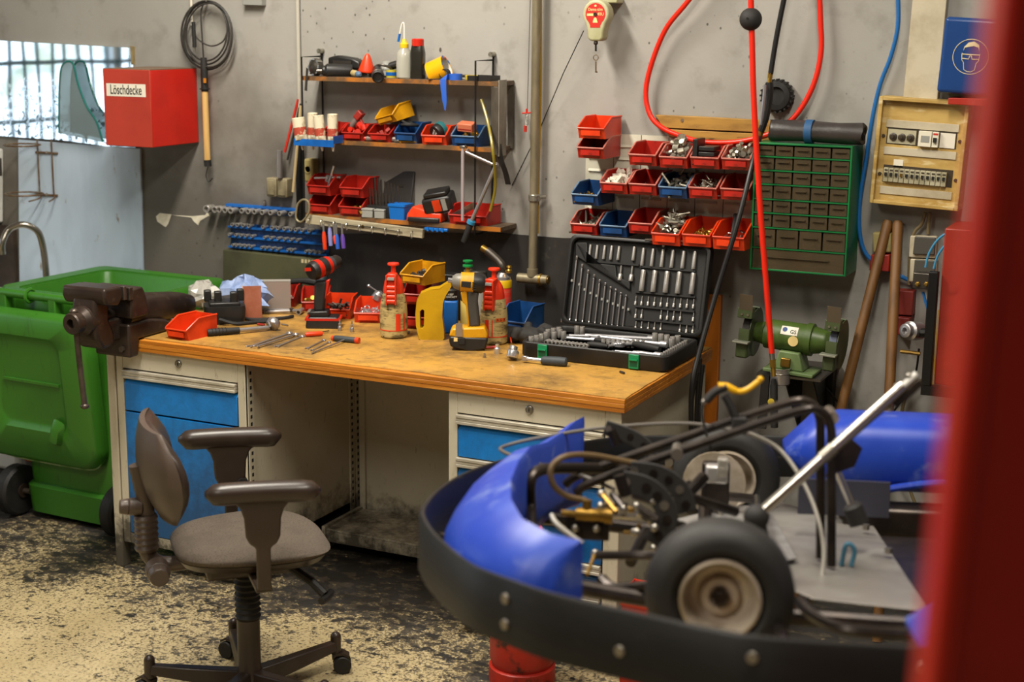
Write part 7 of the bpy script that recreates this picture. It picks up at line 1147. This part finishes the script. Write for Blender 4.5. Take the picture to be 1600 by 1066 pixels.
for i, (x, y) in enumerate(((1190, 165), (1240, 172), (1290, 180), (1340, 195), (1380, 185), (1330, 212))):
    p = TP(x, y); put_mesh(socket_mesh(.0095, .03), 'socket', Matrix.Translation((p.x, p.y, BT + .0345)), '%s big upright socket at the back right of the case tray' % ORD[i], 'socket', 'big sockets at the back right of the tray')
# --- left end ------------------------------------------------------------------------
p = BP(284, 530); open_bin('bright orange open bin with a screw at the bench front, beside the vise', (p.x, p.y + .055, BT), -.55 + FC, .095, .15, .07, 'bin_orange')
p2 = BP(268, 520); solo(bar([(p2.x - .02, p2.y + .03, BT + .04), (p2.x + .035, p2.y + .02, BT + .042)], .004, 8), 'loose_screw', MATS['satin'], 'single silver screw lying in the bright orange bench bin', 'screw')
p = BP(338, 507); t = thing('charger_base', 'black plastic battery charger with upright posts on the bench', 'charger', (p.x, p.y + .05, BT), FC + .25); MB().loft([[(x * s, y * s, z) for x, y in rrect(.135, .105, .02)] for z, s in ((0, .9), (.01, .95), (.045, 1), (.06, .98))]).obj('body', MATS['black_plastic'], t, smooth=40); MB().box(-.05, .05, -.04, .045, .058, .072).obj('deck', MATS['black_plastic'], t, bevel=.004)
for x, y in ((-.052, .03), (.055, .03), (-.02, .0), (.03, -.02)): MB().box(x - .012, x + .012, y - .012, y + .012, .066, .105).obj('post', MATS['black_plastic'], t, bevel=.004)
bar([(-.02, -.055, .02), (.03, -.075, .008), (.1, -.055, .007), (.16, -.05, .007)], .006, 8, 6).obj('cord', MATS['grip_black'], t)
def crumple(nm, lab, cat, p, sx, sy, sz, m_, seed, ang=.9):
    r = random.Random(seed); m = MB(); rings = []
    for k in range(9):
        th = PI * k / 8; rings.append([(sx * math.sin(th) * math.cos(a) * (1 + .35 * r.uniform(-1, 1)), sy * math.sin(th) * math.sin(a) * (1 + .35 * r.uniform(-1, 1)), sz * (1 - math.cos(th)) * .5 * (1 + .15 * r.uniform(-1, 1))) for a in [2 * PI * i / 16 for i in range(16)]])
    m.loft(rings); m.v = [(x + p[0], y + p[1], max(z, 0) + p[2]) for x, y, z in m.v]; return solo(m, nm, m_, lab, cat, smooth=0)
mat('paper_blue', '8fa0c4', .8, c2='6f82ac', scale=20); mat('film_clear', 'b5b2aa', .3, trans=.3)
p = BP(350, 495); crumple('paper_towel', 'crumpled pale blue paper towel behind the black charger', 'paper towel', (p.x + .01, p.y + .12, BT), .11, .05, .125, MATS['paper_blue'], 3); p = BP(300, 490); crumple('plastic_wrap', 'crumpled clear plastic wrap behind the vise', 'plastic wrap', (p.x - .02, p.y + .1, BT), .07, .05, .10, MATS['film_clear'], 5)
p = BP(396, 501); t = thing('sanding_sheet', 'brown sheet of abrasive with orange edge standing on the bench', 'sheet', (p.x, p.y, BT), FC - .15); mat('copper_brown', '8a4c34', .55, c2='9c6450', scale=6); MB().box(-.033, .033, 0, .003, 0, .125, R_(-.12, 'X') @ R_(-.06, 'Y')).obj('sheet', MATS['copper_brown'], t); MB().box(-.035, -.032, -.001, .004, .0, .126, R_(-.12, 'X') @ R_(-.06, 'Y')).obj('edge', mat('edge_amber', 'c07a1c', .5), t)
p = BP(412, 492); t = thing('plastic_pouch', 'clear plastic pouch behind the brown sheet', 'pouch', (p.x, p.y + .07, BT), FC + .1); MB().box(-.05, .06, 0, .004, 0, .12, R_(-.2, 'X')).obj('pouch', mat('film_thin', 'a39488', .25, trans=.5), t); MB().box(-.05, .06, -.001, .005, .112, .12, R_(-.2, 'X')).obj('seal', MATS['film_clear'], t)
# ratchet in front
a, b, c = BP(324, 526), BP(374, 522), BP(421, 517); t = thing('ratchet_wrench', 'large ratchet with ribbed black handle at the bench front edge', 'ratchet', (b.x, b.y, BT)); za = BT + .0135; a.z = b.z = za; c.z = BT + .012; d_ = (b - a).normalized(); bar([a, a + d_ * .01, a + d_ * .06, b], [.011, .013, .0125, .011], 14).obj('handle', MATS['grip_black'], t, w=True); bar([b, c], .0075, 12).obj('shaft', MATS['satin'], t, w=True); MB().lathe([(.022, -.012), (.024, -.008), (.024, .008), (.021, .012), (.010, .013), (0, .013)], 22, Matrix.Translation(c + d_ * .014 + Vector((0, 0, .012))) @ R_(-1.0, 'X') @ R_(PI, 'X')).obj('head', MATS['satin'], t, w=True, smooth=40); MB().box(-.004, .004, -.017, .017, .012, .0145, Matrix.Translation(c + d_ * .014 + Vector((0, 0, .012))) @ R_(1.0, 'X')).obj('switch', MATS['chrome'], t, w=True)
for k in range(5): q = a + d_ * (.016 + .012 * k); MB().torus(q, .0128, .0012, tuple(d_), 14, 5).obj('grip_ring', MATS['black_plastic'], t, w=True)
# wrenches and T-handle
for i, (p0, p1, w_, dz, lab) in enumerate((((390, 543), (452, 522), .0085, 0, 'longest combination wrench of the overlapping pile on the bench'), ((401, 545), (462, 526), .008, .005, 'middle combination wrench of the overlapping pile on the bench'), ((433, 543), (472, 527), .0075, .0, 'shorter combination wrench right of the overlapping pile'), ((480, 546), (506, 533), .0055, 0, 'small combination wrench next to the T-handle key'), ((488, 549), (514, 536), .005, .0, 'smallest combination wrench touching the T-handle key'))):
    a, b = BP(*p0), BP(*p1); c = (a + b) / 2; c.z = BT + .003 + dz; ang = math.atan2(b.y - a.y, b.x - a.x); t = thing('combination_wrench', lab, 'wrench', tuple(c), ang, 'loose wrenches on the bench'); wrench_parts(t, (b - a).length, w_ * 1.45, Matrix.Identity(4), 'satin')
a, b = BP(477, 527), BP(504, 525); a.z = b.z = BT + .009; t = thing('hook_tool', 'orange-handled pick tool lying behind the wrenches', 'pick', tuple((a + b) / 2)); t.location.z = BT; t.matrix_basis = Matrix.Translation(t.location); bar([a, a.lerp(b, .15), a.lerp(b, .85), b], [.006, .0085, .0085, .006], 10).obj('handle', MATS['bin_orange'], t, w=True); q = BP(514, 519); q.z = BT + .005; bar([b - Vector((.02, 0, 0)), q], .0018, 6).obj('tip', MATS['steel_dark'], t, w=True)
a, b, c = BP(520, 533), BP(560, 537), BP(487, 554); t = thing('t_handle_key', 'T-handle hex key with grey and red grip on the bench', 'hex key', tuple((a + b) / 2)); t.location.z = BT; t.matrix_basis = Matrix.Translation(t.location); a.z = b.z = BT + .0105; c.z = BT + .004; m_ = (a + b) / 2; bar([a, a.lerp(b, .1), a.lerp(b, .9), b], [.007, .010, .010, .008], 12).obj('grip', mat('grip_grey', '33383c', .6), t, w=True); d_ = (b - a).normalized(); bar([b - d_ * .010, b + d_ * .003], .0105, 12).obj('end_cap', MATS['bin_orange'], t, w=True); bar([a - d_ * .003, a + d_ * .006], .0085, 12).obj('end_cap', MATS['bin_orange'], t, w=True); bar([m_, c], .0028, 6).obj('shaft', MATS['satin'], t, w=True)
for px, py, lab in ((531, 517, 'left of two small nut drivers standing upright on the bench'), (550, 519, 'right of two small nut drivers standing upright on the bench')):
    p = BP(px, py); t = thing('nut_driver_bit', lab, 'bit', (p.x, p.y, BT), 0, 'upright nut drivers on the bench'); MB().lathe([(.0065, 0), (.007, .001), (.007, .014), (.005, .017)], 12).obj('socket', MATS['satin'], t); MB().lathe([(.005, .017), (.0055, .02), (.0055, .026), (.003, .028), (.003, .038), (.002, .039)], 6).obj('shank', MATS['satin'], t)
for i, (px, py, dx, dy, r_, mm, lab) in enumerate(((408, 509, .03, .0, .004, 'gun_red', 'thin dark red scrap strip behind the ratchet'), (445, 509, .03, -.006, .003, 'steel', 'thin steel pin lying behind the ratchet head'), (972, 584, .018, -.012, .004, 'steel_dark', 'short dark pin at the right front of the bench'), (636, 521, .02, -.004, .005, 'steel', 'short steel rod beside the left spray bottle'))): p = BP(px, py); solo(bar([(p.x - dx / 2, p.y - dy / 2, BT + r_), (p.x + dx / 2, p.y + dy / 2, BT + r_)], r_, 8), 'loose_pin', MATS[mm], lab, 'pin')
# long dark cable and clutter behind
q = [BP(372, 500), BP(400, 502), BP(440, 500), BP(458, 497)]; solo(bar([(v.x, v.y, BT + .0065) for v in q], .006, 8, 5), 'rubber_cable', MATS['grip_black'], 'thick black cable lying behind the ratchet', 'cable')
for i, (px, py, rz_, w_, lab) in enumerate(((562, 505, .12, .10, 'bright red bin with washers behind the nut drivers'), (513, 499, .1, .10, 'bright red bin with bolts right behind the drill'), (476, 487, .25, .10, 'red bin with brass fittings left of the drill'), (425, 480, .1, .11, 'red bin behind the brown sheet'))): p = BP(px, py); open_bin(lab, (p.x, p.y + .08, BT), rz_ + FC * .6, w_, .15, .072, 'bin_orange' if i < 2 else 'bin_red', group='red bins along the back of the bench'); heap(('shiny washers in the right bench bin', 'grey bolts in the bin behind the drill', 'brass fittings in the bin left of the drill', 'oily nuts in the bin behind the brown sheet')[i], 'hardware', (p.x, p.y + .065, BT + .004), rz_ + FC * .6, w_ * .75, .09, .04, ('ring', 'bolt', 'nut', 'nut')[i], (40, 26, 24, 24)[i], ('chrome', 'steel_dark', 'brass_bright', 'steel_dark')[i], 30 + i)
p = BP(576, 497); t = thing('chrome_clamp', 'chrome ball-jointed clamp lying over the right red bench bin', 'clamp', (p.x + .0, p.y + .07, BT + .07)); MB().lathe([(.024, -.01), (.02, .01), (.008, .02)], 14, R_(.5, 'Y')).obj('cup', MATS['satin'], t); bar([(-.04, 0, .035), (.03, -.01, .005)], .003).obj('arm', MATS['satin'], t); MB().ball((-.04, 0, .035), .007, 10, 8).obj('ball', MATS['chrome'], t)
for i, (px, py, r_, L_, rz_, mm, lab) in enumerate(((458, 493, .010, .05, .3, 'satin', 'large steel socket lying left of the drill battery'), (471, 496, .011, .045, .5, 'satin', 'larger steel socket lying against the drill battery'), (440, 480, .016, .05, .2, 'steel_dark', 'dark cylindrical bushing behind the large steel sockets'))): p = BP(px, py); put_mesh(socket_mesh(r_, L_), 'large_socket', Matrix.Translation((p.x, p.y + .06, BT + r_ + .0005)) @ R_(rz_, 'Z') @ R_(PI / 2, 'X'), lab, 'socket', None)
p = BP(436, 492); t = thing('adjustable_pliers', 'steel locking pliers lying behind the brown sheet', 'pliers', (p.x, p.y + .03, BT + .006), .3); [bar([(-.07, s * .018, 0), (-.02, s * .012, .004), (.03, 0, .006), (.06, -s * .004, .006)], .006, 8, 4).obj('arm', MATS['satin'], t) for s in (-1, 1)]; MB().cyl((.03, 0, 0), (.03, 0, .015), .008, n=10).obj('pivot', MATS['steel_dark'], t)
p = BP(442, 480); t = thing('pistol_grip', 'dark rubber-gripped hand tool lying on the red bins', 'hand tool', (p.x + .02, p.y + .12, BT + .078), .2); bar([(-.06, 0, 0), (.0, 0, .006), (.07, 0, .0)], [.011] * 5 + [.014] * 4, 10, 4).obj('grip', MATS['grip_black'], t); MB().ball((.07, 0, .014), .024, 12, 8).obj('knob', mat('dark_teal', '1c2c30', .5), t)
# --- red and black cordless drill ------------------------------------------------------
b0 = BP(497, 513); t = thing('cordless_drill', 'red and black cordless drill standing on its battery', 'drill', (b0.x, b0.y + .03, BT), FC); O = OUT(497, 513, b0)
MB().prism(O((474, 512), (476, 500), (480, 497), (519, 497), (523, 501), (522, 513), (518, 514), (478, 514)), -.035, .035, XZ).obj('battery', MATS['black_plastic'], t, bevel=.005); MB().prism(O((473.5, 502), (524, 502), (524, 498.8), (474, 498.8)), -.0355, .0355, XZ).obj('battery_stripe', MATS['red_plastic'], t); MB().prism(O((478, 497), (480, 490), (506, 489), (508, 497)), -.028, .028, XZ).obj('foot', MATS['black_plastic'], t, bevel=.004); MB().prism(O((485, 491), (487, 450), (505, 448), (502, 470), (500, 491)), -.016, .016, XZ).obj('handle', MATS['grip_black'], t, bevel=.008, seg=3); MB().prism(O((500, 478), (503, 448), (509, 446), (506, 462)), -.012, .012, XZ).obj('trigger_guard', MATS['red_plastic'], t, bevel=.003)
cz_ = O((483, 435))[0]; ce_ = O((512, 427))[0]; ax0, ax1 = Vector((cz_[0], -.025, cz_[1])), Vector((ce_[0], .05, ce_[1])); d_ = (ax1 - ax0).normalized(); bar([ax0, ax0 + d_ * .012, ax0 + d_ * .06], [.026, .031, .031], 16).obj('motor_housing', MATS['black_plastic'], t); bar([ax0 + d_ * .018, ax0 + d_ * .075], [.032, .029], 16).obj('shell', MATS['red_plastic'], t); bar([ax0 + d_ * .075, ax0 + d_ * .09], [.027, .025], 16).obj('clutch_ring', MATS['grip_grey'], t); bar([ax0 + d_ * .09, ax0 + d_ * .115, ax0 + d_ * .125], [.022, .021, .014], 16).obj('chuck', MATS['steel_dark'], t); MB().box(-.02, .02, -.001, .0005, -.005, .006, frame(ax0, (1, .4, 0), (0, 0, 1)) @ T_(0, -.002, .008)).obj('rear_stripe', MATS['red_plastic'], t)
# --- spray bottles ---------------------------------------------------------------------
mat('grubby_bottle', 'b09c66', .5, c2='5d4f30', scale=14, lo=.48, hi=.62, c3='3a3220', s3=50, l3=.58, h3=.68, stretch=(1, 1, 3)); mat('spray_orange', 'd03214', .36)
def sprayer(px, py, lab, rz_, mark):
    p = BP(px, py); t = thing('pump_sprayer', lab, 'spray bottle', (p.x, p.y + .045, BT), rz_); MB().lathe([(.04, 0), (.046, .006), (.047, .02), (.0475, .085), (.045, .115), (.039, .145), (.033, .16)], 26).obj('bottle', MATS['grubby_bottle'], t, smooth=40)
    MB().lathe([(.036, .155), (.036, .165), (.030, .195), (.024, .205), (.018, .215)], 22).obj('pump_head', MATS['spray_orange'], t, smooth=40); MB().box(-.016, .016, -.044, -.005, .185, .225).obj('head_block', MATS['spray_orange'], t, bevel=.003)
    ch_ = MB(); [ch_.box(s * .016 - .002, s * .016 + .002, -.056, -.03, .12, .222) for s in (-1, 1)]; 
    for s in (-1, 1): MB().box(s * .0155 - .002, s * .0155 + .002, -.056, -.028, .12, .222).obj('trigger_cheek', MATS['spray_orange'], t, bevel=.001)
    tg = MB().box(-.013, .013, -.046, -.036, .122, .2).obj('trigger', MATS['spray_orange'], t)
    for k in range(4): MB().cyl((-.0132, -.047, .132 + .016 * k), (.0132, -.047, .132 + .016 * k), .0085, n=12).obj('finger_ridge', MATS['spray_orange'], tg)
    MB().box(-.012, .012, -.0565, -.045, .206, .214).obj('nozzle', MATS['grey_plastic'], t); MB().lathe([(.011, .21), (.008, .24), (.009, .247), (.020, .25), (.0205, .254), (.019, .257)], 18).obj('pump_knob', MATS['spray_orange'], t, smooth=40)
    ang = [(.5, .35), (1.0, .12)] if mark == 0 else [(-.15, .3), (.25, .08)]
    for a0, w_ in ang: MB().loft([[(.0478 * math.sin(a), -.0478 * math.cos(a), z) for z in (.028, .088)] + [(.0484 * math.sin(a), -.0484 * math.cos(a), z) for z in (.088, .028)] for a in [a0 + w_ * (k / 5 - .5) for k in range(6)]]).obj('label_band', MATS['spray_orange'], t)
    MB().lathe([(.0476, .028), (.0479, .028), (.0479, .031), (.0476, .031)], 26).obj('label_line', MATS['spray_orange'], t)
    return t
s1 = sprayer(605, 530, 'grubby orange-topped pump sprayer left of the yellow jug', .35, 0); s2 = sprayer(762, 540, 'grubby orange-topped pump sprayer right of the yellow driver', .1, 1)
for k in range(3): a = .62 + .27 * k; MB().box(-.006, .006, -.049, -.0482, .082, .094, R_(a, 'Z')).obj('hazard_square', mat('hazard_orange', 'c2551c', .5), s2); text('ALX'[k], .011, MATS['ink_black'], s2, R_(a, 'Z') @ T_(0, -.0494, .088) @ R_(PI / 2, 'X'))
# --- yellow jug ---------------------------------------------------------------------------
b0 = BP(666, 531); t = thing('oil_jug', 'yellow plastic oil jug with side handle and raised spout', 'jug', (b0.x, b0.y + .03, BT), FC); O = OUT(666, 531, b0); mat('jug_yellow', 'b8900e', .36, c2='a37c0c', scale=7); zj = lambda *pts: O(*[(570 + x / 6.66, 390 + y / 6.66) for x, y in pts])
prism_hole(zj((520, 925), (497, 800), (486, 680), (500, 545), (540, 475), (640, 432), (735, 418), (805, 375), (850, 355), (862, 390), (795, 500), (772, 570), (766, 700), (785, 850), (790, 920), (770, 940), (560, 942)), zj((560, 628), (580, 640), (576, 800), (560, 822), (538, 815), (535, 650)), -.03, .03, XZ).obj('body', MATS['jug_yellow'], t, bevel=.010, seg=3)
# --- yellow impact driver -------------------------------------------------------------------
b0 = BP(726, 548); t = thing('impact_driver', 'yellow and black cordless impact driver standing on its battery', 'driver', (b0.x, b0.y + .035, BT), FC); O = OUT(726, 548, b0); mat('driver_yellow', 'c8900c', .4, c2='b07c0a', scale=14); mat('driver_grey', '6f6c64', .4)
zi = lambda *pts: O(*[(680 + x / 6.27, 390 + y / 6.27) for x, y in pts])
MB().prism(zi((102, 900), (105, 860), (455, 870), (460, 900), (440, 975), (300, 1000), (115, 955)), -.036, .036, XZ).obj('battery', MATS['black_plastic'], t, bevel=.006); MB().prism(zi((100, 860), (130, 790), (430, 775), (462, 850), (455, 880), (250, 885)), -.034, .034, XZ).obj('battery_top', MATS['driver_yellow'], t, bevel=.006); MB().prism(zi((160, 860), (165, 740), (225, 740), (228, 862)), .034, .0365, XZ).obj('belt_clip', MATS['satin'], t); MB().prism(zi((190, 930), (195, 870), (250, 870), (250, 930)), .036, .039, XZ).obj('release_button', MATS['grip_black'], t, bevel=.001); MB().prism(zi((145, 905), (148, 870), (180, 870), (180, 905)), .036, .0368, XZ).obj('battery_badge', MATS['cream_print'], t)
MB().prism(zi((290, 790), (265, 560), (262, 455), (375, 465), (365, 560), (390, 780)), -.018, .018, XZ).obj('handle', mat('driver_grip', '3c3a36', .65), t, bevel=.008, seg=3); MB().prism(zi((205, 470), (262, 455), (290, 780), (272, 780), (255, 590), (222, 560)), -.0165, .0165, XZ).obj('trigger_side', MATS['driver_yellow'], t, bevel=.003); MB().prism(zi((195, 480), (222, 490), (228, 560), (208, 555)), -.01, .01, XZ).obj('trigger', MATS['grip_black'], t, bevel=.003)
a, b, c, d_ = [Vector((q[0], 0, q[1])) for q in zi((125, 375), (205, 385), (325, 392), (430, 398))]; bar([a, a.lerp(b, .4), b], [.015, .024, .027], 18).obj('nose', MATS['driver_grey'], t); bar([b, c], [.030, .032], 18).obj('motor_body', MATS['driver_yellow'], t); bar([c, c.lerp(d_, .7), d_], [.032, .032, .026], 18).obj('rear_cap', MATS['black_plastic'], t); e_ = Vector((zi((88, 370))[0][0], 0, zi((88, 370))[0][1])); bar([e_, a], .008, 10).obj('chuck', MATS['satin'], t); MB().prism(zi((215, 365), (305, 370), (300, 425), (212, 415)), .029, .032, XZ).obj('name_plate', MATS['grip_black'], t, bevel=.001)
for k in range(4): MB().prism(zi((315, 372 + 20 * k), (345, 374 + 20 * k), (345, 384 + 20 * k), (315, 382 + 20 * k)), .030, .0335, XZ).obj('vent', MATS['grip_black'], t)
# --- behind ----------------------------------------------------------------------------------
p = BP(722, 530); t = thing('spout_bottle', 'pale yellow bottle with slim amber neck and green cap behind the driver', 'bottle', (p.x - .015, p.y + .07, BT), FC); MB().loft([[(x * s, y * s, z) for x, y in rrect(.05, .04, .012)] for z, s in ((0, .95), (.01, 1), (.12, 1), (.15, .7), (.165, .35))]).obj('body', mat('pale_yellow', 'bda958', .45), t, smooth=40); MB().lathe([(.011, .16), (.009, .20), (.008, .245)], 14).obj('neck', mat('amber', 'a87c1c', .4), t); MB().lathe([(.018, .24), (.018, .246), (.009, .25), (.009, .255), (.017, .257), (.017, .262)], 18).obj('cap', mat('cap_green', '0e7a3a', .4), t)
p = BP(640, 515); rb1 = open_bin('red bin under the yellow bin at the back of the bench, lower of two', (p.x, p.y + .08, BT), FC * .5, .09, .14, .085, 'bin_red'); open_bin('dark red bin carrying the yellow bin, upper of two', (p.x, p.y + .085, BT + .086), FC * .5, .09, .14, .075, 'bin_red'); open_bin('yellow open bin on top of the red bin stack on the bench', (p.x + .02, p.y + .06, BT + .162), FC * .5 - .35, .1, .13, .065, 'bin_yellow'); heap('oily hardware in the yellow bench bin', 'hardware', (p.x + .02, p.y + .05, BT + .168), FC * .5 - .35, .07, .07, .035, 'nut', 24, 'steel_dark', 77)
p = BP(694, 523); t = thing('battery_acid_can', 'blue canister with black warning label behind the jug', 'canister', (p.x, p.y + .05, BT), FC); MB().box(-.024, .024, -.03, .03, 0, .115).obj('canister', MATS['tool_blue'], t, bevel=.005); MB().lathe([(.022, .108), (.024, .115), (.024, .15), (.018, .155)], 18).obj('cap', MATS['black_plastic'], t); text('KEEP\nCONTACT', .009, MATS['print_white'], t, T_(0, -.0248, .133) @ R_(PI / 2, 'X'))
p = BP(680, 500); t = thing('warning_box', 'dark box with orange triangle warning at the back of the bench', 'box', (p.x, p.y + .06, BT), FC * .5); MB().box(-.045, .05, -.035, .035, 0, .165).obj('box', MATS['black_plastic'], t, bevel=.003); MB().prism([(-.044, .16), (-.002, .155), (-.022, .118)], .035, .036, XZ).obj('triangle', MATS['bin_orange'], t)
p = BP(702, 498); solo(MB().lathe([(.03, 0), (.031, .002), (.031, .16), (.029, .165), (.02, .168)], 20, Matrix.Translation((p.x + .03, p.y + .12, BT))), 'paint_tin', mat('tin_beige', '8f8668', .5, c2='6d6650', scale=12), 'dull beige tin standing behind the warning box', 'tin', smooth=40)
p = BP(727, 500); t = thing('glass_jar', 'grey metal-lidded jar behind the green-capped bottle', 'jar', (p.x, p.y + .10, BT)); MB().lathe([(.03, 0), (.033, .004), (.033, .14), (.028, .15)], 20).obj('jar', MATS['film_clear'], t); MB().lathe([(.03, .148), (.031, .15), (.031, .165), (.028, .168)], 20).obj('lid', MATS['steel'], t)
p = BP(780, 500); t = thing('aerosol_can', 'small white aerosol can with red cap left of the torch', 'aerosol', (p.x, p.y + .1, BT)); MB().lathe([(.019, 0), (.02, .002), (.02, .125), (.015, .138)], 18).obj('can', MATS['white_card'], t); MB().lathe([(.013, .136), (.013, .155), (.011, .158)], 16).obj('cap', MATS['red_plastic'], t); MB().lathe([(.0202, .0), (.0205, .001), (.0205, .055), (.0202, .056)], 18).obj('label', MATS['red_plastic'], t)
p = BP(799, 500); t = thing('gas_torch', 'red gas blowtorch cartridge with black burner head and brass knob', 'torch', (p.x + .035, 4.71, BT)); mat('torch_red', 'c22a1c', .45, c2='b0503c', scale=60, stretch=(.2, .2, 3)); MB().lathe([(.032, 0), (.033, .003), (.033, .145), (.031, .150)], 24).obj('cartridge', MATS['torch_red'], t, smooth=40); MB().lathe([(.0335, .148), (.0335, .17), (.031, .175)], 24).obj('yellow_band', mat('band_yellow', 'c8a00c', .4), t); MB().lathe([(.03, .172), (.028, .185), (.018, .192), (.014, .2)], 20).obj('collar', MATS['satin'], t); bar([(0, 0, .195), (.0, -.0, .215), (-.012, 0, .235), (-.045, 0, .262), (-.062, 0, .272)], [.013] * 4 + [.016] * 4 + [.015] * 9, 12, 4).obj('burner', MATS['steel_dark'], t); bar([(-.062, 0, .272), (-.082, 0, .282)], .012, 12).obj('burner_tip', MATS['brass'], t); MB().lathe([(.01, 0), (.01, .01), (.007, .014), (.010, .02), (.008, .026)], 12, T_(.026, 0, .2)).obj('valve_knob', MATS['brass_bright'], t); bar([(0, 0, .205), (.028, 0, .205)], .005).obj('valve_stem', MATS['brass'], t)
p = BP(812, 522); open_bin('tall blue bin at the back of the bench beside the torch', (p.x + .0, p.y + .02, BT), FC - .55, .10, .13, .10, 'bin_blue', group='blue bin on the bench')
# glove
p = BP(826, 540); m = MB(); m.ball((0, 0, .022), .04, 12, 8, (1.2, .9, .5)); 
for k, (dx, dy, dz, L_) in enumerate(((.03, .03, .028, .07), (.045, .012, .03, .075), (.04, -.01, .022, .06), (-.03, -.03, .014, .05), (-.02, .035, .03, .05))): a = Vector((dx * .6, dy * .6, .024)); b = Vector((dx, dy, dz)).normalized() * L_; b.z = dz; m.tube(spl([a, a.lerp(b, .5) + Vector((0, 0, .014)), b], 4), [.012] * 9, 8)
m.tube([(-.03, 0, .02), (-.06, -.012, .018), (-.075, -.018, .016)], [.02, .024, .026], 10); m.v = [(x * 1.3 + p.x - .01, y * 1.1 + p.y + .03, z * 1.35 + BT) for x, y, z in m.v]; gl_ = solo(m, 'work_glove', mat('glove_black', '211f1d', .8, c2='2e2b28', scale=20), 'crumpled black work glove in front of the blue bench bin', 'glove', smooth=60); md = gl_.modifiers.new('remesh', 'REMESH'); md.mode = 'VOXEL'; md.voxel_size = .004; md.use_smooth_shade = True
q = [BP(790, 530), BP(796, 535), BP(799, 542)]; solo(bar([(v.x, v.y, BT + .05 - .018 * i) for i, v in enumerate(q)], .0025, 6, 4), 'orange_cord', MATS['bin_orange'], 'short orange cord hanging on the black glove', 'cord')
# flex head ratchet
a, b, c, e_ = BP(886, 573), BP(846, 570), BP(820, 567), BP(801, 563); t = thing('flex_head_ratchet', 'flex-head ratchet with thick black grip in front of the tool case', 'ratchet', (b.x, b.y, BT)); 
for v in (a, b, c): v.z = BT + .0145
e_.z = BT + .016; d_ = (a - b).normalized(); bar([b, b + d_ * .008, b.lerp(a, .7), a - d_ * .004, a], [.011, .014, .0155, .0145, .010], 14).obj('grip', MATS['grip_grey'], t, w=True); bar([b, c], .006, 10).obj('shaft', MATS['chrome'], t, w=True); MB().cbox(c, .018, .012, .016).obj('hinge', MATS['satin'], t, w=True, bevel=.002); MB().lathe([(.017, -.013), (.019, -.01), (.019, .01), (.016, .013)], 20, Matrix.Translation(e_ + Vector((0, 0, .004))) @ R_(-.5, 'X')).obj('head', MATS['chrome'], t, w=True, smooth=40); MB().lathe([(.014, 0), (.014, .012), (.011, .014)], 18, Matrix.Translation(e_ + Vector((0, .0, .017))) @ R_(-.5, 'X')).obj('dial', MATS['satin'], t, w=True)
a, b = BP(746, 546), BP(768, 545); t = thing('red_screwdriver', 'thin red screwdriver lying right of the driver battery', 'screwdriver', tuple((a + b) / 2)); t.location.z = BT; t.matrix_basis = Matrix.Translation(t.location); a.z = b.z = BT + .005; bar([a, b], .0042, 8).obj('shaft', MATS['red_plastic'], t, w=True); bar([b, b + (b - a).normalized() * .012], .005, 8).obj('handle', MATS['red_plastic'], t, w=True)
p = BP(777, 553); t = thing('socket_adapter', 'shiny socket adapter standing beside the flex-head ratchet', 'adapter', (p.x, p.y, BT)); MB().lathe([(.010, 0), (.0105, .001), (.0105, .018), (.007, .022)], 14).obj('socket', MATS['chrome'], t); MB().box(-.005, .005, -.005, .005, .022, .032).obj('square_drive', MATS['chrome'], t)
p = BP(757, 559); t = thing('small_bolt', 'tiny steel bolt standing alone near the bench middle', 'bolt', (p.x, p.y, BT)); MB().cyl((0, 0, 0), (0, 0, .006), .0055, n=6).obj('head', MATS['steel'], t); MB().cyl((0, 0, .006), (0, 0, .014), .0035, n=8).obj('shank', MATS['steel'], t)

for nm_, k in (('cordless_drill', 1.1), ('impact_driver', 1.06), ('charger_base', 1.08)):
    for o in list(COL.objects):
        if o.name == nm_: o.scale = (k, k, k)
